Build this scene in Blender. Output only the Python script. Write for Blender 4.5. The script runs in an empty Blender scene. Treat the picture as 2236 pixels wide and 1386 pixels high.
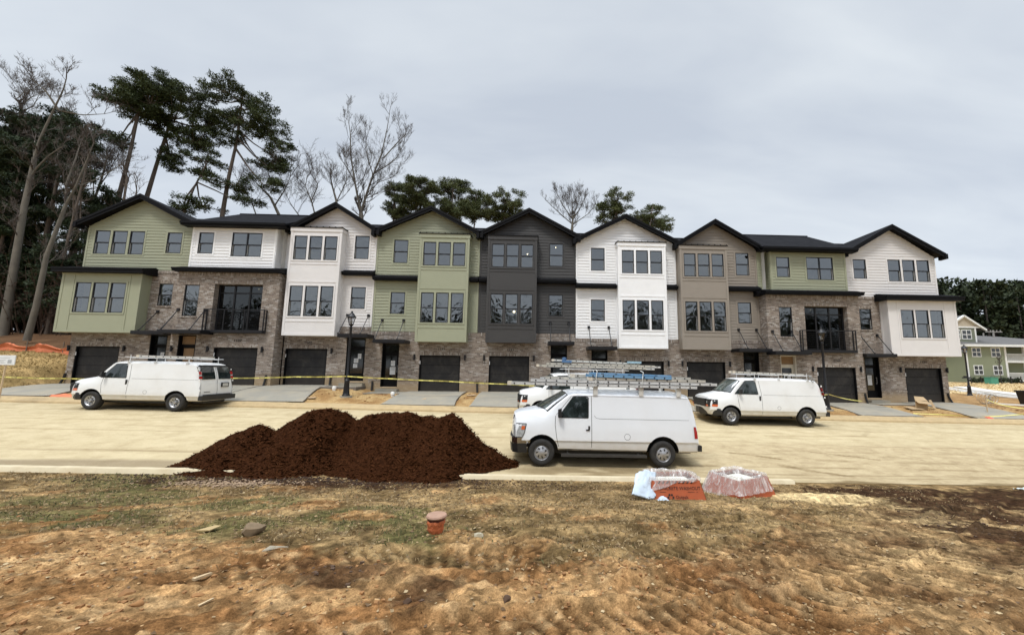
import bpy, math, random
import numpy as np
from mathutils import Matrix, Vector
R = math.radians
scn = bpy.context.scene
COL = scn.collection

# ---------------------------------------------------------------- camera
cam_d = bpy.data.cameras.new("camera")
cam = bpy.data.objects.new("camera", cam_d)
COL.objects.link(cam)
cam.matrix_world = Matrix(((0.99893819, -0.01479428, -0.0436306, 0.0),
                           (-0.04517367, -0.12857371, -0.99067055, -24.5),
                           (0.00904651, 0.9915896, -0.1291055, 0.0),
                           (0, 0, 0, 1)))
cam_d.sensor_fit = 'HORIZONTAL'
cam_d.sensor_width = 36.0
cam_d.lens = 870.0 / 2236.0 * 36.0
cam_d.shift_x = -88.04 / 2236.0
cam_d.clip_start = 0.05
cam_d.clip_end = 3000.0
scn.camera = cam

# ---------------------------------------------------------------- sky and sun (overcast)
SUN_EL, SUN_AZ = R(61), R(205)          # high sun veiled by cloud, behind the camera
world = bpy.data.worlds.new("World")
scn.world = world
world.use_nodes = True
nt = world.node_tree
nt.nodes.clear()
def wn(t, **k):
    n = nt.nodes.new(t)
    for a, b in k.items(): setattr(n, a, b)
    return n
def wm(op, a, b=None, c=None, clamp=False):
    n = wn('ShaderNodeMath', operation=op); n.use_clamp = clamp
    for i, s in enumerate((a, b, c)):
        if s is None: continue
        if isinstance(s, (int, float)): n.inputs[i].default_value = s
        else: nt.links.new(s, n.inputs[i])
    return n.outputs[0]
out = wn('ShaderNodeOutputWorld'); bg = wn('ShaderNodeBackground')
sky = wn('ShaderNodeTexSky', sky_type='NISHITA'); sky.sun_disc = False
sky.sun_elevation = SUN_EL; sky.sun_rotation = SUN_AZ
tc = wn('ShaderNodeTexCoord'); sp = wn('ShaderNodeSeparateXYZ')
nt.links.new(tc.outputs['Generated'], sp.inputs[0])
zc = wm('MAXIMUM', sp.outputs[2], 0.0)
den = wm('ADD', zc, 0.22)
cb = wn('ShaderNodeCombineXYZ')
nt.links.new(wm('DIVIDE', sp.outputs[0], den), cb.inputs[0])
nt.links.new(wm('DIVIDE', sp.outputs[1], den), cb.inputs[1])
def wnoise(scale, det, rough, sx=1, sy=1, rot=0.0, dist=0.0):
    mp = wn('ShaderNodeMapping'); mp.inputs['Scale'].default_value = (sx, sy, 1)
    mp.inputs['Rotation'].default_value = (0, 0, rot)
    nt.links.new(cb.outputs[0], mp.inputs[0])
    n = wn('ShaderNodeTexNoise'); n.inputs['Scale'].default_value = scale
    n.inputs['Detail'].default_value = det; n.inputs['Roughness'].default_value = rough
    n.inputs['Distortion'].default_value = dist
    nt.links.new(mp.outputs[0], n.inputs[0]); return n.outputs[0]
n1 = wnoise(0.9, 5, .55, 0.8, 1.8, R(-35), .4)
n2 = wnoise(2.6, 4, .5, 0.6, 1.6, R(-30), .5)
mixn = wm('ADD', wm('MULTIPLY', n1, .7), wm('MULTIPLY', n2, .3))
ramp = wn('ShaderNodeValToRGB')
ramp.color_ramp.elements[0].position = .36; ramp.color_ramp.elements[0].color = (.50, .55, .625, 1)
ramp.color_ramp.elements[1].position = .66; ramp.color_ramp.elements[1].color = (.685, .73, .77, 1)
nt.links.new(mixn, ramp.inputs[0])
# an overcast vault: brightest overhead, a pale band low down
hi = wm('SMOOTH_MIN', 1.0, wm('MULTIPLY', wm('MAXIMUM', wm('SUBTRACT', zc, .76), 0.0), 9.0), .1)
gain = wm('ADD', wm('ADD', 8.7, wm('MULTIPLY', wm('POWER', wm('SUBTRACT', 1.0, zc, clamp=True), 3.0), 1.3)), wm('MULTIPLY', hi, 30.0))
sc = wn('ShaderNodeVectorMath', operation='SCALE')
nt.links.new(ramp.outputs[0], sc.inputs[0]); nt.links.new(gain, sc.inputs['Scale'])
mx = wn('ShaderNodeMix', data_type='RGBA'); mx.inputs[0].default_value = .93
nt.links.new(sky.outputs[0], mx.inputs[6]); nt.links.new(sc.outputs[0], mx.inputs[7])
nt.links.new(mx.outputs[2], bg.inputs[0]); bg.inputs[1].default_value = 0.1
nt.links.new(bg.outputs[0], out.inputs[0])

sun_d = bpy.data.lights.new("sun", 'SUN'); sun_d.energy = 1.5; sun_d.angle = R(12)
sun_d.color = (1.0, .96, .90)
sun = bpy.data.objects.new("sun", sun_d); COL.objects.link(sun)
# direction the light travels
sdir = Vector((math.sin(SUN_AZ) * math.cos(SUN_EL), math.cos(SUN_AZ) * math.cos(SUN_EL), math.sin(SUN_EL)))
sun.rotation_euler = sdir.to_track_quat('Z', 'Y').to_euler()
sun.location = (0, -60, 60)

scn.view_settings.view_transform = 'Standard'
scn.view_settings.look = 'None'
scn.view_settings.exposure = 0.42
scn.view_settings.gamma = 1.0

# ---------------------------------------------------------------- noise and terrain
def _h(ix, iy, seed):
    n = (ix.astype(np.int64) * 374761393 + iy.astype(np.int64) * 668265263 + seed * 1442695041) & 0xffffffff
    n = ((n ^ (n >> 13)) * 1274126177) & 0xffffffff
    return ((n ^ (n >> 16)) & 0xffff) / 65535.0
def vn(x, y, s, seed=0):
    x = np.asarray(x, float) / s; y = np.asarray(y, float) / s
    ix = np.floor(x); iy = np.floor(y); fx = x - ix; fy = y - iy
    fx = fx * fx * (3 - 2 * fx); fy = fy * fy * (3 - 2 * fy)
    a = _h(ix, iy, seed); b = _h(ix + 1, iy, seed); c = _h(ix, iy + 1, seed); d = _h(ix + 1, iy + 1, seed)
    return (a * (1 - fx) + b * fx) * (1 - fy) + (c * (1 - fx) + d * fx) * fy
def fbm(x, y, s, o=4, seed=0):
    t = 0; a = 1; w = 0
    for i in range(o):
        t = t + a * vn(x + 17.3 * i, y - 9.1 * i, s, seed + i); w += a; a *= .5; s *= .5
    return t / w
def sm(t):
    t = np.clip(t, 0, 1); return t * t * (3 - 2 * t)
PROF = [(-400, -1.2), (-60, -1.4), (-30, -1.5), (-24.5, -1.62), (-22, -1.78), (-19, -2.12), (-16, -2.58), (-14.6, -2.72),
        (-12.8, -2.755), (-10, -2.50), (-6.9, -2.235), (-5.2, -2.10), (-4.5, -2.0), (0, -1.45), (8, -1.42), (30, -1.0), (45, -.8), (120, 2.5), (400, 4)]
PY = [p[0] for p in PROF]; PZ = [p[1] for p in PROF]
ZG = [-1.05, -1.05, -1.05, -1.37, -1.37, -1.60, -1.60, -1.85, -1.85]     # garage floors of the nine homes
UX = [-27.07, -20.8, -14.95, -9.88, -3.5, 2.53, 8.97, 14.27, 20.17, 26.34]
UXC = [(UX[i] + UX[i + 1]) / 2 for i in range(9)]
UZX = [v for i in range(9) for v in (UX[i] + .5, UX[i + 1] - .5)]; UZZ = [z for z in ZG for _ in (0, 1)]
def base_z(x, y):
    x = np.asarray(x, float); y = np.asarray(y, float)
    z = np.interp(y, PY, PZ) - .018 * np.clip(x, -60, 32)
    w = np.clip((y + 4.4) / 4.0, 0, 1) * (1 - sm((y - 10) / 10)) * sm((x + 31) / 3.) * (1 - sm((x - 27.5) / 3.))
    uz = np.interp(x, UZX, UZZ) - .06
    z = z * (1 - w) + uz * w
    bank = .29 * np.clip(y + 3.7, 0, 10.5) * sm((-27.0 - x) / 1.1)
    return z + bank
def tz(x, y): return float(base_z(x, y))

# ---------------------------------------------------------------- materials
MATS = {}
def newmat(name):
    m = bpy.data.materials.new(name); m.use_nodes = True
    t = m.node_tree; t.nodes.clear()
    o = t.nodes.new('ShaderNodeOutputMaterial'); b = t.nodes.new('ShaderNodeBsdfPrincipled')
    t.links.new(b.outputs[0], o.inputs[0])
    return m, t, b, o
class N:
    """small node helper"""
    def __init__(s, t): s.t = t
    def new(s, ty, **k):
        n = s.t.nodes.new(ty)
        for a, b in k.items(): setattr(n, a, b)
        return n
    def lk(s, a, b): s.t.links.new(a, b)
    def math(s, op, a, b=None, c=None, clamp=False):
        n = s.new('ShaderNodeMath', operation=op); n.use_clamp = clamp
        for i, v in enumerate((a, b, c)):
            if v is None: continue
            if isinstance(v, (int, float)): n.inputs[i].default_value = v
            else: s.lk(v, n.inputs[i])
        return n.outputs[0]
    def mix(s, f, a, b, blend='MIX'):
        n = s.new('ShaderNodeMix', data_type='RGBA', blend_type=blend)
        for i, v in ((0, f), (6, a), (7, b)):
            if isinstance(v, (int, float)): n.inputs[i].default_value = v
            elif isinstance(v, tuple): n.inputs[i].default_value = (*v[:3], 1)
            else: s.lk(v, n.inputs[i])
        return n.outputs[2]
    def noise(s, vec, scale, det=3, rough=.5, dist=0.0):
        n = s.new('ShaderNodeTexNoise'); n.inputs['Scale'].default_value = scale
        n.inputs['Detail'].default_value = det; n.inputs['Roughness'].default_value = rough
        n.inputs['Distortion'].default_value = dist
        if vec is not None: s.lk(vec, n.inputs[0])
        return n.outputs[0]
    def ramp(s, f, stops, interp='LINEAR'):
        n = s.new('ShaderNodeValToRGB'); cr = n.color_ramp; cr.interpolation = interp
        while len(cr.elements) > 1: cr.elements.remove(cr.elements[0])
        cr.elements[0].position = stops[0][0]; cr.elements[0].color = (*stops[0][1][:3], 1)
        for p, c in stops[1:]:
            e = cr.elements.new(p); e.color = (*c[:3], 1)
        s.lk(f, n.inputs[0]); return n.outputs[0]
    def mapping(s, vec, scale=(1, 1, 1), rot=(0, 0, 0), loc=(0, 0, 0)):
        n = s.new('ShaderNodeMapping'); n.inputs['Scale'].default_value = scale
        n.inputs['Rotation'].default_value = rot; n.inputs['Location'].default_value = loc
        s.lk(vec, n.inputs[0]); return n.outputs[0]
    def pos(s): return s.new('ShaderNodeNewGeometry').outputs['Position']
    def obj(s): return s.new('ShaderNodeTexCoord').outputs['Object']
    def bump(s, h, strength, dist, bsdf):
        n = s.new('ShaderNodeBump'); n.inputs['Strength'].default_value = strength
        n.inputs['Distance'].default_value = dist
        s.lk(h, n.inputs['Height']); s.lk(n.outputs[0], bsdf.inputs['Normal']); return n
def mulc(c, k): return tuple(min(1, v * k) for v in c)
def M(name, col, rough=.6, metal=0., var=.12, vs=3., bump=0., bs=30., spec=None, coat=0., world=False, dirt=None, dirt_s=1.5, dirt_a=.4, low=None):
    if name in MATS: return MATS[name]
    m, t, b, o = newmat(name); n = N(t)
    vec = n.pos() if world else n.obj()
    nz = n.noise(vec, vs, 4, .6)
    c = n.mix(nz, mulc(col, 1 - var * 1.6), mulc(col, 1 + var * 1.6))
    if dirt:
        dz = n.math('MULTIPLY', n.math('SUBTRACT', n.noise(vec, dirt_s, 5, .65), .45, clamp=True), 4 * dirt_a, clamp=True)
        c = n.mix(dz, c, dirt)
    if low:
        sz = n.new('ShaderNodeSeparateXYZ'); n.lk(n.obj(), sz.inputs[0])
        lo = n.math('MULTIPLY', n.math('SUBTRACT', n.math('ADD', .62, n.math('MULTIPLY', n.noise(vec, 3.5, 5, .7), .35)), sz.outputs[2], clamp=True), 1.5, clamp=True)
        c = n.mix(lo, c, low)
    t.links.new(c, b.inputs['Base Color'])
    b.inputs['Roughness'].default_value = rough; b.inputs['Metallic'].default_value = metal
    if spec is not None: b.inputs['Specular IOR Level'].default_value = spec
    if coat: b.inputs['Coat Weight'].default_value = coat; b.inputs['Coat Roughness'].default_value = .08
    if bump: n.bump(n.noise(vec, bs, 4, .6), bump, .01, b)
    MATS[name] = m; return m
def emit(name, col, k):
    if name in MATS: return MATS[name]
    m = bpy.data.materials.new(name); m.use_nodes = True; t = m.node_tree; t.nodes.clear()
    o = t.nodes.new('ShaderNodeOutputMaterial'); e = t.nodes.new('ShaderNodeEmission')
    e.inputs[0].default_value = (*col, 1); e.inputs[1].default_value = k
    t.links.new(e.outputs[0], o.inputs[0]); MATS[name] = m; return m

def brick_mat(name, soldier=False):
    m, t, b, o = newmat(name); n = N(t)
    p = n.new('ShaderNodeSeparateXYZ'); n.lk(n.pos(), p.inputs[0])
    u = n.math('ADD', p.outputs[0], p.outputs[1])
    c = n.new('ShaderNodeCombineXYZ')
    if soldier: n.lk(p.outputs[2], c.inputs[0]); n.lk(u, c.inputs[1])
    else: n.lk(u, c.inputs[0]); n.lk(p.outputs[2], c.inputs[1])
    br = n.new('ShaderNodeTexBrick'); n.lk(c.outputs[0], br.inputs[0])
    br.inputs['Scale'].default_value = 1.0
    br.inputs['Brick Width'].default_value = .2; br.inputs['Row Height'].default_value = .075
    br.offset = .5; uu, vv = (p.outputs[2], u) if soldier else (u, p.outputs[2])
    row = n.math('FLOOR', n.math('DIVIDE', vv, .075)); cell = n.math('FLOOR', n.math('ADD', n.math('DIVIDE', uu, .2), n.math('MULTIPLY', n.math('FLOORED_MODULO', row, 2.0), .5)))
    cc = n.new('ShaderNodeCombineXYZ'); n.lk(row, cc.inputs[0]); n.lk(cell, cc.inputs[1]); wnz = n.new('ShaderNodeTexWhiteNoise', noise_dimensions='2D'); n.lk(cc.outputs[0], wnz.inputs[0])
    br.inputs['Mortar Size'].default_value = .006; br.inputs['Mortar Smooth'].default_value = .3
    br.inputs['Bias'].default_value = 0.0
    br.inputs['Color1'].default_value = (0, 0, 0, 1); br.inputs['Color2'].default_value = (1, 1, 1, 1)
    br.inputs['Mortar'].default_value = (.5, .5, .5, 1)
    tones = n.ramp(wnz.outputs[0], [(0, (.10, .068, .050)), (.14, (.155, .105, .075)), (.32, (.25, .185, .138)), (.5, (.34, .27, .212)),
                                         (.68, (.30, .222, .168)), (.82, (.42, .355, .29)), (.93, (.55, .50, .44))])
    mott = n.noise(n.pos(), 11, 4, .7)
    tones = n.mix(n.math('MULTIPLY', n.math('SUBTRACT', mott, .42, clamp=True), 2.2, clamp=True), tones, (.43, .38, .32))
    big = n.noise(n.pos(), .7, 3, .6)
    tones = n.mix(n.math('MULTIPLY', big, .35), tones, (.27, .20, .145), 'MIX')
    tones = n.mix(1.0, tones, (.84, .86, .90), 'MULTIPLY'); col = n.mix(br.outputs['Fac'], tones, (.30, .285, .26))
    # clay splashed on the lowest courses by rain
    oz = n.new('ShaderNodeSeparateXYZ'); n.lk(n.obj(), oz.inputs[0])
    h = n.math('ADD', oz.outputs[2], n.math('MULTIPLY', n.noise(n.pos(), 2.5, 4, .6), -.35))
    mud = n.math('SUBTRACT', 1.0, n.math('MULTIPLY', n.math('ADD', h, -.12), 2.2, clamp=True), clamp=True)
    col = n.mix(n.math('MULTIPLY', mud, .75), col, (.40, .29, .165))
    n.lk(col, b.inputs['Base Color']); b.inputs['Roughness'].default_value = .85
    hh = n.math('SUBTRACT', n.math('MULTIPLY', mott, .4), br.outputs['Fac'])
    n.bump(hh, .7, .012, b)
    MATS[name] = m; return m
BRICK = brick_mat('tumbled brick'); SOLD = brick_mat('soldier brick', True)

def siding_mat(name, col):
    m, t, b, o = newmat(name); n = N(t)
    st = n.mapping(n.pos(), (1.2, 1.2, 14))
    a = n.noise(st, 1.6, 4, .6); g = n.noise(n.mapping(n.pos(), (1, 1, .35)), 1.1, 4, .65)
    c = n.mix(a, mulc(col, .93), mulc(col, 1.06))
    c = n.mix(n.math('MULTIPLY', n.math('SUBTRACT', g, .5, clamp=True), .9), c, mulc(col, .78))
    n.lk(c, b.inputs['Base Color']); b.inputs['Roughness'].default_value = .55
    n.bump(n.noise(n.mapping(n.pos(), (6, 6, 60)), 3, 3, .6), .12, .004, b)
    MATS[name] = m; return m
def shingle_mat():
    m, t, b, o = newmat('charcoal shingles'); n = N(t)
    p = n.new('ShaderNodeSeparateXYZ'); n.lk(n.pos(), p.inputs[0])
    c = n.new('ShaderNodeCombineXYZ'); n.lk(n.math('ADD', p.outputs[0], n.math('MULTIPLY', p.outputs[1], .3)), c.inputs[0])
    n.lk(n.math('MULTIPLY', p.outputs[2], 2.2), c.inputs[1])
    br = n.new('ShaderNodeTexBrick'); n.lk(c.outputs[0], br.inputs[0])
    br.inputs['Scale'].default_value = 1; br.inputs['Brick Width'].default_value = .3; br.inputs['Row Height'].default_value = .14
    br.inputs['Mortar Size'].default_value = .008
    br.inputs['Color1'].default_value = (.007, .0073, .009, 1); br.inputs['Color2'].default_value = (.020, .0205, .0235, 1)
    br.inputs['Mortar'].default_value = (.012, .012, .013, 1)
    c2 = n.mix(n.noise(n.pos(), 40, 3, .7), br.outputs[0], (.022, .022, .025))
    c2 = n.mix(.5, br.outputs[0], c2)
    n.lk(c2, b.inputs['Base Color']); b.inputs['Roughness'].default_value = .95
    b.inputs['Specular IOR Level'].default_value = .05
    n.bump(br.outputs['Fac'], -.4, .01, b)
    return m
SHING = shingle_mat()
BLACK = M('black painted trim', (.0045, .0045, .0055), .6, var=.15, bump=.1, spec=.15)
BLKMETAL = M('black metal', (.010, .010, .012), .42, .0, var=.2, spec=.4)
FRAME = M('black vinyl window frame', (.012, .012, .014), .4, spec=.4)
LINER = M('pale sash track', (.55, .55, .53), .5)
DRY = M('drywall', (.62, .61, .58), .8)
INFLOOR = M('interior floor', (.30, .24, .17), .7)
COLS = {'sage': (.318, .332, .232), 'white': (.86, .865, .87), 'greige': (.72, .70, .69), 'charcoal': (.046, .044, .043), 'taupe': (.275, .240, .200)}
SID = {k: siding_mat(k + ' lap siding', v) for k, v in COLS.items()}
TRM = {k: M(k + ' painted trim', mulc(v, 1.06), .5, var=.04, vs=1.5, world=True) for k, v in COLS.items()}

def glass_mat(name='window glass', tint=(.46, .50, .48), amp=.38, refl=.14):
    m = bpy.data.materials.new(name); m.use_nodes = True; t = m.node_tree; t.nodes.clear(); n = N(t)
    o = n.new('ShaderNodeOutputMaterial'); tr = n.new('ShaderNodeBsdfTransparent'); gl = n.new('ShaderNodeBsdfGlossy')
    tr.inputs[0].default_value = (*tint, 1); gl.inputs['Roughness'].default_value = .015
    gl.inputs[0].default_value = (.95, .98, 1, 1)
    fr = n.new('ShaderNodeFresnel'); fr.inputs[0].default_value = 1.52
    f = n.math('ADD', n.math('MULTIPLY', fr.outputs[0], 1.6), refl, clamp=True)
    bu = n.new('ShaderNodeBump'); bu.inputs['Strength'].default_value = amp; bu.inputs['Distance'].default_value = .03
    h = n.noise(n.pos(), 1.7, 2, .5, 1.2); n.lk(h, bu.inputs['Height']); n.lk(bu.outputs[0], gl.inputs['Normal'])
    mx_ = n.new('ShaderNodeMixShader'); n.lk(f, mx_.inputs[0]); n.lk(tr.outputs[0], mx_.inputs[1]); n.lk(gl.outputs[0], mx_.inputs[2])
    n.lk(mx_.outputs[0], o.inputs[0]); MATS[name] = m; return m
GLASS = glass_mat()
VGLASS = glass_mat('van glass', (.10, .13, .12), .12, .06)
VANW = M('white van paint', (.78, .80, .825), .28, var=.03, vs=1.2, spec=.5, coat=.5, dirt=(.55, .50, .42), dirt_s=1.1, dirt_a=.08, low=(.50, .42, .30))
VANW2 = M('dusty white van paint', (.78, .785, .78), .32, var=.04, vs=1.5, spec=.5, coat=.4, dirt=(.52, .45, .35), dirt_s=1.3, dirt_a=.15, low=(.48, .40, .27))
TYRE = M('dusty tyre rubber', (.022, .021, .020), .85, var=.3, vs=8, dirt=(.12, .10, .075), dirt_s=6, dirt_a=.2)
RIM = M('silver wheel', (.42, .42, .43), .35, .6, var=.1)
DKPL = M('black plastic', (.014, .014, .015), .5, var=.2, dirt=(.08, .07, .055), dirt_s=5, dirt_a=.1)
CHROME = M('chrome', (.55, .56, .58), .2, 1.0, var=.1)
ALU = M('aluminium', (.62, .625, .62), .45, .15, var=.15, vs=6)
RED = M('red lens', (.35, .012, .012), .25, coat=.6)
AMBER = M('amber lens', (.62, .13, .035), .25, coat=.6)
LAMPG = M('clear lens', (.36, .37, .37), .12, var=.5, vs=16, coat=.8)

# ---------------------------------------------------------------- mesh builder
OFF = {}
class MB:
    def __init__(s): s.v = []; s.f = []; s.m = []
    def add(s, vs, fs, mi=0):
        b = len(s.v); s.v += [tuple(map(float, p)) for p in vs]
        for f in fs: s.f.append(tuple(i + b for i in f)); s.m.append(mi)
    def box(s, x0, x1, y0, y1, z0, z1, mi=0):
        if x0 > x1: x0, x1 = x1, x0
        if y0 > y1: y0, y1 = y1, y0
        if z0 > z1: z0, z1 = z1, z0
        s.add([(x0, y0, z0), (x1, y0, z0), (x1, y1, z0), (x0, y1, z0), (x0, y0, z1), (x1, y0, z1), (x1, y1, z1), (x0, y1, z1)],
              [(0, 3, 2, 1), (4, 5, 6, 7), (0, 1, 5, 4), (1, 2, 6, 5), (2, 3, 7, 6), (3, 0, 4, 7)], mi)
        return s
    def quad(s, a, b, c, d, mi=0): s.add([a, b, c, d], [(0, 1, 2, 3)], mi); return s
    def slab(s, q, th, mi=0, mi2=None):
        q = [Vector(p) for p in q]; n = (q[1] - q[0]).cross(q[2] - q[0]).normalized()
        if n.z < 0: q = q[::-1]; n = -n
        lo = [p - n * th for p in q]; k = len(q)
        s.add(q, [tuple(range(k))], mi)
        s.add(lo, [tuple(range(k))[::-1]], mi if mi2 is None else mi2)
        for i in range(k):
            j = (i + 1) % k; s.add([q[i], lo[i], lo[j], q[j]], [(0, 1, 2, 3)], mi if mi2 is None else mi2)
        return s
    def bar(s, p, q, w, h, mi=0, up=(0, 0, 1)):
        p = Vector(p); q = Vector(q); d = (q - p).normalized(); up = Vector(up)
        sd = d.cross(up)
        if sd.length < 1e-4: sd = d.cross(Vector((0, 1, 0)))
        sd.normalize(); u = sd.cross(d)
        vs = [a + sd * (w / 2 * i) + u * (h / 2 * j) for a in (p, q) for i, j in ((-1, -1), (1, -1), (1, 1), (-1, 1))]
        s.add(vs, [(0, 1, 2, 3), (7, 6, 5, 4), (0, 4, 5, 1), (1, 5, 6, 2), (2, 6, 7, 3), (3, 7, 4, 0)], mi); return s
    def tube(s, pts, rad, n=6, mi=0, cap=True):
        pts = [Vector(p) for p in pts]
        if isinstance(rad, (int, float)): rad = [rad] * len(pts)
        rings = []; ref = None
        for i, p in enumerate(pts):
            d = (pts[min(i + 1, len(pts) - 1)] - pts[max(i - 1, 0)])
            d = d.normalized() if d.length > 1e-9 else Vector((0, 0, 1))
            if ref is None: ref = Vector((1, 0, 0)) if abs(d.x) < .8 else Vector((0, 1, 0))
            a = (ref - d * ref.dot(d)).normalized(); b = d.cross(a); ref = a
            rings.append([p + (a * math.cos(2 * math.pi * k / n) + b * math.sin(2 * math.pi * k / n)) * rad[i] for k in range(n)])
        vs = [v for r in rings for v in r]; fs = []
        for i in range(len(rings) - 1):
            for k in range(n):
                k2 = (k + 1) % n; fs.append((i * n + k, i * n + k2, (i + 1) * n + k2, (i + 1) * n + k))
        if cap: fs.append(tuple(range(n))[::-1]); fs.append(tuple((len(rings) - 1) * n + k for k in range(n)))
        s.add(vs, fs, mi); return s
    def lathe(s, prof, n=16, c=(0, 0, 0), axis='z', mi=0, wob=None):
        vs = []; fs = []
        for i, (r, z) in enumerate(prof):
            for k in range(n):
                a = 2 * math.pi * k / n; rr = r * (wob(a, z) if wob else 1)
                if axis == 'z': p = (c[0] + rr * math.cos(a), c[1] + rr * math.sin(a), c[2] + z)
                else: p = (c[0] + rr * math.cos(a), c[1] + z, c[2] + rr * math.sin(a))
                vs.append(p)
        for i in range(len(prof) - 1):
            for k in range(n):
                k2 = (k + 1) % n; f = (i * n + k, i * n + k2, (i + 1) * n + k2, (i + 1) * n + k)
                fs.append(f if axis == 'z' else f[::-1])
        s.add(vs, fs, mi); return s
    def build(s, name, mats, parent=None, smooth=None, sub=None):
        me = bpy.data.meshes.new(name)
        off = OFF.get(parent.name, (0, 0, 0)) if parent else (0, 0, 0)
        v = [(a - off[0], b - off[1], c - off[2]) for a, b, c in s.v] if parent else s.v
        me.from_pydata(v, [], s.f)
        mats = mats if isinstance(mats, (list, tuple)) else [mats]
        for m in mats: me.materials.append(m)
        if len(mats) > 1: me.polygons.foreach_set('material_index', s.m)
        if smooth:
            me.shade_smooth()
            if smooth is not True: me.set_sharp_from_angle(angle=R(smooth))
        me.update()
        o = bpy.data.objects.new(name, me); COL.objects.link(o)
        if parent: o.parent = parent; OFF[o.name] = off
        return o
def tag(o, label=None, cat=None, group=None, kind=None):
    if label: o['label'] = label
    if cat: o['category'] = cat
    if group: o['group'] = group
    if kind: o['kind'] = kind
    return o
def thing(name, label, cat, loc=(0, 0, 0), rz=0, group=None):
    o = bpy.data.objects.new(name, None); COL.objects.link(o); o.location = loc; o.rotation_euler = (0, 0, rz)
    o.empty_display_size = .3
    OFF[o.name] = tuple(loc); return tag(o, label, cat, group)
def kids(o): return [c for c in bpy.data.objects if c.parent == o]
def copy_tree(o, parent=None):
    c = o.copy(); COL.objects.link(c); c.parent = parent
    for ch in list(o.children): copy_tree(ch, c)
    return c

# ---------------------------------------------------------------- ground
def polydist(x, y, P):
    best = np.full(x.shape, 1e9); arc = np.zeros(x.shape); side = np.zeros(x.shape); s0 = 0
    for (ax, ay), (bx, by) in zip(P[:-1], P[1:]):
        dx, dy = bx - ax, by - ay; L = math.hypot(dx, dy)
        t = np.clip(((x - ax) * dx + (y - ay) * dy) / L / L, 0, 1)
        ex = x - ax - t * dx; ey = y - ay - t * dy; d = np.hypot(ex, ey)
        m = d < best; best = np.where(m, d, best); arc = np.where(m, s0 + t * L, arc)
        side = np.where(m, np.sign(dx * ey - dy * ex), side); s0 += L
    return best, arc, side * best
TRACKS = [([(-3.2, -20.35), (-1.4, -19.8), (0.6, -20.15), (3.2, -19.3), (6, -17.6), (9.2, -15.4)], .30, .16),
          ([(-.8, -21.5), (2.0, -21.2), (4.4, -20.3), (7.2, -18.5), (10.5, -16.1)], .32, .16),
          ([(1.0, -20.75), (3.2, -20.15), (5.4, -18.9), (8.2, -17.0)], .26, .16),
          ([(3.0, -21.9), (5.4, -21.1), (8.0, -19.2), (12, -17.2)], .34, .17),
          ([(.2, -19.2), (2.6, -18.5), (4.6, -17.4), (7.2, -15.9)], .26, .15),
          ([(2.6, -17.9), (4.6, -16.8), (6.6, -16.2)], .2, .14),
          ([(-.9, -17.9), (-.4, -18.9), (.2, -19.9)], .17, .13),
          ([(-1.6, -17.6), (-.9, -17.25), (-.3, -17.3)], .22, .11)]
CLX = [-16, -12, -8, -5, -3, -1.5, 0, 1.5, 3, 4.5, 6, 8, 11, 16]
CLY = [-17.5, -18.3, -18.9, -19.3, -19.55, -19.85, -20.05, -19.8, -19.2, -18.2, -17.0, -16.3, -15.6, -15]
def fields(x, y):
    """masks of the foreground: bare clay, sand, dark soil, tracks"""
    n1 = fbm(x, y, 1.3, 4, 3); n2 = fbm(x, y, .5, 3, 11)
    edge = np.interp(x, CLX, CLY) + (n1 - .5) * 1.5 + (n2 - .5) * .5
    edge = edge + (fbm(x, y, .16, 3, 13) - .5) * .7
    clay = sm((edge - y) / .35 + .5)
    patch = sm((fbm(x, y, .9, 3, 41) - .62) * 9)
    clay = np.maximum(clay, patch * sm((-14.3 - y)) * .8)
    sand = sm((1.15 - np.hypot((x - 6.4) / 1.35, (y + 15.75) / .62)) * 2.2 + (n2 - .5))
    sand = np.maximum(sand, sm((n1 - .48) * 7) * sm((x - 3.0) / 2) * sm((-15.2 - y) / 1.5) * .5)
    dk = 0; n3 = fbm(x, y, .13, 3, 14)
    for cx, cy, rx, ry, a in [(8.6, -14.9, 2.9, .75, 1), (9.0, -16.2, 2.0, 1.1, 1), (11.2, -15.8, 2.8, 1.6, 1), (8.3, -17.4, 1.5, 1.3, 1), (7.0, -17.4, 1.0, .6, .7), (7.0, -18.8, 1.1, 1.0, 1), (5.8, -19.9, .8, .6, .7), (3.3, -19.6, 1.2, .45, .5), (4.8, -18.9, 1.3, .5, .5), (2.2, -20.2, .7, .3, .45), (-5.0, -14.8, 4.2, .75, .95),
                              (-2.2, -14.6, 1.6, .5, .7), (-4.4, -15.7, .45, .4, .7), (-6.6, -15.2, .6, .4, .6), (-1.75, -20.25, .42, .4, .8), (-.85, -20.75, .28, .45, .75), (-2.3, -20.0, .2, .2, .5),
                              (-3.6, -19.1, .3, .2, .3), (2.0, -20.6, .4, .25, .5), (3.4, -20.6, .35, .3, .45), (1.2, -15.0, 2.5, .35, .35), (5.6, -19.6, .8, .5, .35)]:
        d = np.hypot((x - cx) / rx, (y - cy) / ry)
        dk = np.maximum(dk, a * sm((1.0 - d) * 1.9 + .15 + (n2 - .5) * 1.6 + (n3 - .5) * 2.2))
    return clay, sand, dk, n1, n2
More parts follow.
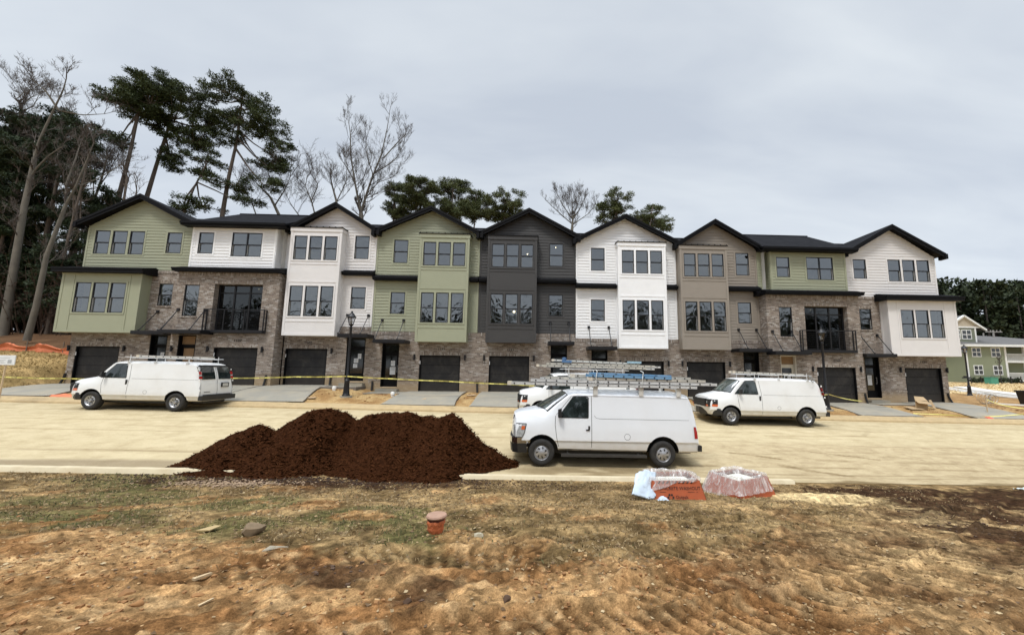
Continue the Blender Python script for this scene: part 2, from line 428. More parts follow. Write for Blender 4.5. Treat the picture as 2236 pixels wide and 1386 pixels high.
def ground_h(x, y):
    z = base_z(x, y)
    fg = sm((-14.15 - y) / .5)
    clay, sand, dk, n1, n2 = fields(x, y)
    h = (fbm(x, y, 2.2, 3, 5) - .5) * .10 * fg
    c1 = fbm(x, y, .34, 4, 21); c2 = fbm(x, y, .11, 3, 31)
    rid = 1 - np.abs(2 * c1 - 1)
    h = h + fg * (.025 + .02 * clay) * (c1 - .5) * 1.7 + fg * clay * (rid ** 2) * .02 * sm((fbm(x, y, 1.0, 2, 77) - .42) * 6)
    c3 = fbm(x, y, .06, 2, 33)
    h = h + fg * (c2 - .5) * (.018 + .024 * clay) - fg * clay * .012 * sm((.42 - c2) * 9) + fg * (c3 - .5) * (.018 + .028 * clay)
    h = h + fg * .10 * np.clip(1 - np.hypot((x - 6.3) / 1.4, (y + 15.8) / .65), 0, 1)
    h = h + fg * .07 * dk * (c1 - .2) * sm((x - 6) / 2)
    for P, w, pitch in TRACKS:
        d, s, sd = polydist(x, y, P)
        m = sm((w - d) / .05) * fg * (.45 + .55 * sm((fbm(x, y, .6, 2, 91) - .35) * 5))
        chev = np.sin(2 * math.pi * (s + sd * .35) / pitch)
        h = h * (1 - .8 * m) - m * .03 + m * np.sign(chev) * np.abs(chev) ** .55 * (.012 + .008 * sm((x - .5) / 2)) + .022 * sm(1 - np.abs(d - w - .06) / .08) * fg * (.4 + 1.2 * c2)
    yard = (1 - sm((y - 1) / 3)) * sm((y + 4.6) / .4) + sm((-26.9 - x) / 2) * sm((y + 4.8) / 1) + sm((x - 27) / 2) * sm((y + 4.8) / 1)
    h = h + np.clip(yard, 0, 1) * ((fbm(x, y, .8, 3, 55) - .5) * .09 + (fbm(x, y, .25, 3, 56) - .5) * .05)
    band = sm((y + 13.92) / .10) * (1 - sm((y + 5.25) / .1))
    h = h - band * .10
    z = z + h
    inside = (x > -26.9) & (x < 26.2) & (y > .4) & (y < 11)
    return np.where(inside, z - .3, z)
def axis_pts(segs):
    out = []
    for a, b, st in segs:
        k = max(1, int(round((b - a) / st))); out += list(np.linspace(a, b, k, endpoint=False))
    out.append(segs[-1][1]); return np.array(out)
gx = axis_pts([(-500, -120, 40), (-120, -40, 4), (-40, -14, .4), (-14, -5.2, .05), (-5.2, 9.5, .026), (9.5, 14, .06), (14, 45, .4), (45, 140, 4), (140, 500, 40)])
gy = axis_pts([(-300, -60, 20), (-60, -26, 2), (-26, -22.2, .2), (-22.2, -18.6, .020), (-18.6, -16, .026), (-16, -14, .05), (-14, -5.2, .6), (-5.2, 1, .12), (1, 14, .5), (14, 60, 2.5), (60, 500, 30)])
GX, GY = np.meshgrid(gx, gy)
GZ = ground_h(GX, GY)
def grid_mesh(name, X, Y, Z, mat, col=None):
    ny, nx = X.shape
    me = bpy.data.meshes.new(name)
    co = np.stack([X, Y, Z], -1).reshape(-1, 3)
    me.vertices.add(len(co)); me.vertices.foreach_set('co', co.ravel().astype(np.float32))
    i = np.arange(nx - 1); j = np.arange(ny - 1); I, J = np.meshgrid(i, j); a = (J * nx + I).ravel()
    q = np.stack([a, a + 1, a + nx + 1, a + nx], -1)
    me.loops.add(q.size); me.loops.foreach_set('vertex_index', q.ravel().astype(np.int32))
    me.polygons.add(len(q)); me.polygons.foreach_set('loop_start', (np.arange(len(q)) * 4).astype(np.int32))
    me.materials.append(mat)
    if col is not None:
        at = me.color_attributes.new('soil', 'FLOAT_COLOR', 'POINT')
        c = np.concatenate([col.reshape(-1, 3), np.ones((col.shape[0] * col.shape[1], 1))], 1)
        at.data.foreach_set('color', c.ravel().astype(np.float32))
    me.update(); me.validate(); me.shade_smooth()
    o = bpy.data.objects.new(name, me); COL.objects.link(o); return o
def lerp(a, b, t): return a * (1 - t[..., None]) + b * t[..., None]
def A(*c): return np.array(c, float)
def ground_color(x, y):
    clay, sand, dk, n1, n2 = fields(x, y)
    k1 = fbm(x, y, .16, 3, 61); k2 = fbm(x, y, 3.2, 3, 71); k3 = fbm(x, y, .55, 3, 81)
    grass = lerp(A(.125, .084, .038), A(.300, .205, .098), sm((k3 - .3) * 2.2))
    green = sm((k2 - .52) * 8) * sm((n1 - .44) * 7)
    gp = 0
    for cx, cy, r in [(-1.3, -19.0, .55), (-2.4, -18.0, .9), (-4.0, -18.7, .6), (-6.4, -18.3, .9), (-8.6, -14.6, 1.2), (-7.6, -16.7, 1.0), (-5.0, -17.2, .8)]:
        gp = np.maximum(gp, sm((1.2 - np.hypot((x - cx) / r / 1.5, (y - cy) / r)) * 2 + (n2 - .5) * 2))
    grass = lerp(grass, np.broadcast_to(A(.080, .088, .032), grass.shape), np.clip(.04 * green + .6 * gp ** 1.6, 0, 1))
    cl = lerp(A(.195, .100, .040), A(.325, .200, .092), sm((k3 - .25) * 2))
    cl = lerp(cl, np.broadcast_to(A(.40, .272, .140), cl.shape), sm((k1 - .55) * 5) * .6)
    tan = lerp(A(.165, .106, .052), A(.360, .255, .130), sm((k3 - .3) * 2.3))
    cl = lerp(cl, tan, sm((x - 1.5) / 4) * .8)
    c = lerp(grass, cl, clay)
    c = lerp(c, np.broadcast_to(A(.56, .425, .225), c.shape), sand)
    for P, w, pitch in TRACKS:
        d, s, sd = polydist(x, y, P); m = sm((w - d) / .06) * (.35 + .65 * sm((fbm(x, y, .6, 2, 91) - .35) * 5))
        groove_shade = sm(.5 - .9 * np.sin(2 * math.pi * (s + sd * .35) / pitch)) * m * (.55 + 1.1 * k1)
        c = lerp(c, c * A(.52, .49, .46), np.clip(groove_shade, 0, 1))  # shade in the tread grooves, painted into the soil colour
    c = lerp(c, np.broadcast_to(A(.040, .020, .011), c.shape), np.clip(dk, 0, 1) * .93)
    m1 = fbm(x, y, .075, 3, 95); m2 = fbm(x, y, .19, 3, 96)
    c = c * (.60 + .74 * sm((m1 - .22) * 1.8))[..., None] * (.80 + .38 * sm((m2 - .25) * 2))[..., None]
    fg = sm((-13.9 - y) / .2)
    n = c.shape[:2]
    yard = lerp(A(.30, .18, .078), A(.46, .32, .155), sm((fbm(x, y, .5, 4, 15) - .3) * 2.4))
    lb = lerp(A(.22, .155, .066), A(.43, .30, .135), sm((fbm(x * .6, y * 2, .9, 4, 25) - .28) * 2.3))
    leaf = lerp(A(.075, .042, .025), A(.17, .10, .055), k3)
    rb = lerp(A(.22, .135, .062), A(.40, .255, .12), sm((fbm(x, y * 2, .8, 4, 35) - .3) * 2.4))
    st = lerp(A(.46, .345, .18), A(.66, .53, .31), sm((fbm(x * .5, y, 1.5, 4, 45) - .3) * 2.4))
    st = lerp(st, np.broadcast_to(A(.30, .19, .09), st.shape), sm((fbm(x * .3, y, 2.3, 3, 46) - .58) * 9) * .8)
    b = lerp(yard, lb, sm((-26.6 - x) / .8))
    b = lerp(b, leaf, np.clip(sm((y - 2.2) / 1.0) * sm((20 - x) / 4), 0, 1))
    b = lerp(b, rb, sm((x - 26.8) / 1) * (y > -5) * 1.0)
    b = lerp(b, st, sm((x - 27) / 2) * sm((y - 11.7) / .6))
    b = lerp(b, leaf, sm((y - 42) / 3))
    return lerp(b, c, fg)
def ground_mat():
    m, t, b, o = newmat('ground soil'); n = N(t)
    at = n.new('ShaderNodeAttribute', attribute_name='soil')
    p = n.pos()
    f1 = n.noise(p, 17, 6, .75); f2 = n.noise(p, 70, 3, .7); f3 = n.noise(p, 7, 4, .65)
    v = n.ramp(f1, [(.30, (.36, .33, .30)), (.42, (.80, .79, .77)), (.58, (1.12, 1.11, 1.10)), (.72, (1.6, 1.58, 1.54))])
    c = n.mix(1.0, at.outputs['Color'], v, 'MULTIPLY')
    v2 = n.ramp(f2, [(.3, (.50, .48, .46)), (.7, (1.5, 1.5, 1.5))])
    c = n.mix(.8, c, n.mix(1.0, c, v2, 'MULTIPLY'))
    c = n.mix(n.math('MULTIPLY', n.math('SUBTRACT', f3, .5, clamp=True), 1.4, clamp=True), c, n.mix(1., c, (.62, .60, .58), 'MULTIPLY'))
    n.lk(c, b.inputs['Base Color']); b.inputs['Roughness'].default_value = .95; b.inputs['Specular IOR Level'].default_value = .04
    h = n.math('ADD', n.math('MULTIPLY', f1, 1.0), n.math('MULTIPLY', f2, .45)); n.bump(h, .6, .018, b)
    return m
GROUND = ground_mat()
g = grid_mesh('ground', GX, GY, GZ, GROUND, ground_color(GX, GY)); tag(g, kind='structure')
def gz(x, y):
    i = int(np.clip(np.searchsorted(gx, x) - 1, 0, len(gx) - 2)); j = int(np.clip(np.searchsorted(gy, y) - 1, 0, len(gy) - 2))
    u = (x - gx[i]) / (gx[i + 1] - gx[i]); v = (y - gy[j]) / (gy[j + 1] - gy[j])
    return float((GZ[j, i] * (1 - u) + GZ[j, i + 1] * u) * (1 - v) + (GZ[j + 1, i] * (1 - u) + GZ[j + 1, i + 1] * u) * v)

# ---- the street: asphalt buried under pale sand
def road_mat():
    m, t, b, o = newmat('sand dusted street'); n = N(t); p = n.pos()
    st = n.mapping(p, (.7, 1.1, 1), (0, 0, R(-1)))
    a = n.noise(st, 1.6, 5, .6, .3); a2 = n.noise(n.mapping(p, (1.0, 1.4, 1)), 2.2, 6, .7, .5)
    big = n.noise(n.mapping(p, (.35, .8, 1)), .35, 4, .6); fine = n.noise(p, 14, 6, .8)
    c = n.ramp(a, [(.25, (.42, .34, .205)), (.5, (.485, .40, .25)), (.72, (.53, .445, .285))])
    c = n.mix(n.math('MULTIPLY', n.math('SUBTRACT', a2, .52, clamp=True), 2.0, clamp=True), c, (.29, .215, .11))
    sx = n.new('ShaderNodeSeparateXYZ'); n.lk(p, sx.inputs[0])
    # the near lane is worn down to greyer, damp mud, more so towards the right
    near = n.math('MULTIPLY', n.math('SUBTRACT', -9.9, n.math('ADD', sx.outputs[1], n.math('MULTIPLY', big, -1.2)), clamp=True), 1.6, clamp=True)
    wx = n.math('ADD', n.math('MULTIPLY', sx.outputs[0], .05), .55, clamp=True)
    near = n.math('MULTIPLY', near, wx)
    mudc = n.ramp(a2, [(.3, (.27, .20, .115)), (.5, (.40, .315, .19)), (.7, (.50, .41, .26))])
    c = n.mix(n.math('MULTIPLY', near, .8), c, mudc)
    gut = n.math('MULTIPLY', n.math('SUBTRACT', -13.15, n.math('ADD', sx.outputs[1], n.math('MULTIPLY', big, -.9)), clamp=True), 4, clamp=True)
    gut = n.math('MULTIPLY', gut, n.math('MULTIPLY', n.math('SUBTRACT', -6.8, sx.outputs[0], clamp=True), 1.0, clamp=True)); c = n.mix(n.math('MULTIPLY', gut, .75), c, (.22, .17, .11))
    c = n.mix(n.math('MULTIPLY', n.math('SUBTRACT', fine, .5, clamp=True), 1.8, clamp=True), c, (.31, .235, .12)); c = n.mix(n.math('MULTIPLY', n.math('SUBTRACT', .46, fine, clamp=True), 2.0, clamp=True), c, (.58, .485, .30))
    at = n.new('ShaderNodeAttribute', attribute_name='soil'); c = n.mix(1.0, c, at.outputs['Color'], 'MULTIPLY')
    n.lk(c, b.inputs['Base Color']); b.inputs['Roughness'].default_value = .95; b.inputs['Specular IOR Level'].default_value = .05
    n.bump(n.math('ADD', n.math('MULTIPLY', a2, 1.5), fine), .5, .02, b); return m
ROAD = road_mat()
rx = axis_pts([(-160, -30, 5), (-30, 30, .12), (30, 160, 5)]); ry = axis_pts([(-14.0, -5.22, .06)])
RX, RY = np.meshgrid(rx, ry)
def road_h(x, y):
    h = base_z(x, y) + .006 + (fbm(x * .3, y * 1.5, 1.0, 3, 101) - .5) * .02
    for yy, xa, xb in [(-7.6, -30, 40), (-8.8, -30, 40), (-10.3, -30, 40), (-11.6, -30, 40), (-12.3, 4, 40)]:
        w = .22 + .05 * vn(x, x * 0, 3, 5)
        cy = yy + .35 * (vn(x, x * 0, 9, int(-yy * 10)) - .5) * 2
        h = h - .014 * sm((w - np.abs(y - cy)) / .1) * sm((x - xa) / 3)
    return h
def road_col(x, y):
    w = np.ones(x.shape); wob = lambda k, s: (fbm(x, x * 0, s, 2, k) - .5) * 1.1
    for k, (y0, wd, am, xa, xb) in enumerate([(-5.55, .06, .30, -60, 60), (-6.35, .10, .16, -60, 60), (-7.3, .09, .14, -60, 60), (-8.15, .08, .20, -60, 60), (-9.0, .10, .12, -60, 60), (-9.75, .07, .22, -60, 60), (-10.6, .09, .14, 2, 60), (-11.1, .07, .24, 3, 60), (-11.75, .12, .2, -60, 60),
                                         (-12.5, .10, .26, 4, 60), (-12.95, .08, .3, 4.5, 60), (-13.3, .1, .22, 3, 60), (-11.9, .05, .25, -60, -9)]):
        d = np.abs(y - y0 - wob(500 + k, 7.0) * (.5 if k else .1)); br = sm((fbm(x, x * 0 + k, 1.6, 3, 520 + k) - .34) * 5)
        w = w * (1 - am * sm((wd - d) / .05) * br * (x > xa) * (x < xb))
    d, s, sd = polydist(x, y, [(8.5, -6.6), (12, -6.8), (14.5, -7.4), (13.5, -8.3), (9.5, -8.6)]); w = w * (1 - .16 * sm((.14 - d) / .08))
    for P, a, q in [([(6.6, -11.0), (8.0, -11.6)], .45, .09), ([(9.6, -10.7), (11.3, -11.5)], .40, .08), ([(12.0, -11.1), (12.9, -11.4)], .3, .07), ([(7.6, -12.2), (8.9, -13.2)], .3, .16), ([(3.9, -9.0), (4.2, -9.05)], .3, .04), ([(2.2, -9.9), (2.5, -9.95)], .3, .04)]:
        d, s, sd = polydist(x, y, P); w = w * (1 - a * sm((q - d + (fbm(x, y, .3, 2, 9) - .5) * .1) / .06))
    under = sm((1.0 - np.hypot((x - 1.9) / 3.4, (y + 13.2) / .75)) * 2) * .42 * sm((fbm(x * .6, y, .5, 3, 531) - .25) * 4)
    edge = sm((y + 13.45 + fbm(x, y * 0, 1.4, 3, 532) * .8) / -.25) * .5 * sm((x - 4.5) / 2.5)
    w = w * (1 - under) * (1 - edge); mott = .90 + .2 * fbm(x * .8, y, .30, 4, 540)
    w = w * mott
    return np.stack([w, w ** 1.12, w ** 1.3], -1)
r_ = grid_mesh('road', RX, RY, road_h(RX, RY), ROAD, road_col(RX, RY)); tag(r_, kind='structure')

CONC = M('concrete', (.275, .258, .215), .85, var=.10, vs=1.2, bump=.3, bs=40, world=True, dirt=(.50, .40, .26), dirt_s=.9, dirt_a=.35)
KERB = M('sandy concrete kerb', (.43, .32, .17), .9, var=.22, vs=4, bump=.9, bs=18, world=True, dirt=(.44, .32, .18), dirt_s=1.6, dirt_a=.6)
CUT = M('concrete slab edge', (.16, .14, .12), .9, var=.2, vs=4, world=True)
def strip(name, xs, prof, mat, noise=0.0):
    """a long kerb: prof = [(y, dz)] swept along x on the terrain"""
    X, J = np.meshgrid(np.array(xs), np.arange(len(prof)))
    Y = np.array([p[0] for p in prof])[J]; D = np.array([p[1] for p in prof])[J]
    Z = base_z(X, Y * 0 + np.mean([p[0] for p in prof])) + D + (fbm(X, Y * 3, .35, 3, 8) - .5) * noise
    return tag(grid_mesh(name, X, Y + (fbm(X, Y, 1.2, 2, 9) - .5) * noise, Z, mat), kind='structure')
strip('kerb_far', axis_pts([(-60, -30, 2), (-30, 30, .15), (30, 60, 2)]), [(-5.26, -.2), (-5.25, .015), (-5.22, .05), (-4.98, .06), (-4.94, .14), (-4.5, .165), (-4.3, .10), (-4.28, -.2)], KERB, .035)
KERB2 = M('pale concrete kerb', (.54, .46, .31), .9, var=.12, vs=3, bump=.4, bs=25, world=True, dirt=(.42, .32, .19), dirt_s=2.2, dirt_a=.5)
strip('kerb_near', axis_pts([(-40, -16, 1), (-16, -7.2, .15)]), [(-13.86, -.2), (-13.87, .06), (-13.94, .11), (-14.15, .115), (-14.2, -.2)], KERB2, .02)
strip('kerb_near', axis_pts([(-2.1, 6.7, .15)]), [(-13.88, -.2), (-13.89, .04), (-13.96, .085), (-14.15, .09), (-14.2, -.2)], KERB2, .015)

# ---- driveways and walks
DRV = [(-26.75, -23.0, .1), (-18.9, -15.45, -.7), (-15.35, -11.9, .1), (-7.4, -4.0, .1), (-3.1, .15, .1), (5.25, 8.45, .1), (9.15, 12.4, .1), (16.9, 19.95, -.7), (23.1, 26.35, .1)]
for i, (xa, xb, yb) in enumerate(DRV):
    mb = MB(); ys = np.linspace(-4.4, yb, 14)
    for a, b in zip(ys[:-1], ys[1:]):
        k = .10 if a < -4.0 else .07
        if i == 2: flare = lambda yy: .75 * max(0, (-1.6 - yy) / 2.8)
        else: flare = lambda yy: .12 * max(0, (-3.4 - yy))
        def pz(x, y): return tz(xa + 1.6, y) * .5 + tz(x, y) * .5 + (.07 if y > -4.0 else .07 + .05 * (-4.0 - y) / .4)
        xl0, xl1 = xa - flare(a) * .6, xa - flare(b) * .6; xr0, xr1 = xb + flare(a), xb + flare(b)
        P = [(xl0, a, pz(xl0, a)), (xr0, a, pz(xr0, a)), (xr1, b, pz(xr1, b)), (xl1, b, pz(xl1, b))]
        if abs((a + b) / 2 + 2.35) < .14: P = [(p[0], p[1], p[2]) for p in P]
        mb.add(P, [(0, 1, 2, 3)], 0)
        for u, v in ((P[0], P[3]), (P[1], P[2])):
            mb.add([u, v, (v[0], v[1], v[2] - .3), (u[0], u[1], u[2] - .3)], [(0, 1, 2, 3)], 1)
    mb.add([(xa, ys[0], tz(xa, ys[0]) + .12), (xb, ys[0], tz(xb, ys[0]) + .12), (xb, ys[0], tz(xb, ys[0]) - .2), (xa, ys[0], tz(xa, ys[0]) - .2)], [(0, 1, 2, 3)], 1)
    yj = -2.4
    mb.box(xa + .02, xb - .02, yj - .011, yj + .011, tz((xa + xb) / 2, yj) + .05, tz((xa + xb) / 2, yj) + .0735, 1)
    d = mb.build('driveway', [CONC, CUT]); tag(d, kind='structure')
# walks from each drive to the front door (x0, x1, y0, y1)
for (xa, xb, ya, yb, zz) in [(-23.0, -21.3, -1.35, -.05, -1.03), (-20.6, -18.9, -2.1, -.82, -1.06), (-12.0, -9.98, -1.35, -.05, -1.08), (-9.5, -7.38, -1.6, -.05, -1.40), (.12, 2.3, -1.5, -.05, -1.40), (3.2, 5.3, -1.5, -.05, -1.63),
                             (12.3, 14.2, -1.5, -.05, -1.63), (14.6, 16.95, -2.1, -.82, -1.88), (20.5, 23.15, -1.5, -.05, -1.88)]:
    mb = MB(); mb.box(xa, xb, ya, yb, zz - .3, zz, 1); mb.box(xa + .004, xb - .004, ya + .004, yb - .004, zz - .1, zz + .004, 0)
    tag(mb.build('footpath', [CONC, CUT]), kind='structure')
# far side street kerb and pavement at the right
mb = MB()
for (xa, ya), (xb, yb) in [((49, 22.5), (43.6, 15.4)), ((43.6, 15.4), (38.6, 5.8)), ((38.6, 5.8), (35.5, -1.5))]:
    L = math.hypot(xb - xa, yb - ya); ux, uy = (xb - xa) / L, (yb - ya) / L; nx, ny = -uy, ux     # n points right of the kerb
    k = 12
    def kp(t, o, dz): x = xa + (xb - xa) * t + nx * o; y = ya + (yb - ya) * t + ny * o; return (x, y, tz(xa + (xb - xa) * t, ya + (yb - ya) * t) + dz)
    for j in range(k):
        t0, t1 = j / k, (j + 1) / k
        for o0, z0, o1, z1 in ((-.01, -.2, 0, .07), (0, .07, .45, .05), (.45, .05, .5, .17), (.5, .17, .65, .18), (.65, .18, .66, -.1), (1.4, .15, 2.9, .17), (1.39, -.1, 1.4, .15)):
            mb.add([kp(t0, o0, z0), kp(t0, o1, z1), kp(t1, o1, z1), kp(t1, o0, z0)], [(0, 1, 2, 3)])
tag(mb.build('pavement', M('pale concrete', (.60, .58, .54), .85, var=.12, vs=1.5, world=True, dirt=(.45, .33, .2), dirt_s=.8)), kind='structure')

# ---------------------------------------------------------------- townhouses
def wall(mb, x0, x1, z0, z1, y, holes=(), lap=False, xl=None, xr=None, mi=0, side=None, zr=0.0):
    """a wall in the plane Y=y from x0 to x1 (or, with side=+1/-1, in the plane X=y running along Y), open at holes"""
    xl = xl or (lambda z: x0); xr = xr or (lambda z: x1)
    E = .185
    zs = {round(z0, 4), round(z1, 4)}
    for h in holes:
        for z in (h[2], h[3]):
            if z0 < z < z1: zs.add(round(z, 4))
    if lap:
        k = math.ceil((z0 - zr) / E)
        while zr + k * E < z1: zs.add(round(zr + k * E, 4)); k += 1
    zs = sorted(zs)
    def P(u, d, z):
        if side is None: return (u, y - d, z)
        return (y + d * side, u, z)
    for za, zb in zip(zs[:-1], zs[1:]):
        if zb - za < .002: continue
        ivs = [[xl(za), xr(za), xl(zb), xr(zb)]]
        for h in sorted(holes):
            if h[2] <= za + .001 and h[3] >= zb - .001:
                nv = []
                for iv in ivs:
                    if h[1] <= iv[0] or h[0] >= iv[1]: nv.append(iv); continue
                    if h[0] > iv[0]: nv.append([iv[0], h[0], iv[2], h[0]])
                    if h[1] < iv[1]: nv.append([h[1], iv[1], h[1], iv[3]])
                ivs = nv
        if lap:
            fa = ((za - zr) / E + 1e-6) % 1; fb = fa + (zb - za) / E
            da, db = .022 * (1 - fa), .022 * (1 - min(1, fb))
        else: da = db = 0
        for a0, a1, b0, b1 in ivs:
            if a1 - a0 < .001 and b1 - b0 < .001: continue
            mb.add([P(a0, da, za), P(a1, da, za), P(b1, db, zb), P(b0, db, zb)], [(0, 1, 2, 3)], mi)
            if lap and fa < .01: mb.add([P(a0, 0, za), P(a1, 0, za), P(a1, da, za), P(a0, da, za)], [(0, 1, 2, 3)], mi)
def parts(parent, mat, items):
    for nm, b in items:
        m_ = MB(); m_.box(*b); m_.build(nm, mat, parent)
def reveal(mb, h, y, d, mi=0):
    x0, x1, z0, z1 = h
    mb.quad((x0, y, z0), (x0, y + d, z0), (x0, y + d, z1), (x0, y, z1), mi); mb.quad((x1, y, z0), (x1, y, z1), (x1, y + d, z1), (x1, y + d, z0), mi)
    mb.quad((x0, y, z1), (x0, y + d, z1), (x1, y + d, z1), (x1, y, z1), mi); mb.quad((x0, y, z0), (x1, y, z0), (x1, y + d, z0), (x0, y + d, z0), mi)
def window(parent, h, y, lights=1, deep=0.0):
    """a double hung window filling hole h, or two of them in one frame"""
    x0, x1, z0, z1 = h; f = .042; y0 = y - .012 + deep; mb = MB(); zm = (z0 + z1) / 2
    n = lights; w = (x1 - x0) / n
    mb.box(x0, x0 + f, y0, y0 + .10, z0, z1); mb.box(x1 - f, x1, y0, y0 + .10, z0, z1)
    mb.box(x0 + f, x1 - f, y0, y0 + .10, z1 - f, z1); mb.box(x0 + f, x1 - f, y0, y0 + .10, z0, z0 + f * 1.15)
    for k in range(n):
        a = x0 + w * k + (f if k == 0 else f * .8); b = x0 + w * (k + 1) - (f if k == n - 1 else f * .8)
        if k: mb.box(x0 + w * k - f * .8, x0 + w * k + f * .8, y0 - .004, y0 + .10, z0 + f, z1 - f)
        mb.box(a, b, y0 + .02, y0 + .075, zm - .022, zm + .022)
    fr = mb.build('window', FRAME, parent)
    mb = MB()
    for k in range(n):
        a = x0 + w * k + f * .8; b = x0 + w * (k + 1) - f * .8
        mb.quad((a, y0 + .035, zm), (b, y0 + .035, zm), (b, y0 + .035, z1 - f * .5), (a, y0 + .035, z1 - f * .5))
        mb.quad((a, y0 + .082, z0 + f * .5), (b, y0 + .082, z0 + f * .5), (b, y0 + .082, zm), (a, y0 + .082, zm))
    mb.build('pane', GLASS, fr)
    for k in range(n):
        a = x0 + w * k + f + .002; b = x0 + w * (k + 1) - f - .002
        parts(fr, LINER, [('sash_track', (xx, xx + .006, y0 + .022, y0 + .08, z0 + .05, zm - .022)) for xx in (a, b - .006)])
    return fr
def casing(parent, h, y, mat, w=.095, ww=None, proud=.028):
    x0, x1, z0, z1 = h; mb = MB(); a, b = y - proud, y + .05
    mb.box(x0 - w, x0 - .001, a, b, z0 - w, z1 + w); mb.box(x1 + .001, x1 + w, a, b, z0 - w, z1 + w)
    mb.box(x0 - .001, x1 + .001, a, b, z1 + .001, z1 + w); mb.box(x0 - .001, x1 + .001, a, b, z0 - w, z0 - .001)
    return mb, w
def triple(parent, xs, w, z0, z1, y, mat, c=.085):
    """three windows side by side inside one casing"""
    hs = [(x, x + w, z0, z1) for x in xs]
    mb = MB(); a, b = y - .028, y + .05; X0, X1 = hs[0][0], hs[-1][1]
    mb.box(X0 - c, X1 + c, a, b, z1 + .001, z1 + c); mb.box(X0 - c, X1 + c, a, b, z0 - c, z0 - .001)
    mb.box(X0 - c, X0 - .001, a, b, z0 - .001, z1 + .001); mb.box(X1 + .001, X1 + c, a, b, z0 - .001, z1 + .001)
    for p, q in zip(hs[:-1], hs[1:]): mb.box(p[1] + .001, q[0] - .001, a, b, z0 - .001, z1 + .001)
    mb.build('window_casing', mat, parent)
    for h in hs: window(parent, h, y)
    return hs
def single(parent, h, y, mat, lights=1):
    mb, _ = casing(parent, h, y, mat); mb.build('window_casing', mat, parent); window(parent, h, y, lights)
def room(parent, x0, x1, y0, y1, z0, z1, part=None, name='room'):
    mb = MB(); mb.quad((x0, y1, z0), (x1, y1, z0), (x1, y1, z1), (x0, y1, z1)); mb.quad((x0, y0, z0), (x0, y1, z0), (x0, y1, z1), (x0, y0, z1))
    mb.quad((x1, y0, z0), (x1, y0, z1), (x1, y1, z1), (x1, y1, z0)); mb.quad((x0, y0, z1), (x0, y1, z1), (x1, y1, z1), (x1, y0, z1))
    mb.quad((x0, y0, z0), (x1, y0, z0), (x1, y1, z0), (x0, y1, z0), 1)
    if part is not None: mb.box(part - .05, part + .05, y0 + .1, y1, z0, z1)
    # a doorway and some base trim on the back wall, as far as a window shows them
    xm = (x0 * .35 + x1 * .65); mb.box(xm, xm + .9, y1 - .03, y1, z0, z0 + 2.05, 1)
    return mb.build(name, [DRY, INFLOOR], parent)
def garage(parent, x0, x1, z0, h, y, keypad_left=True):
    d = .15; mb = MB(); z1 = z0 + h
    mb.box(x0, x0 + .055, y + .02, y + d + .05, z0, z1); mb.box(x1 - .055, x1, y + .02, y + d + .05, z0, z1); mb.box(x0 + .055, x1 - .055, y + .02, y + d + .05, z1 - .055, z1)
    mb.build('garage_frame', BLACK, parent)
    mb = MB(); a, b = x0 + .055, x1 - .055; hh = (h - .055) / 4
    for k in range(4): mb.box(a, b, y + d, y + d + .05, z0 + .01 + k * hh, z0 + (k + 1) * hh - .006)
    g_ = mb.build('garage_door', GDOOR, parent)
    mb = MB(); xk = x0 + .02; mb.box(xk, xk + .035, y + .005, y + .02, z0 + 1.62, z0 + 1.82); mb.build('door_sticker', M('white sticker', (.75, .75, .75)), g_)
def lap_gable_fn(X0, X1, ze, xp, zp):
    return (lambda z: X0 if z <= ze else X0 + (xp - X0) * (z - ze) / (zp - ze)), (lambda z: X1 if z <= ze else X1 + (xp - X1) * (z - ze) / (zp - ze))
GDOOR_T = None
def gdoor_mat():
    m, t, b, o = newmat('dusty charcoal garage door'); n = N(t); p = n.pos()
    a = n.noise(n.mapping(p, (1, 1, .8)), 1.6, 5, .7, .6); g_ = n.noise(n.mapping(p, (5, 5, .8)), 2, 3, .6)
    c = n.ramp(a, [(.3, (.009, .009, .011)), (.5, (.016, .0155, .016)), (.68, (.038, .034, .031))])
    sx = n.new('ShaderNodeSeparateXYZ'); n.lk(n.obj(), sx.inputs[0])
    low = n.math('MULTIPLY', n.math('SUBTRACT', .75, sx.outputs[2], clamp=True), .7)
    c = n.mix(low, c, (.055, .044, .035)); c = n.mix(n.math('MULTIPLY', n.math('SUBTRACT', g_, .5, clamp=True), .5), c, (.045, .038, .034))
    n.lk(c, b.inputs['Base Color']); b.inputs['Roughness'].default_value = .5; b.inputs['Specular IOR Level'].default_value = .35
    return m
GDOOR = gdoor_mat()
WOODSILL = M('pale wooden sill', (.55, .42, .27), .7, vs=6); PLY = M('bare plywood', (.30, .19, .10), .8, vs=5); CREAM = M('cream door primer', (.66, .63, .55), .5)
PAPER = M('white paper', (.78, .80, .82), .8, var=.03); DARKGLASS = M('dark door glass', (.012, .014, .013), .06, var=.3, vs=2, spec=.8)
INK = M('faint print', (.38, .40, .42), .8)
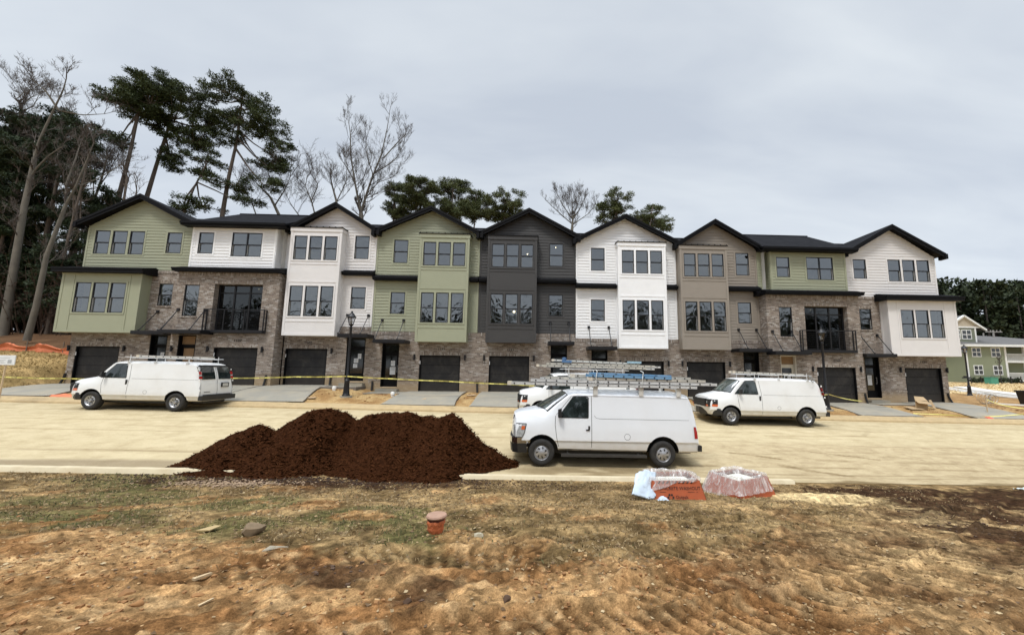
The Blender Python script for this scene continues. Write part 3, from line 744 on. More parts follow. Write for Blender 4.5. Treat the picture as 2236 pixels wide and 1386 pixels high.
def front_door(parent, x0, x1, z0, z1, y, style='black', papers=(), handle='r', step=True):
    """a recessed entry: frame with transom, glazed door leaf, sill"""
    d = .22; fm = CREAM if style == 'cream' else BLACK
    mb = MB(); f = .05; zt = z1 - .56
    mb.box(x0, x0 + f, y + .01, y + d + .06, z0, z1); mb.box(x1 - f, x1, y + .01, y + d + .06, z0, z1)
    mb.box(x0 + f, x1 - f, y + .01, y + d + .06, z1 - .06, z1); mb.box(x0 + f, x1 - f, y + d - .05, y + d + .05, zt - .05, zt + .02)
    fd = mb.build('front_door', fm, parent)
    mb = MB(); tm = PLY if style in ('cream', 'ply') else DARKGLASS
    mb.box(x0 + f, x1 - f, y + d, y + d + .03, zt + .02, z1 - .06); mb.build('transom', tm, fd)
    mb = MB(); a, b = x0 + f + .008, x1 - f - .008; ya = y + d; s_ = .12
    mb.box(a, a + s_, ya, ya + .045, z0 + .06, zt - .05); mb.box(b - s_, b, ya, ya + .045, z0 + .06, zt - .05)
    mb.box(a + s_, b - s_, ya, ya + .045, zt - .19, zt - .05); mb.box(a + s_, b - s_, ya, ya + .045, z0 + .06, z0 + .52)
    mb.box(a + s_ + .06, b - s_ - .06, ya - .006, ya + .01, z0 + .16, z0 + .42)
    mb.build('door_leaf', fm, fd)
    mb = MB(); mb.box(a + s_, b - s_, ya + .02, ya + .03, z0 + .52, zt - .19); mb.build('pane', PLY if style == 'ply' else DARKGLASS, fd)
    mb = MB(); mb.box(x0, x1, y - .03, y + d + .05, z0, z0 + .06); mb.build('sill', WOODSILL, fd)
    if step: mb = MB(); mb.box(x0 - .12, x1 + .12, y - .42, y + .05, z0 - .34, z0 - .05); mb.build('door_step', CONC, parent)
    hx = b - .05 if handle == 'r' else a + .05
    mb = MB(); mb.tube([(hx, ya - .05, z0 + .95), (hx, ya - .05, z0 + 1.35)], .014, 8); mb.box(hx - .025, hx + .025, ya - .012, ya, z0 + .9, z0 + 1.0); mb.box(hx - .02, hx + .02, ya - .05, ya, z0 + 1.3, z0 + 1.34); mb.box(hx - .02, hx + .02, ya - .05, ya, z0 + .96, z0 + 1.0)
    mb.build('handle', RIM, fd)
    for (px_, pz, pw, ph) in papers:
        mb = MB(); X = a + s_ + px_; mb.box(X, X + pw, ya + .012, ya + .016, z0 + pz, z0 + pz + ph, 0)
        for q in range(5): mb.box(X + .03, X + pw - .03 - .02 * (q % 2), ya + .0095, ya + .0115, z0 + pz + ph - .05 - q * .04, z0 + pz + ph - .035 - q * .04, 1)
        mb.build('paper_notice', [PAPER, INK], fd)
def canopy(parent, x0, x1, zb, y, d=.6, ztop=None, rods=None):
    mb = MB(); mb.box(x0, x1, y - d, y - .002, zb, zb + .06)
    for a, b in ((x0, x0 + .06), (x1 - .06, x1)): mb.box(a, b, y - d, y - .002, zb + .05, zb + .2)
    mb.box(x0 + .06, x1 - .06, y - d, y - d + .05, zb + .05, zb + .2); mb.box(x0 + .06, x1 - .06, y - .05, y - .002, zb + .05, zb + .2)
    k = max(2, int((x1 - x0) / .6))
    for i in range(1, k): xx = x0 + (x1 - x0) * i / k; mb.box(xx - .025, xx + .025, y - d + .05, y - .05, zb + .05, zb + .17)
    c_ = mb.build('entry_canopy', BLKMETAL, parent)
    for xr in rods or (x0 + .22, x1 - .22):
        mb = MB(); mb.tube([(xr, y - d + .03, zb + .2), (xr, y - .05, ztop)], .024, 6); mb.box(xr - .03, xr + .03, y - d + .0, y - d + .06, zb + .2, zb + .25)
        mb.box(xr - .075, xr + .075, y - .06, y - .002, ztop - .06, ztop + .1); mb.build('tie_rod', BLKMETAL, c_)
def wall_lamp(parent, x, z, y):
    mb = MB(); mb.tube([(x, y - .085, z), (x, y - .085, z + .32)], .055, 12); mb.box(x - .035, x + .035, y - .04, y - .001, z + .09, z + .23)
    mb.lathe([(.062, .0), (.062, .02)], 12, (x, y - .085, z + .31)); mb.build('wall_lamp', BLKMETAL, parent, smooth=40)
def text_mesh(txt, size, depth=.006):
    cu = bpy.data.curves.new('txt', 'FONT'); cu.body = txt; cu.size = size; cu.extrude = depth / 2; cu.align_x = 'CENTER'; cu.resolution_u = 2
    o = bpy.data.objects.new('txt', cu); COL.objects.link(o)
    dg = bpy.context.evaluated_depsgraph_get(); me = bpy.data.meshes.new_from_object(o.evaluated_get(dg))
    v = [tuple(p.co) for p in me.vertices]; f = [tuple(p.vertices) for p in me.polygons]
    bpy.data.objects.remove(o); bpy.data.curves.remove(cu); bpy.data.meshes.remove(me); return v, f
def number(parent, txt, x, z, y):
    v, f = text_mesh(txt, .2, .012); mb = MB(); mb.add([(x + a * 1.15, y - .01 - c, z + b) for a, b, c in v], f); mb.build('house_number', BLKMETAL, parent)
def downspout(parent, x, z, y, lean=0.0, h=.62):
    mb = MB(); mb.tube([(x, y - .06, z + h), (x + lean * .3, y - .07, z + h * .6), (x + lean, y - .1, z + .12), (x + lean * 1.3, y - .18, z - .08)], [.055, .055, .055, .05], 8)
    mb.build('drain_boot', DKPL, parent, smooth=50)
def brick_front(parent, x0, x1, z0, z1, y, holes, gdoors=(), deep=.16, name='brick_wall', rets=()):
    mb = MB(); wall(mb, x0, x1, z0, z1, y, holes)
    for h in holes: reveal(mb, h, y, deep)
    for (X, ya, yb, sd) in rets: wall(mb, ya, yb, z0, z1, X, side=sd)
    mb.build(name, BRICK, parent)
    lo = [h for h in holes if h[2] < z0 + 1.6]; wt = parent['zg'] + .62; it = []
    xs = sorted([(h[0], h[1]) for h in lo]); cur = x0
    for a, b in xs + [(x1, x1)]:
        if a > cur: it.append(('water_table', (cur, a, y - .022, y - .001, wt, wt + .1)))
        cur = b
    for h in holes: it.append(('lintel', (h[0] - .08, h[1] + .08, y - .012, y - .001, h[3] + .001, h[3] + .2)))
    it.append(('top_course', (x0, x1, y - .014, y - .001, z1 - .2, z1 - .002)))
    parts(parent, SOLD, it)
def gable_roof(parent, X0, X1, xp, ze, zp, yf=-.4, yb=3.4, th=.17):
    """two slopes with their ridge running back from the street, and black rake boards"""
    mb = MB()
    for xa in (X0, X1):
        mb.slab([(xa, yf, ze), (xp, yf, zp), (xp, yb, zp), (xa, yb, ze)], th, 0, 1)
    r = mb.build('gable_roof', [SHING, BLACK], parent)
    mb = MB()
    for xa, sx in ((X0, -1), (X1, 1)):
        w = .27; a = (xa, ze - .015); b = (xp, zp - .015)
        for yy, d, k in ((yf - .03, .03, 0.), (yf - .06, .03, .0)):
            ww = w if k == 0 and yy > yf - .05 else .13
            vs = [(xa, yy, ze + .004), (xp, yy, zp + .004), (xp, yy, zp - ww * 1.12), (xa, yy, ze - ww * 1.12)]
            vs2 = [(p[0], p[1] + d, p[2]) for p in vs]
            mb.add(vs + vs2, [(0, 1, 2, 3), (7, 6, 5, 4), (0, 4, 5, 1), (1, 5, 6, 2), (2, 6, 7, 3), (3, 7, 4, 0)])
        mb.box(xa - .09, xa + .09, yf - .075, .0, ze - .36, ze - .03)
    mb.build('rake_board', BLACK, parent)
def main_roof(parent, X0, X1, ze, yf, zr, yr=3.3, dk=.0):
    mb = MB(); e0, e1 = X0 - dk, X1 + dk
    mb.slab([(e0, yf, ze), (e1, yf, ze), (e1, yr, zr), (e0, yr, zr)], .12, 0, 1)
    mb.slab([(e0, yr, zr), (e1, yr, zr), (e1, 11.2, ze - .3), (e0, 11.2, ze - .3)], .12, 0, 1)
    mb.build('roof', [SHING, BLACK], parent)
    mb = MB(); mb.tube([(e0, yr, zr + .015), (e1, yr, zr + .015)], .05, 6); mb.build('ridge_cap', SHING, parent)
def eaves(parent, X0, X1, z, y):
    mb = MB(); mb.box(X0, X1, y - .03, y + .0, z - .2, z + .0); mb.box(X0, X1, y - .10, y - .031, z - .11, z + .02); mb.box(X0, X1, y + .001, -.002 if y > -.5 else -.5, z - .2, z - .16)
    mb.build('gutter', BLACK, parent)
def shed(parent, X0, X1, zw, ze, yw, ye, ends=True, fas=.19):
    mb = MB(); k = .12 if ends else 0
    mb.slab([(X0, ye, ze), (X1, ye, ze), (X1 - k, yw, zw), (X0 + k, yw, zw)], .07, 0, 1)
    mb.box(X0 + .01, X1 - .01, ye - .02, ye + .03, ze - fas, ze - .035, 1); mb.box(X0 - .0, X1 + .0, ye - .055, ye - .021, ze - .10, ze + .005, 1)
    for xx in (X0 + .01, X1 - .04): mb.add([(xx, ye + .03, ze - fas), (xx, yw, ze - fas), (xx, yw, zw - .07), (xx, ye + .03, ze - .07)] + [(xx + .03, ye + .03, ze - fas), (xx + .03, yw, ze - fas), (xx + .03, yw, zw - .07), (xx + .03, ye + .03, ze - .07)], [(0, 3, 2, 1), (4, 5, 6, 7), (0, 1, 5, 4), (2, 3, 7, 6), (3, 0, 4, 7)], 1)
    mb.box(X0 + .04, X1 - .04, ye + .03, yw - .002, ze - fas, ze - fas + .02, 1)
    mb.build('band_roof', [SHING, BLACK], parent)
def bay_box(parent, X0, X1, z0, z1, c, rows, yb=-.6, caps=True, vlines=(), hlines=()):
    """projecting panelled bay. rows = [(window xs, w, z0, z1)]"""
    sid = TRM[c]; holes = [(x, x + w, a, b) for xs, w, a, b in rows for x in xs]
    mb = MB(); wall(mb, X0, X1, z0, z1, yb, holes)
    for h in holes: reveal(mb, h, yb, .12)
    mb.quad((X0, yb, z0), (X0, yb, z1), (X0, -.001, z1), (X0, -.001, z0)); mb.quad((X1, yb, z0), (X1, -.001, z0), (X1, -.001, z1), (X1, yb, z1))
    mb.quad((X0, yb, z0), (X0, .0, z0), (X1, .0, z0), (X1, yb, z0)); mb.quad((X0, yb, z1), (X1, yb, z1), (X1, .0, z1), (X0, .0, z1))
    b_ = mb.build('bay', sid, parent)
    mb = MB(); w = .11; a = yb - .02
    mb.box(X0 - .02, X0 + w, a, yb - .001, z0, z1); mb.box(X1 - w, X1 + .02, a, yb - .001, z0, z1)
    mb.box(X0 - .02, X0 - .001, yb - .001, yb + w, z0, z1); mb.box(X1 + .001, X1 + .02, yb - .001, yb + w, z0, z1)
    mb.box(X0 - .02, X0 - .001, -.1, -.001, z0, z1); mb.box(X1 + .001, X1 + .02, -.1, -.001, z0, z1)
    mb.box(X0 + w, X1 - w, a, yb - .001, z0, z0 + .13)
    for z in hlines: mb.box(X0 + w, X1 - w, a, yb - .001, z - .045, z + .045)
    zz = sorted([z0 + .13] + [z for z in hlines] + [z1 - .24])
    for x, za, zb in vlines: mb.box(x - .04, x + .04, a, yb - .001, za, zb)
    if caps:
        mb.box(X0 - .045, X1 + .045, yb - .045, yb - .001, z1 - .24, z1); mb.box(X0 - .045, X0 - .021, yb - .001, -.001, z1 - .24, z1); mb.box(X1 + .021, X1 + .045, yb - .001, -.001, z1 - .24, z1)
    mb.build('bay_trim', sid, b_)
    if caps:
        mb = MB(); mb.slab([(X0 - .09, yb - .09, z1 + .03), (X1 + .09, yb - .09, z1 + .03), (X1 + .09, 0, z1 + .07), (X0 - .09, 0, z1 + .07)], .045)
        for i in range(9): xx = X0 + (X1 - X0) * i / 8; mb.box(xx - .012, xx + .012, yb - .09, -.002, z1 + .03, z1 + .075)
        mb.build('bay_cap', BLACK, b_)
    for xs, w, a, b in rows: triple(b_, xs, w, a, b, yb, sid)
    return b_
def corner_boards(parent, c, items):
    parts(parent, TRM[c], [('corner_board', (x, x + .1, y - .03, y + .02, z0, z1)) for x, z0, z1, y in items])
def pendant(parent, x, y, z, r=.09, k=9):
    mb = MB(); mb.lathe([(.001, -r), (r * .7, -r * .7), (r, 0), (r * .7, r * .7), (.001, r)], 10, (x, y, z)); o = mb.build('ceiling_lamp', emit('lamp glow', (1., .80, .52), k), parent)
def home(i, label, c):
    t = thing('townhouse', label, 'townhouse', (UXC[i], 0, ZG[i]), 0, 'row of townhouses facing the sandy street'); t['zg'] = ZG[i]; return t
NUM = ['1135', '1137', '1139', '1141', '1143', '1145', '1147', '1149', '1151']
LBL = ['leftmost townhouse, sage green gable and wide green bay over brick, beside the bare woods',
       'brick townhouse with white upper floor and black balcony, behind the left van\'s tail',
       'greige white townhouse with steep narrow gable, behind the nearest upright lamp post',
       'narrow sage green townhouse with full height bay, right of the greige white one',
       'dark charcoal grey townhouse in the middle of the row',
       'bright white townhouse with full height bay, between the charcoal and the taupe ones',
       'taupe brown townhouse with full height bay, right of the bright white one',
       'brick balcony home with sage upper floor, behind the right hand van',
       'rightmost townhouse, pale greige gable and wide white panelled bay over brick']
def shell(t, X0, X1, zg, zt):
    """the unseen sides, back and floor of a home"""
    mb = MB(); mb.quad((X0, 11, zg - .4), (X1, 11, zg - .4), (X1, 11, zt), (X0, 11, zt))
    mb.quad((X0 + .02, 0.3, zg), (X1 - .02, .3, zg), (X1 - .02, 10.9, zg), (X0 + .02, 10.9, zg))
    mb.build('rear_wall', SID['greige'], t)
    mb = MB(); mb.quad((X0 + .05, .35, zg), (X1 - .05, .35, zg), (X1 - .05, .35, zg + 3.0), (X0 + .05, .35, zg + 3.0)); mb.build('partition', BLACK, t)

# (home index, bay on the left?, bay x0, lower z shift, upper z shift, gable x0, x1, peak x, eave z, peak z, garage x0, door x0, single window x0)
MID = [(2, 1, 'greige', -14.76, .27, .20, -15.15, -9.72, -12.41, 8.47, 10.13, -14.83, -11.27, -11.24, (-11.38, -9.68), (-11.35, -10.1)),
       (3, 0, 'sage', -7.07, 0, 0, -10.02, -3.38, -6.55, 8.42, 10.06, -6.92, -9.16, -8.85, (-9.36, -7.55), (-9.26, -7.98)),
       (4, 1, 'charcoal', -2.92, 0, -.02, -3.62, 2.72, -.46, 8.40, 10.08, -2.75, 1.0, .85, (.80, 2.36), (.95, 2.1)),
       (5, 0, 'white', 5.12, -.26, -.24, 2.40, 9.05, 5.70, 8.18, 9.86, 5.58, 3.51, 3.49, (3.18, 4.92), (3.35, 4.6)),
       (6, 1, 'taupe', 9.03, -.28, -.36, 8.85, 14.35, 11.48, 8.02, 9.68, 9.46, 13.08, 12.87, (12.3, 14.35), (12.85, 14.0))]
for (i, left, c, bx, dl, du, gx0, gx1, xp, ze, zp, gx_, dx, sx, cx, rods) in MID:
    zg = ZG[i]; X0, X1 = UX[i], UX[i + 1]; t = home(i, LBL[i], c)
    zb = 2.18 + dl; zlo = 1.56 + dl; ztop = 8.2 + du - .02
    g_ = (gx_, gx_ + 2.44, zg, zg + 2.15); d_ = (dx, dx + 1.0 + (.1 if i == 2 else 0), zg + .19, zg + 2.86)
    bw = 2.98
    # brick ground floor, carried up to the siding
    mb_h = [g_, d_]
    brick_front(t, X0, X1, zg - .6, zb, 0, mb_h)
    garage(t, g_[0], g_[1], zg, 2.15, 0)
    pp = {2: ((.2, 1.15, .26, .26), (.18, .85, .24, .24), (.42, 1.4, .2, .3)), 3: ((.30, 1.3, .24, .32), (.26, .78, .33, .46)), 6: ((.1, 1.1, .25, .4),)}.get(i, ())
    front_door(t, *d_, 0, 'black', pp, 'l' if i == 2 else 'r')
    # siding above, lapped, with the gable
    bayx = (bx, bx + bw)
    sl = (sx, sx + .87, 3.27 + dl, 4.62 + dl); su = (sx + .015, sx + .885, 6.45 + du, 7.94 + du)
    holes = [sl, su, (bayx[0] + .01, bayx[1] - .01, zb, ztop - .02)]
    xl, xr = lap_gable_fn(X0 + .03, X1 - .03, ze - .15, xp, zp - .12)
    mb = MB(); wall(mb, X0, X1, zb, zp - .14, 0, holes, True, xl, xr)
    for h in (sl, su): reveal(mb, h, 0, .12)
    mb.build('siding_wall', SID[c], t)
    single(t, sl, 0, TRM[c]); single(t, su, 0, TRM[c])
    xs = [bx + .225 + k * .888 for k in range(3)]
    b_ = bay_box(t, bayx[0], bayx[1], zlo, ztop, c, [(xs, .76, 2.70 + dl, 4.52 + dl), (xs, .76, 6.18 + du, 7.66 + du)], hlines=(2.42 + dl, 4.78 + dl, 5.95 + du))
    nb = (bayx[1] + .03, X1 + .02) if left else (X0 - .02, bayx[0] - .03)
    shed(t, nb[0], nb[1], 5.68 + dl, 5.50 + dl, -.002, -.34, ends=False)
    rest = (X0 + .02, bayx[0] - .03) if left else (bayx[1] + .03, X1 - .02)
    if rest[1] - rest[0] > .1: shed(t, rest[0], rest[1], 5.68 + dl, 5.50 + dl, -.002, -.34, ends=False)
    cb = [(X0 + .01, zb, 5.3 + dl, 0), (X0 + .01, 5.7 + dl, ze - .25, 0), (X1 - .11, zb, 5.3 + dl, 0), (X1 - .11, 5.7 + dl, ze - .25, 0)]
    corner_boards(t, c, cb)
    gable_roof(t, gx0, gx1, xp, ze, zp)
    main_roof(t, X0, X1, ze + .24, .35, zp - .1)
    canopy(t, cx[0], cx[1], 1.44 + dl + (0 if i != 2 else .03), 0, 1.05, 2.85 + dl, rods)
    wall_lamp(t, g_[0] - .3, zg + 1.86, 0); wall_lamp(t, g_[1] + .28, zg + 1.86, 0)
    number(t, NUM[i], g_[0] + 1.28, zg + 2.46, 0)
    room(t, X0 + .08, X1 - .08, .13, 5, zb + .25, 5.3 + dl, part=(bayx[1] + .1 if left else bayx[0] - .1)); room(t, X0 + .08, X1 - .08, .13, 5, 5.75 + dl, 8.3 + du, part=(bayx[1] + .1 if left else bayx[0] - .1))
    shell(t, X0, X1, zg, ze - .3)
    if i == 4: pendant(t, -1.38, 1.6, 3.75 + dl, .075, 8); pendant(t, -.55, 1.0, 7.5, .04, 3); pendant(t, 1.3, .9, 7.95, .03, 3)
downs = [(2, -12.1), (2, -10.2), (3, -3.75), (3, -7.6)]

# end homes: wide second floor bay with its own shed roof
def end_home(i, c, X0, X1, bx0, bx1, zlo, zhi, rowx, g0, d0, s2, s3, t3, gx0, gx1, xp, ze, zp, cx, rods, zs3, zbk):
    zg = ZG[i]; t = home(i, LBL[i], c)
    g_ = (g0, g0 + 2.44, zg, zg + 2.15); d_ = (d0, d0 + .96, zg + .19, zg + 2.86)
    outer = -1 if i == 0 else 1; Xo = X0 if i == 0 else X1
    s2h = (s2, s2 + .8, zlo + 1.68, zlo + 3.02)
    bl, brr = (max(X0, bx0 + .01), min(X1, bx1 - .01))
    side_hole = (bl, brr, zlo + .001, zbk)
    holes = [g_, d_, s2h, side_hole] if i == 0 else [g_, d_, s2h, side_hole]
    mb = MB(); wall(mb, X0, X1, zg - .8, zbk, 0, holes)
    for h in (g_, d_, s2h): reveal(mb, h, 0, .16)
    wall(mb, 0, 11, zg - 1.2, zbk, Xo, side=outer)
    mb.build('brick_wall', BRICK, t)
    wt = zg + .62; cur = X0; it = []
    for a, b in sorted([(g_[0], g_[1]), (d_[0], d_[1])]) + [(X1, X1)]:
        it.append(('water_table', (cur, a, -.022, -.001, wt, wt + .1))); cur = b
    for h in (g_, d_, s2h): it.append(('lintel', (h[0] - .08, h[1] + .08, -.012, -.001, h[3] + .001, h[3] + .2)))
    it.append(('window_sill', (s2h[0] - .05, s2h[1] + .05, -.04, -.001, s2h[2] - .085, s2h[2] - .001)))
    seg = (bx1 + .03, X1) if i == 0 else (X0, bx0 - .03)
    it.append(('top_course', (seg[0], seg[1], -.03, -.001, zbk - .16, zbk - .002)))
    parts(t, SOLD, it)
    window(t, s2h, 0, deep=.04)
    garage(t, g_[0], g_[1], zg, 2.15, 0)
    front_door(t, *d_, 0, 'black', ((.12, .85, .28, .62),) if i == 8 else ((.3, 1.4, .2, .25),))
    # the third floor
    s3h = (s3, s3 + .88, zs3, zs3 + 1.3); t3h = [(x, x + .86, zs3 - .13, zs3 + 1.33) for x in t3]
    xl, xr = lap_gable_fn(X0, X1, ze - .15, xp, zp - .12)
    mb = MB(); wall(mb, X0, X1, zbk, zp - .14, 0, [s3h] + t3h + [(min(h[1] for h in t3h[:1]), t3h[1][0], zs3 - .13, zs3 + 1.33), (t3h[1][1], t3h[2][0], zs3 - .13, zs3 + 1.33)], True, xl, xr)
    wall(mb, 0, 11, zbk, ze - .1, Xo, lap=True, side=outer)
    for h in [s3h] + t3h: reveal(mb, h, 0, .12)
    mb.build('siding_wall', SID[c], t)
    single(t, s3h, 0, TRM[c]); triple(t, t3, .86, zs3 - .13, zs3 + 1.33, 0, TRM[c])
    corner_boards(t, c, [(X0 if i == 0 else X1 - .1, zbk, ze - .25, 0)])
    vl = [(rowx[0] - .16, zlo + .13, zhi - .1), (rowx[2] + 1.02, zlo + .13, zhi - .1)]
    b_ = bay_box(t, bx0, bx1, zlo, zhi, c, [(rowx, .86, zlo + 1.14, zlo + 2.9)], caps=False, vlines=vl)
    mb = MB(); mb.box(bx0 - .04, bx1 + .04, -.64, -.621, zhi - .12, zhi); mb.build('bay_frieze', TRM[c], b_)
    shed(t, bx0 - .33, bx1 + .33, zhi + .48, zhi + .22, -.002, -.93, ends=True, fas=.27)
    gable_roof(t, gx0, gx1, xp, ze, zp, yb=3.6, yf=-.42)
    main_roof(t, X0, X1, ze + .24, .35, zp - .12, yr=3.5)
    canopy(t, cx[0], cx[1], zlo - .1, 0, 1.05, zlo + 1.3, rods)
    wall_lamp(t, g_[0] - .33, zg + 1.86, 0); wall_lamp(t, g_[1] + .3, zg + 1.86, 0)
    number(t, NUM[i], g_[0] + 1.28, zg + 2.46, 0)
    room(t, X0 + .08, X1 - .08, .17, 5, zlo + .35, zbk - .25, part=(bx1 + .1 if i == 0 else bx0 - .1)); room(t, X0 + .08, X1 - .08, .13, 5, zbk + .2, ze - .05, part=(s3 - .25 if i == 0 else s3 + 1.2))
    shell(t, X0, X1, zg, ze - .3)
    return t
t0 = end_home(0, 'sage', UX[0], UX[1], -27.42, -23.02, 1.87, 5.36, [-26.6 + k * .965 for k in range(3)], -26.72, -22.62, -22.53, -22.44, [-26.62 + k * 1.0 for k in range(3)],
              -27.42, -20.42, -23.95, 8.50, 10.32, (-22.8, -21.0), (-22.40, -21.30), 6.77, 5.68)
pendant(t0, -24.52, .9, 4.12, .1, 16); pendant(t0, -24.05, 1.0, 4.12, .1, 16)
t8 = end_home(8, 'greige', UX[8], UX[9], 22.26, 26.74, 1.03, 4.57, [23.05 + k * .965 for k in range(3)], 23.53, 20.92, 20.88, 20.72, [23.08 + k * .99 for k in range(3)],
              20.0, 26.72, 23.25, 7.72, 9.62, (20.2, 22.15), (20.75, 21.9), 6.03, 4.86)

# brick homes with a juliet balcony, standing forward of their neighbours
def balcony_home(i, c, X0, X1, ux0, ux1, zt2, s3, d3, s2, op, g0, d0, style, cx, rods, ze, zr, bal, mirror):
    zg = ZG[i]; t = home(i, LBL[i], c); Y = -.8; yu = -.55
    g_ = (g0, g0 + 2.44, zg, zg + 2.13); d_ = (d0, d0 + .98, zg + .19, zg + 2.82)
    zc = zt2                                   # underside of the skirt roof
    s2h = (s2, s2 + .82, zc - 2.62, zc - .78); oph = (op, op + 2.74, zc - 3.42, zc - .70)
    mb = MB(); hs = [g_, d_, s2h, oph]; wall(mb, X0, X1, zg - .6, zc, Y, hs)
    for h, dd in ((g_, .16), (d_, .2), (s2h, .16), (oph, 1.1)): reveal(mb, h, Y, dd)
    wall(mb, Y, 0, zg - .6, zc, X1, side=1); wall(mb, Y, 0, zg - .6, zc, X0, side=-1)
    mb.build('brick_wall', BRICK, t)
    wt = zg + .62; cur = X0; it = []
    for a, b in sorted([(g_[0], g_[1]), (d_[0], d_[1])]) + [(X1, X1)]:
        it.append(('water_table', (cur, a, Y - .022, Y - .001, wt, wt + .1))); cur = b
    it += [('water_table', (X1, X1 + .02, Y, -.001, wt, wt + .1)), ('water_table', (X0 - .02, X0, Y, -.001, wt, wt + .1))]
    for h in hs: it.append(('lintel', (h[0] - .08, h[1] + .08, Y - .012, Y - .001, h[3] + .001, h[3] + .2)))
    it.append(('window_sill', (s2h[0] - .05, s2h[1] + .05, Y - .04, Y - .001, s2h[2] - .085, s2h[2] - .001)))
    it.append(('top_course', (X0, X1, Y - .016, Y - .001, zc - .22, zc - .002)))
    parts(t, SOLD, it)
    window(t, s2h, Y, deep=.04); garage(t, g_[0], g_[1], zg, 2.13, Y)
    front_door(t, *d_, Y, style, ((.35, 1.1, .2, .3),) if style == 'cream' else ())
    # recessed sliding doors with transoms
    x0, x1, z0, z1 = oph; y = Y + .35; mb = MB(); w = (x1 - x0)
    mb.box(x0, x1, y, y + .07, z1 - .07, z1); mb.box(x0, x1, y, y + .07, z1 - .52, z1 - .44); mb.box(x0, x1, y, y + .07, z0, z0 + .08)
    for k in range(4): xx = x0 + (w - .09) * k / 3; mb.box(xx, xx + .09, y - .01, y + .08, z0, z1)
    sd_ = mb.build('sliding_door', FRAME, t)
    mb = MB(); mb.box(x0 + .05, x1 - .05, y + .03, y + .04, z0 + .05, z1 - .05); mb.build('pane', glass_mat('tinted door glass', (.14, .15, .15), .12, -.01) if 'tinted door glass' not in MATS else MATS['tinted door glass'], sd_)
    # balcony
    bx0, bx1 = bal; yf = Y - .27; zb = z0 - .05; mb = MB()
    mb.box(bx0, bx1, yf, Y - .002, zb - .12, zb + .05); mb.box(bx0 + .02, bx1 - .02, yf - .02, yf - .001, zb - .1, zb + .02)
    bal_ = mb.build('balcony', BLKMETAL, t)
    mb = MB(); zt = zb + 1.2
    for xx in (bx0, bx0 + (bx1 - bx0) / 3, bx0 + (bx1 - bx0) * 2 / 3, bx1 - .05): mb.box(xx, xx + .05, yf, yf + .05, zb + .05, zt)
    mb.box(bx0, bx1, yf - .005, yf + .055, zt, zt + .05)
    for xx in (bx0, bx1 - .05): mb.box(xx, xx + .05, yf + .055, Y - .002, zt, zt + .05); mb.box(xx, xx + .05, Y - .055, Y - .003, zb + .05, zt)
    for k in range(9):
        zz = zb + .16 + k * .115; mb.box(bx0 + .05, bx1 - .05, yf + .015, yf + .03, zz, zz + .016)
        for xx in (bx0 + .015, bx1 - .03): mb.box(xx, xx + .015, yf + .05, Y - .05, zz, zz + .016)
    mb.build('railing', BLKMETAL, bal_)
    # upper floor
    s3h = (s3, s3 + .86, zc + 1.16, zc + 2.46); d3h = (d3, d3 + 1.75, zc + 1.02, zc + 2.50)
    mb = MB(); wall(mb, ux0, ux1, zc + .2, ze - .05, yu, [s3h, d3h], True)
    for h in (s3h, d3h): reveal(mb, h, yu, .12)
    wall(mb, yu, 0, zc + .2, ze - .05, ux1, lap=True, side=1); wall(mb, yu, 0, zc + .2, ze - .05, ux0, lap=True, side=-1)
    wall(mb, ux1, X1, zc + .2, ze, -.02, lap=True); wall(mb, X0, ux0, zc + .2, ze, -.02, lap=True)
    mb.build('siding_wall', SID[c], t)
    corner_boards(t, c, [(ux0, zc + .2, ze - .1, yu), (ux1 - .1, zc + .2, ze - .1, yu)])
    parts(t, TRM[c], [('corner_board', q) for xx, sd in ((ux1, 1), (ux0, -1)) for q in ((xx, xx + .03 * sd, yu, yu + .1, zc + .2, ze - .1), (xx, xx + .03 * sd, -.12, -.02, zc + .2, ze - .1))])
    single(t, s3h, yu, TRM[c]); single(t, d3h, yu, TRM[c], 2)
    shed(t, X0 - .18, X1 + .18, zc + .36, zc + .17, yu + .01, Y - .32, ends=False, fas=.2)
    if mirror: shed(t, X0 - .34, X0 + .02, zc + .36, zc + .17, -.002, -.5, ends=False, fas=.2)
    main_roof(t, X0, X1, ze, -1.0, zr, yr=3.3, dk=.02); eaves(t, X0 - .12, X1 + .12, ze + .02, -1.0)
    canopy(t, cx[0], cx[1], zg + 2.84, Y, .95, zg + 4.25, rods)
    wall_lamp(t, g_[0] - .3, zg + 1.86, Y); wall_lamp(t, g_[1] + .28, zg + 1.86, Y)
    number(t, NUM[i], g_[0] + 1.28, zg + 2.46, Y)
    room(t, X0 + .08, X1 - .08, Y + 1.0, 5, zc - 3.45, zc - .5, part=s2 + 1.15 if not mirror else s2 + 1.2); room(t, X0 + .3, X1 - .3, -.4, 5, zc + .3, ze - .1)
    shell(t, X0, X1, zg, ze - .3); return t
t1 = balcony_home(1, 'white', -20.78, -15.02, -20.52, -15.63, 5.48, -20.12, -18.2, -20.36, -18.7, -18.34, -20.35, 'ply', (-20.75, -18.45), (-20.55, -19.05), 8.42, 10.6, (-18.95, -15.55), 0)
pendant(t1, -16.6, -.2, 4.62, .035, 10)
t7 = balcony_home(7, 'sage', 14.27, 20.17, 14.83, 19.78, 4.74, 15.22, 17.18, 15.05, 16.68, 17.2, 14.95, 'cream', (14.1, 16.3), (14.55, 15.75), 7.70, 9.98, (16.25, 19.65), 1)
pendant(t7, 17.5, -.2, 3.9, .035, 12)
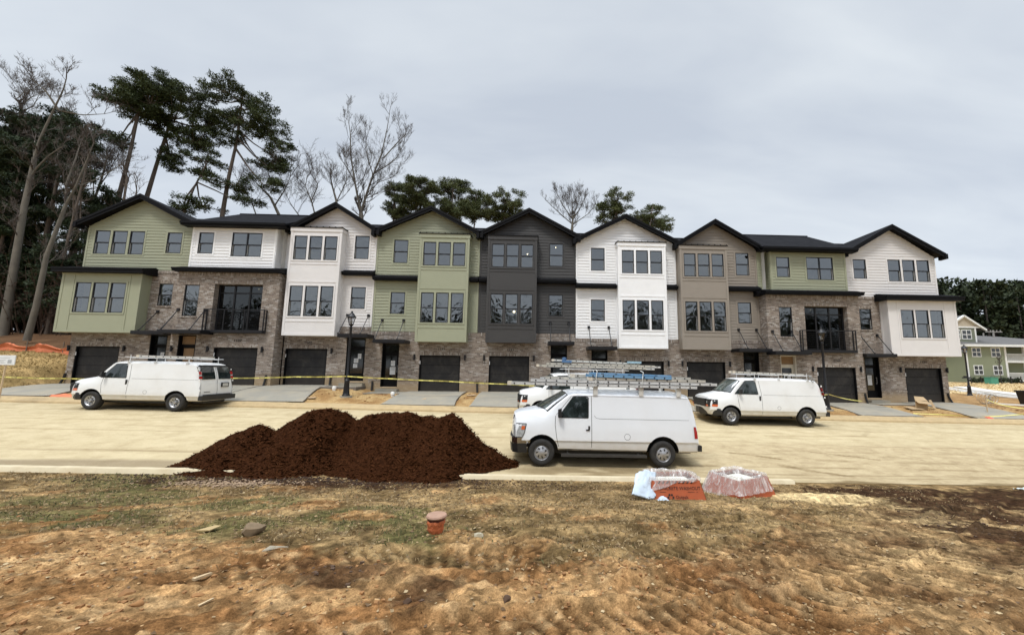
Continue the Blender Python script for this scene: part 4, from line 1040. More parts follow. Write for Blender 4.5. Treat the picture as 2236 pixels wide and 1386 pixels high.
# shared lamp between the two first doors, and drain boots at the party walls
wall_lamp(t1, -20.62, ZG[1] + 1.86, -.8)
roots = [o for o in bpy.data.objects if o.name.startswith('townhouse')]
for i, x, lean, y in [(0, -27.0, -.12, 0), (1, -15.25, -.05, -.8), (2, -12.05, 0, 0), (3, -9.6, 0, 0), (4, -3.42, .03, 0), (6, 14.2, 0, 0), (7, 20.05, .05, -.8), (8, 26.15, .15, 0)]:
    downspout(min(roots, key=lambda o: abs(o.location.x - UXC[i])), x, ZG[i] - .05, y, lean)

# ---------------------------------------------------------------- vans
BOW = [(-1.0, .10), (-.7, .12), (-.3, .22), (.12, .38), (.3, .34), (.7, .16), (1.2, .03), (1.6, 0), (9, 0)]
def bow(x, y): return -float(np.interp(x, [b[0] for b in BOW], [b[1] for b in BOW])) * max(0, 1 - (y / .92) ** 2)
class Van:
    """body lofted along x; origin on the ground under the near front wheel's outer face, nose towards -x, width 0..W"""
    def __init__(s, st, W): s.st = st; s.W = W
    def sec(s, x):
        st = s.st
        for a, b in zip(st[:-1], st[1:]):
            if x <= b[0]: break
        t = min(1, max(0, (x - a[0]) / (b[0] - a[0]))); q = [p + (r - p) * t for p, r in zip(a, b)]
        _, zb, zc, wr, zg, w, ze, zl = q
        # zb sill, zc roof centre, wr,zg gutter, w,ze belt, zl lower crease
        return [(0, zc), (wr * .5, zc - .012), (wr * .86, zc - .04 * min(1, (zc - zg) / .1 + .01)), (wr, zg), (wr * .62 + w * .38 + .004, zg * .55 + ze * .45), (w - .016, ze), (w - .002, (ze + zl) / 2), (w + .010, zl), (w - .020, zl - .035), (w - .045, zb + .05), (w - .11, zb)]
    def side_y(s, x, z, far=False):
        p = s.sec(x)[2:]
        y = p[0][0]
        for a, b in zip(p[:-1], p[1:]):
            if b[1] <= z <= a[1]: y = a[0] + (b[0] - a[0]) * (a[1] - z) / max(1e-6, a[1] - b[1]); break
        else: y = p[0][0] if z > p[0][1] else p[-1][0]
        return s.W / 2 + (y if far else -y)
    def body(s, parent, mat, arches, r):
        rings = []
        for q in s.st:
            p = s.sec(q[0]); c = s.W / 2
            tb = lambda k: 1 if k < 4 else 0
            rings.append([(q[0] + bow(q[0], y) * tb(k), c - y, z) for k, (y, z) in enumerate(p)] + [(q[0] + bow(q[0], y) * tb(k), c + y, z) for k, (y, z) in list(enumerate(p))[:0:-1]])
        n = len(rings[0]); mb = MB(); vs = [v for r_ in rings for v in r_]; fs = []
        for i in range(len(rings) - 1):
            for k in range(n):
                k2 = (k + 1) % n; fs.append((i * n + k, (i + 1) * n + k, (i + 1) * n + k2, i * n + k2))
        fs.append(tuple(range(n))); fs.append(tuple((len(rings) - 1) * n + k for k in range(n))[::-1]); mb.add(vs, fs)
        o = mb.build('body', [mat, DKPL], parent)
        import bmesh
        bm = bmesh.new(); bm.from_mesh(o.data); bmesh.ops.recalc_face_normals(bm, faces=bm.faces); bm.to_mesh(o.data); bm.free()
        cb = MB()
        for xa in arches:
            for y0, y1 in ((-.2, .42), (s.W - .42, s.W + .2)):
                k = 28; pr = [(xa + r * math.cos(2 * math.pi * j / k), .40 + r * 1.0 * math.sin(2 * math.pi * j / k)) for j in range(k)]
                cb.add([(x, y0, z) for x, z in pr] + [(x, y1, z) for x, z in pr], [tuple(range(k)), tuple(range(2 * k - 1, k - 1, -1))] + [(j, k + j, k + (j + 1) % k, (j + 1) % k) for j in range(k)])
        c = cb.build('cutter', DKPL)
        bm = bmesh.new(); bm.from_mesh(c.data); bmesh.ops.recalc_face_normals(bm, faces=bm.faces); bm.to_mesh(c.data); bm.free()
        c.parent = None; c.location = (0, 0, 0)
        loc = parent.location.copy(); parent.location = (0, 0, 0); rot = parent.rotation_euler.copy(); parent.rotation_euler = (0, 0, 0)
        md = o.modifiers.new('b', 'BOOLEAN'); md.object = c; md.operation = 'DIFFERENCE'; md.solver = 'EXACT'; md.material_mode = 'TRANSFER'
        dg = bpy.context.evaluated_depsgraph_get(); dg.update(); me = bpy.data.meshes.new_from_object(o.evaluated_get(dg)); o.modifiers.clear(); old = o.data; o.data = me; bpy.data.meshes.remove(old)
        bpy.data.objects.remove(c); me.name = 'body'; parent.location = loc; parent.rotation_euler = rot
        me.shade_smooth(); me.set_sharp_from_angle(angle=R(32)); return o
    def side_poly(s, mb, rows, off=.006, far=False, mi=0, nx=6):
        """rows = [(z, x0, x1)] bottom to top"""
        sg = 1 if far else -1
        for (za, a0, a1), (zb, b0, b1) in zip(rows[:-1], rows[1:]):
            for k in range(nx):
                t0, t1 = k / nx, (k + 1) / nx
                P = [(a0 + (a1 - a0) * t0, za), (a0 + (a1 - a0) * t1, za), (b0 + (b1 - b0) * t1, zb), (b0 + (b1 - b0) * t0, zb)]
                mb.add([(x, s.side_y(x, z, far) + sg * off, z) for x, z in P], [(0, 1, 2, 3)], mi)
    def line(s, mb, pts, w=.012, off=.0025, far=False, mi=0):
        sg = 1 if far else -1; fine = []
        for (xa, za), (xb, zb) in zip(pts[:-1], pts[1:]):
            k = max(1, int(math.hypot(xb - xa, zb - za) / .08))
            fine += [(xa + (xb - xa) * j / k, za + (zb - za) * j / k) for j in range(k)]
        fine.append(pts[-1])
        for (xa, za), (xb, zb) in zip(fine[:-1], fine[1:]):
            L = math.hypot(xb - xa, zb - za) or 1; nx, nz = -(zb - za) / L * w / 2, (xb - xa) / L * w / 2
            mb.add([(x, s.side_y(x, z, far) + sg * off, z) for x, z in ((xa - nx, za - nz), (xb - nx, zb - nz), (xb + nx, zb + nz), (xa + nx, za + nz))], [(0, 1, 2, 3)], mi)
    def screen(s, parent, x0, x1, yf0, yf1, curve=0.0):
        """windscreen laid on the raked part of the loft"""
        mb = MB(); nu, nv = 10, 6; g_ = []
        for j in range(nv + 1):
            for k in range(nu + 1):
                u = k / nu * 2 - 1; f = (yf0 + (yf1 - yf0) * j / nv) * u
                x = x0 + (x1 - x0) * j / nv
                p = s.sec(x); ya = abs(f)
                for a, b in zip(p[:-1], p[1:]):
                    if a[0] <= ya <= b[0]: z = a[1] + (b[1] - a[1]) * (ya - a[0]) / max(1e-6, b[0] - a[0]); break
                g_.append((x - .008 + bow(x, ya), s.W / 2 + f, z + .010))
        n = nu + 1
        mb.add(g_, [(j * n + k, j * n + k + 1, (j + 1) * n + k + 1, (j + 1) * n + k) for j in range(nv) for k in range(nu)])
        mb.build('windscreen', SCRG, parent, smooth=True)
        mb = MB(); e = [g_[k] for k in range(n)] + [g_[j * n + nu] for j in range(1, nv + 1)] + [g_[nv * n + k] for k in range(nu - 1, -1, -1)] + [g_[j * n] for j in range(nv - 1, -1, -1)]
        mb.tube([(a, b, c + .002) for a, b, c in e], .013, 5); mb.build('windscreen_seal', DKPL, parent)
def scr_mat(name, col, rough):
    m, t, b, o = newmat(name); n = N(t)
    z = n.noise(n.pos(), 2.2, 3, .5, .8); c = n.ramp(z, [(.35, mulc(col, .45)), (.55, col), (.7, mulc(col, 2.0))])
    n.lk(c, b.inputs['Base Color']); b.inputs['Roughness'].default_value = rough; b.inputs['Specular IOR Level'].default_value = .8
    b.inputs['Coat Weight'].default_value = .5; b.inputs['Coat Roughness'].default_value = .02; return m
SCRG = scr_mat('windscreen glass', (.040, .052, .044), .04); SIDG = scr_mat('side window glass', (.022, .030, .030), .04)
def wheel(parent, x, y, r, style, far=False):
    sgn = 1 if far else -1            # outer face direction in y
    wt = .235; mb = MB(); c = (x, y, r)
    pr = [(r * .56, 0), (r * .62, -.012), (r * .80, -.022), (r * .93, -.012), (r * .985, .015), (r, .05), (r, wt - .05), (r * .97, wt - .01), (r * .6, wt)]
    if far: pr = [(a, -b) for a, b in pr]
    mb.lathe(pr, 32, c, 'y'); w = mb.build('wheel', TYRE, parent, smooth=50)
    s = 1 if not far else -1
    mb = MB(); mb.lathe([(r * .56, .0), (r * .575, -.008), (r * .55, .012), (r * .50, .03), (.0001, .03)][:4] , 28, c, 'y', 0) if False else None
    rr = [(r * .575, -.012 * s), (r * .55, .004 * s), (r * .50, .022 * s), (r * .47, .03 * s)]
    mb.lathe(rr, 28, c, 'y', 0)
    if style == 'cap':
        mb.lathe([(r * .49, .012 * s), (r * .42, -.006 * s), (r * .24, -.01 * s), (r * .17, -.03 * s), (.001, -.034 * s)], 28, c, 'y', 0)
        for k in range(7):
            a = 2 * math.pi * k / 7 + .2
            P = [(r * .24, a - .02), (r * .42, a + .10), (r * .43, a + .42), (r * .30, a + .30)]
            mb.add([(x + q * math.cos(b), y - .013 * s, r + q * math.sin(b)) for q, b in P], [(0, 1, 2, 3)], 1)
    else:
        mb.lathe([(r * .47, .03 * s), (r * .40, .012 * s), (r * .30, .02 * s), (r * .22, .05 * s), (r * .18, .0), (r * .15, -.02 * s), (.001, -.025 * s)], 28, c, 'y', 0)
        for k in range(8):
            a = 2 * math.pi * k / 8; q = r * .36; hr = r * .062
            mb.add([(x + q * math.cos(a) + hr * math.cos(b * math.pi / 4), y + .006 * s, r + q * math.sin(a) + hr * math.sin(b * math.pi / 4)) for b in range(8)], [tuple(range(8))], 1)
            mb.add([(x + r * .2 * math.cos(a) + .016 * math.cos(b * math.pi / 3), y - .004 * s, r + r * .2 * math.sin(a) + .016 * math.sin(b * math.pi / 3)) for b in range(6)], [tuple(range(6))], 1)
    mb.build('rim', [RIM, DKPL], w, smooth=40)
    return w
def loopbar(mb, pts, w, h, mi=0):
    for a, b in zip(pts[:-1], pts[1:]): mb.bar(a, b, w, h, mi)
FORD = [(-.80, .45, .80, .80, .78, .90, .66, .56), (-.775, .45, 1.28, .82, 1.20, .93, 1.0, .70), (-.74, .45, 1.41, .84, 1.31, .955, 1.10, .71), (-.60, .45, 1.475, .86, 1.375, .985, 1.14, .71), (-.3, .44, 1.52, .88, 1.41, 1.0, 1.15, .71),
        (0, .44, 1.555, .89, 1.43, 1.005, 1.15, .71), (.16, .44, 1.575, .90, 1.44, 1.005, 1.15, .71), (.50, .44, 1.86, .875, 1.73, 1.005, 1.15, .71), (.80, .44, 2.09, .855, 1.965, 1.005, 1.15, .71), (1.0, .43, 2.125, .86, 2.0, 1.005, 1.15, .71),
        (2.6, .42, 2.14, .865, 2.005, 1.005, 1.15, .71), (4.1, .41, 2.12, .86, 1.99, 1.0, 1.15, .71), (4.31, .41, 2.07, .85, 1.96, .99, 1.15, .71), (4.38, .41, 1.93, .83, 1.85, .975, 1.15, .71), (4.46, .41, 1.62, .84, 1.55, .96, 1.12, .71), (4.53, .41, 1.30, .86, 1.24, .95, 1.0, .70), (4.565, .41, .95, .88, .92, .94, .82, .66), (4.58, .41, .62, .86, .60, .90, .56, .50)]
def ford():
    t = thing('panel_van', 'white panel van in the near lane, black running board, aluminium ladders stacked on its roof', 'van', (0, 0, 0)); V = Van(FORD, 2.02)
    V.body(t, VANW, (0, 3.505), .475)
    V.screen(t, .20, .76, .86, .80, .20)
    for far in (False, True):
        mb = MB(); V.side_poly(mb, [(1.365, .47, 1.31), (1.46, .55, 1.315), (1.62, .665, 1.315), (1.78, .78, 1.315), (1.90, .865, 1.31), (1.935, .93, 1.26)], .008, far)
        w = mb.build('side_window', SIDG, t, smooth=True)
        mb = MB(); V.line(mb, [(.46, 1.355), (1.325, 1.355), (1.33, 1.92), (1.28, 1.95), (.89, 1.94), (.46, 1.355)], .03, .006, far); mb.build('window_seal', DKPL, w)
        mb = MB(); V.line(mb, [(.38, 1.40), (.37, 1.15), (.42, .8), (.50, .47), (1.43, .46), (1.42, 1.97)], .013, .003, far); V.line(mb, [(.40, 1.42), (.86, 1.98), (1.42, 1.985)], .01, .003, far)
        if not far: V.line(mb, [(1.66 + .085 * math.cos(a * .4) + .8, .845 + .085 * math.sin(a * .4)) for a in range(17)], .008, .003)
        if not far: V.line(mb, [(1.5, 1.42), (1.56, 1.355), (1.66, 1.335), (4.35, 1.335)], .007, .003)
        mb.build('panel_gap', DKPL, t)
        mb = MB(); sy = V.side_y(1.3, 1.05, far); sg = 1 if far else -1
        mb.box(1.26, 1.37, sy + sg * .004, sy + sg * .022, 1.00, 1.035); mb.box(1.325, 1.375, sy + sg * .003, sy + sg * .01, 1.02, 1.13, 1)
        mb.build('door_handle', [DKPL, DKPL], t)
        mb = MB(); sy = V.side_y(.55, 1.46, far); y = sy + sg * .16
        vs = [(.54, y - .09, 1.36), (.54, y + .09, 1.36), (.54, y + .09, 1.62), (.54, y - .09, 1.62), (.44, y - .06, 1.39), (.44, y + .06, 1.39), (.44, y + .06, 1.59), (.44, y - .06, 1.59)]
        mb.add(vs, [(0, 1, 2, 3), (7, 6, 5, 4), (0, 4, 5, 1), (1, 5, 6, 2), (2, 6, 7, 3), (3, 7, 4, 0)]); mb.bar((.58, sy, 1.42), (.5, y, 1.44), .04, .05); mb.build('wing_mirror', DKPL, t)
        # headlamp wraps round the corner
        mb = MB(); V.side_poly(mb, [(.78, -.775, -.56), (.92, -.77, -.50), (1.16, -.75, -.46)], .010, far, 0, 3); hl = mb.build('headlight', LAMPG, t)
        mb = MB(); V.line(mb, [(-.76, .79), (-.56, .79), (-.50, .92), (-.455, 1.165), (-.745, 1.165)], .018, .014, far); mb.build('headlight_seal', DKPL, hl)
        mb = MB(); V.side_poly(mb, [(1.0, -.60, -.50), (1.10, -.58, -.485)], .016, far, 0, 2); mb.build('turn_signal', AMBER, t)
        mb = MB(); y0, y1 = (.06, .34) if not far else (1.68, 1.96); mb.box(-.825, -.79, y0, y1, .82, 1.13); mb.build('headlight', LAMPG, t)
        mb = MB(); V.side_poly(mb, [(.82, 4.44, 4.545), (1.0, 4.43, 4.53), (1.15, 4.42, 4.50)], .012, far, 0, 2); mb.box(4.535, 4.575, (.055 if not far else W_ - .2), (.2 if not far else W_ - .055), .82, 1.13) if False else None
        mb.build('tail_light', RED, t)
        mb = MB(); yy = -.02 if not far else 1.94; mb.box(.56, 3.02, yy, yy + .14, .275, .345); mb.bar((.75, yy + .1, .33), (.75, yy + .3, .45), .04, .03); mb.bar((2.8, yy + .1, .33), (2.8, yy + .3, .45), .04, .03); mb.build('running_board', M('worn running board', (.05, .048, .045), .5, .2, var=.3), t)
        for xx in (0, 3.505): wheel(t, xx, .03 if not far else 1.99, .372, 'cap', far)
    mb = MB(); mb.box(-.835, -.78, .36, 1.66, .86, 1.36); mb.build('grille', DKPL, t)
    mb = MB()
    for z in (.93, 1.04, 1.15, 1.26): mb.box(-.85, -.836, .38, 1.64, z, z + .03)
    mb.build('grille_bar', CHROME, t)
    mb = MB(); pr = [(-.44, .03, 1), (-.7, .0, 1), (-.86, .12, 1), (-.93, .5, 1), (-.94, 1.01, 1), (-.93, 1.52, 1), (-.86, 1.9, 1), (-.7, 2.02, 1), (-.44, 1.99, 1)]
    for (a, b, _), (c, d, _) in zip(pr[:-1], pr[1:]): mb.add([(a, b, .62), (c, d, .62), (c, d, .78), (a, b, .78), (a + .1, b * .94 + .06, .62), (c + .1, d * .94 + .06, .62), (c + .12, d * .94 + .06, .79), (a + .12, b * .94 + .06, .79)], [(0, 1, 2, 3), (3, 2, 6, 7), (0, 4, 5, 1), (4, 7, 6, 5)])
    fb = mb.build('front_bumper', CHROME, t, smooth=40)
    mb = MB()
    for (a, b, _), (c, d, _) in zip(pr[:-1], pr[1:]): mb.add([(a + .03, b * .96 + .04, .36), (c + .03, d * .96 + .04, .36), (c, d, .615), (a, b, .615), (a, b, .781), (c, d, .781), (c + .08, d * .96 + .04, .83), (a + .08, b * .96 + .04, .83)], [(0, 1, 2, 3), (4, 5, 6, 7)])
    mb.build('bumper_valance', DKPL, fb)
    mb = MB(); mb.box(4.55, 4.66, .06, 1.96, .46, .62); mb.build('rear_bumper', DKPL, t)
    mb = MB(); mb.box(.5, 3.0, .35, 1.67, .30, .47); mb.box(-.4, .5, .5, 1.52, .28, .45); mb.box(3.9, 4.45, .4, 1.62, .34, .42); mb.build('underbody', DKPL, t)
    for xx in (1.54, 2.90, 4.02):
        rk = MB()
        for y in (.20, 1.82): rk.box(xx - .055, xx + .055, y - .03, y + .03, 2.02, 2.36 if y < 1 else 2.3)
        rk.box(xx - .025, xx + .025, .1, 1.92, 2.20, 2.25)
        rk.box(xx - .065, xx + .065, .11, .175, 2.0, 2.40)
        rk.build('roof_rack', M('white rack steel', (.68, .67, .63), .45, var=.1, dirt=(.35, .28, .2), dirt_s=6), t)
    mb = MB(); V.line(mb, [(.83, 1.975), (1.0, 2.0), (4.3, 1.975)], .03, .012); V.line(mb, [(.83, 1.975), (1.0, 2.0), (4.3, 1.975)], .03, .012, True); mb.build('rain_gutter', VANW, t)
    return t
CHEV = [(-.93, .48, .72, .72, .70, .82, .64, .58), (-.90, .44, 1.10, .80, 1.02, .88, .86, .62), (-.86, .43, 1.22, .82, 1.13, .92, .92, .64), (-.70, .42, 1.285, .85, 1.19, .965, 1.02, .64), (-.4, .41, 1.33, .88, 1.24, .99, 1.05, .64), (-.1, .40, 1.38, .89, 1.29, 1.0, 1.06, .64),
        (.08, .40, 1.42, .90, 1.335, 1.005, 1.06, .64), (.35, .40, 1.76, .87, 1.63, 1.005, 1.06, .64), (.62, .40, 2.02, .85, 1.925, 1.005, 1.06, .64), (.85, .40, 2.07, .85, 1.975, 1.005, 1.06, .64), (2.4, .42, 2.10, .86, 1.99, 1.005, 1.06, .64), (3.85, .43, 2.08, .855, 1.975, 1.0, 1.06, .64),
        (4.03, .43, 2.03, .845, 1.93, .995, 1.06, .64), (4.12, .43, 1.90, .83, 1.82, .985, 1.06, .64), (4.23, .43, 1.60, .85, 1.52, .975, 1.05, .64), (4.31, .43, 1.25, .87, 1.18, .965, .98, .64), (4.35, .43, .9, .88, .86, .955, .80, .62), (4.36, .43, .60, .86, .58, .94, .54, .50)]
def chev_rear_x(z):
    pts = [(.5, 4.36), (.9, 4.355), (1.25, 4.315), (1.6, 4.235), (1.9, 4.125), (2.03, 4.035)]
    return float(np.interp(z, [p[0] for p in pts], [p[1] for p in pts]))
def chevy(label, group, rack='full', black_corner=False, mirror_dark=True):
    t = thing('panel_van', label, 'van', (0, 0, 0), 0, group); V = Van(CHEV, 2.02); OFF[t.name] = (0, 0, 0)
    V.body(t, VANW2, (0, 3.43), .47)
    V.screen(t, .11, .58, .85, .79, .22)
    for far in (False, True):
        sg = 1 if far else -1
        mb = MB(); V.side_poly(mb, [(1.365, .24, 1.25), (1.5, .355, 1.235), (1.7, .53, 1.205), (1.86, .665, 1.18), (1.93, .76, 1.13)], .008, far)
        w = mb.build('side_window', SIDG, t, smooth=True)
        mb = MB(); V.line(mb, [(.22, 1.355), (1.265, 1.355), (1.185, 1.91), (1.14, 1.945), (.72, 1.93), (.22, 1.355)], .028, .006, far); mb.build('window_seal', DKPL, w)
        mb = MB(); V.line(mb, [(.34, 1.34), (.34, 1.05), (.40, .7), (.46, .43), (1.42, .43), (1.41, 1.4), (1.34, 1.93)], .012, .003, far)
        if not far: V.line(mb, [(2.17 + .075 * math.cos(a * .4), .78 + .075 * math.sin(a * .4)) for a in range(17)], .008, .003)
        V.line(mb, [(1.5, 1.33), (4.2, 1.33)], .007, .003, far)
        mb.build('panel_gap', DKPL, t)
        mb = MB(); sy = V.side_y(1.33, 1.18, far); mb.box(1.30, 1.365, sy + sg * .004, sy + sg * .02, 1.08, 1.28); mb.build('door_handle', DKPL, t)
        mb = MB(); sy = V.side_y(.42, 1.40, far); y = sy + sg * .15
        vs = [(.46, y - .09, 1.36), (.46, y + .09, 1.36), (.46, y + .08, 1.58), (.46, y - .08, 1.58), (.36, y - .06, 1.38), (.36, y + .06, 1.38), (.36, y + .05, 1.55), (.36, y - .05, 1.55)]
        mb.add(vs, [(0, 1, 2, 3), (7, 6, 5, 4), (0, 4, 5, 1), (1, 5, 6, 2), (2, 6, 7, 3), (3, 7, 4, 0)]); mb.bar((.48, sy, 1.40), (.42, y, 1.41), .04, .05); mb.build('wing_mirror', DKPL, t)
        # stacked lamps at the corner: amber below the dark headlamp
        mb = MB(); V.side_poly(mb, [(.78, -.90, -.60), (.87, -.905, -.59)], .012, far, 0, 3); a_, b_ = (.12, .42) if not far else (1.60, 1.90); mb.box(-1.00, -.9, a_ + .02, b_ - .08, .77, .85); mb.build('turn_signal', AMBER, t)
        mb = MB(); V.side_poly(mb, [(.87, -.905, -.59), (1.0, -.90, -.58), (1.085, -.87, -.57)], .010, far, 0, 3); mb.box(-.995, -.9, a_, b_ - .06, .865, 1.06); hl = mb.build('headlight', DKPL, t)
        mb = MB(); mb.box(-1.003, -.9955, a_ + .08, b_ - .14, .92, 1.0); mb.build('lens', LAMPG, hl)
        mb = MB(); V.side_poly(mb, [(1.38, 4.21, 4.285), (1.50, 4.20, 4.262), (1.50, 4.20, 4.262), (1.70, 4.16, 4.20)], .010, far, 0, 2)
        ya, yb = (.05, .19) if not far else (1.83, 1.97)
        for za, zb in ((1.38, 1.49), (1.56, 1.70)): mb.add([(chev_rear_x(za) + .012, ya, za), (chev_rear_x(za) + .012, yb, za), (chev_rear_x(zb) + .012, yb, zb), (chev_rear_x(zb) + .012, ya, zb)], [(0, 1, 2, 3)])
        tl = mb.build('tail_light', RED, t)
        mb = MB(); mb.add([(chev_rear_x(1.49) + .012, ya, 1.49), (chev_rear_x(1.49) + .012, yb, 1.49), (chev_rear_x(1.56) + .012, yb, 1.56), (chev_rear_x(1.56) + .012, ya, 1.56)], [(0, 1, 2, 3)]); V.side_poly(mb, [(1.49, 4.20, 4.266), (1.56, 4.19, 4.246)], .013, far, 0, 2); mb.build('reversing_lens', LAMPG, tl)
        if black_corner:
            mb = MB(); V.side_poly(mb, [(1.71, 4.10, 4.195), (1.9, 4.03, 4.12), (1.97, 3.98, 4.07)], .008, far, 0, 3); mb.build('corner_trim', DKPL, t)
        # rear doors: glass, seams
        ya, yb = (.20, .92) if not far else (1.10, 1.82)
        mb = MB(); zz = [1.36, 1.5, 1.65, 1.8, 1.9]
        for za, zb in zip(zz[:-1], zz[1:]):
            k0 = .02 if zb < 1.9 else .05; mb.add([(chev_rear_x(za) + .014, ya, za), (chev_rear_x(za) + .014, yb, za), (chev_rear_x(zb) + .014, yb - (k0 if far else 0), zb), (chev_rear_x(zb) + .014, ya + (0 if far else k0), zb)], [(0, 1, 2, 3)])
        mb.build('rear_window', SIDG, t)
        for xx in (0, 3.43): wheel(t, xx, .03 if not far else 1.99, .378, 'steel', far)
    for yy in (1.005, .10, 1.905):
        mb = MB()
        for z0_, z1_ in zip([.62, .9, 1.25, 1.6], [.9, 1.25, 1.6, 1.9]):
            mb.add([(chev_rear_x(z0_) + .008, yy, z0_), (chev_rear_x(z0_) + .008, yy + .014, z0_), (chev_rear_x(z1_) + .008, yy + .014, z1_), (chev_rear_x(z1_) + .008, yy, z1_)], [(0, 1, 2, 3)])
        mb.build('rear_door_gap', DKPL, t)
    if black_corner:
        mb = MB(); mb.bar((4.12, .16, 1.935), (4.12, 1.86, 1.935), .05, .06); mb.build('corner_trim', DKPL, t)
    mb = MB(); mb.box(4.345, 4.375, 1.22, 1.66, 1.0, 1.2); mb.build('plate_recess', DKPL, t)
    mb = MB(); mb.box(4.352, 4.366, .30, .62, .80, .825); mb.build('nameplate', DKPL, t)
    for zz in (.85, 1.25, 1.75):
        for yy in (.07, 1.93): mb = MB(); mb.box(chev_rear_x(zz) - .02, chev_rear_x(zz) + .02, yy - .02, yy + .02, zz, zz + .07); mb.build('hinge', VANW2, t)
    mb = MB(); mb.box(4.376, 4.38, 1.28, 1.6, 1.03, 1.17); mb.build('number_plate', M('plain number plate', (.5, .5, .48)), t)
    mb = MB(); mb.box(-1.03, -.88, .36, 1.66, .76, 1.10); mb.box(-.985, -.8, .13, .36, .76, 1.09); mb.box(-.985, -.8, 1.66, 1.89, .76, 1.09)
    g_ = mb.build('grille', DKPL, t)
    mb = MB()
    for z in (.86, .96, 1.05): mb.box(-1.045, -1.031, .4, 1.62, z, z + .02)
    mb.build('grille_bar', M('dark grille bar', (.04, .04, .042), .4), g_)
    mb = MB(); pr = [(-.40, .02), (-.60, .01), (-.78, .10), (-.95, .42), (-1.04, 1.01), (-.95, 1.60), (-.78, 1.92), (-.60, 2.01), (-.40, 2.0)]
    for (a, b), (c, d) in zip(pr[:-1], pr[1:]): mb.add([(a + .03, b * .97 + .03, .40), (c + .03, d * .97 + .03, .40), (c, d, .47), (a, b, .47), (a, b, .68), (c, d, .68), (c + .12, d * .94 + .06, .75), (a + .12, b * .94 + .06, .75)], [(0, 1, 2, 3), (3, 2, 5, 4), (4, 5, 6, 7)])
    mb.build('front_bumper', DKPL, t, smooth=40)
    mb = MB(); mb.box(4.34, 4.50, .05, 1.97, .46, .66); mb.box(4.30, 4.42, .25, 1.77, .66, .70); mb.build('rear_bumper', DKPL, t)
    mb = MB(); mb.box(.5, 2.95, .35, 1.67, .30, .46); mb.box(-.4, .5, .5, 1.52, .28, .45); mb.box(3.8, 4.3, .4, 1.62, .33, .45); mb.build('underbody', DKPL, t)
    if rack:
        mb = MB()
        for xx in (1.2, 2.3, 3.62):
            for y in (.19, 1.83): mb.tube([(xx, y - .04 * (1 if y < 1 else -1), 2.0), (xx, y, 2.14), (xx, y, 2.34 if xx != 2.3 else 2.24)], .015, 6); mb.box(xx - .05, xx + .05, y - .05, y + .03, 1.98, 2.05)
            mb.tube([(xx, .17, 2.22), (xx, 1.85, 2.22)], .02, 6)
        for y in (.25, 1.77): mb.tube([(.9, y, 2.24), (3.9, y, 2.24)], .013, 6)
        mb.build('roof_rack', ALU, t)
    if not black_corner and rack:
        pass
    return t
def place(o, x, y, z, pitch=0., yaw=0.): o.location = (x, y, z); o.rotation_euler = (0, pitch, yaw)
vf = ford(); place(vf, .238, -12.8, tz(.238, -12.3) + .0, .0155)
pch = .018
vl = chevy('dusty white panel van at the left, its rear doors and red tail light in view', 'dusty white vans parked along the far kerb', 'full', True); place(vl, -18.65, -6.6, tz(-18.4, -6.2), pch)
vr = chevy('white panel van parked at the right with its black front grille in view', 'dusty white vans parked along the far kerb', 'full'); place(vr, 8.72, -6.9, tz(8.72, -6.4), pch, R(-.4))
vh = chevy('white panel van mostly hidden behind the near van, only bonnet and grille showing', 'dusty white vans parked along the far kerb', 'full'); place(vh, .3, -6.9, tz(.3, -6.4), pch)

# ---------------------------------------------------------------- ladders
FIBB = M('blue fibreglass', (.15, .32, .52), .5, var=.12, vs=4, dirt=(.4, .42, .42), dirt_s=4, dirt_a=.3)
OLDALU = M('weathered aluminium', (.52, .50, .45), .5, .15, var=.22, vs=7, dirt=(.62, .58, .48), dirt_s=5, dirt_a=.35)
WPAINT = M('paint spattered end cap', (.66, .60, .50), .7, var=.25, vs=12)
def ladder(label, L, w, x, y, z, pitch, mat=None, ext=0., group=None, caps=True, cat='ladder', yaw=0., step=False):
    t = thing('step_ladder' if step else 'extension_ladder', label, cat, (0, 0, 0), 0, group); mat = mat or ALU; ht = .088
    for sec in range(1 if ext <= 0 else 2):
        z0 = sec * .100; xs = sec * ext; ww = w - sec * .07; y0 = sec * .035; x1 = xs + L
        for yy in (y0, y0 + ww - .028):
            mb = MB(); mb.box(xs, x1, yy, yy + .006, z0, z0 + ht) if yy == y0 else mb.box(xs, x1, yy + .022, yy + .028, z0, z0 + ht)
            mb.box(xs, x1, yy, yy + .028, z0, z0 + .007); mb.box(xs, x1, yy, yy + .028, z0 + ht - .007, z0 + ht)
            k = int(L / .305)
            for j in range(k):
                xx = xs + .15 + j * .305
                if yy == y0: mb.lathe([(.024, -.008), (.001, -.0085)], 8, (xx, yy, z0 + ht / 2), 'y', 1)
            mb.build('rail', [mat, DKPL], t)
        mb = MB()
        for j in range(int(L / .305)):
            xx = xs + .15 + j * .305; mb.tube([(xx, y0 + .006, z0 + ht / 2), (xx, y0 + ww - .006, z0 + ht / 2)], .017, 6)
        r_ = mb.build('rungs', ALU, t)
    if caps:
        mb = MB()
        for yy in (0, w - .028): mb.box(-.05, .06, yy - .012, yy + .04, -.008, ht + .01)
        mb.build('end_cap', WPAINT, t)
    if step:
        mb = MB()
        for yy in (.03, w - .05): mb.box(.1, L, yy, yy + .02, ht + .004, ht + .05)
        for j in range(5): mb.box(.4 + j * .4, .48 + j * .4, .03, w - .03, ht + .01, ht + .03)
        mb.build('rear_frame', mat, t)
    place(t, x, y, z, pitch, yaw); return t
LG1 = 'ladders lashed to the near van'; LG2 = 'ladders on the rack of the hidden van'
zr1 = tz(1.8, -12.3) + 2.255
def zl(x, base): return base - (x - 1.8) * .0155
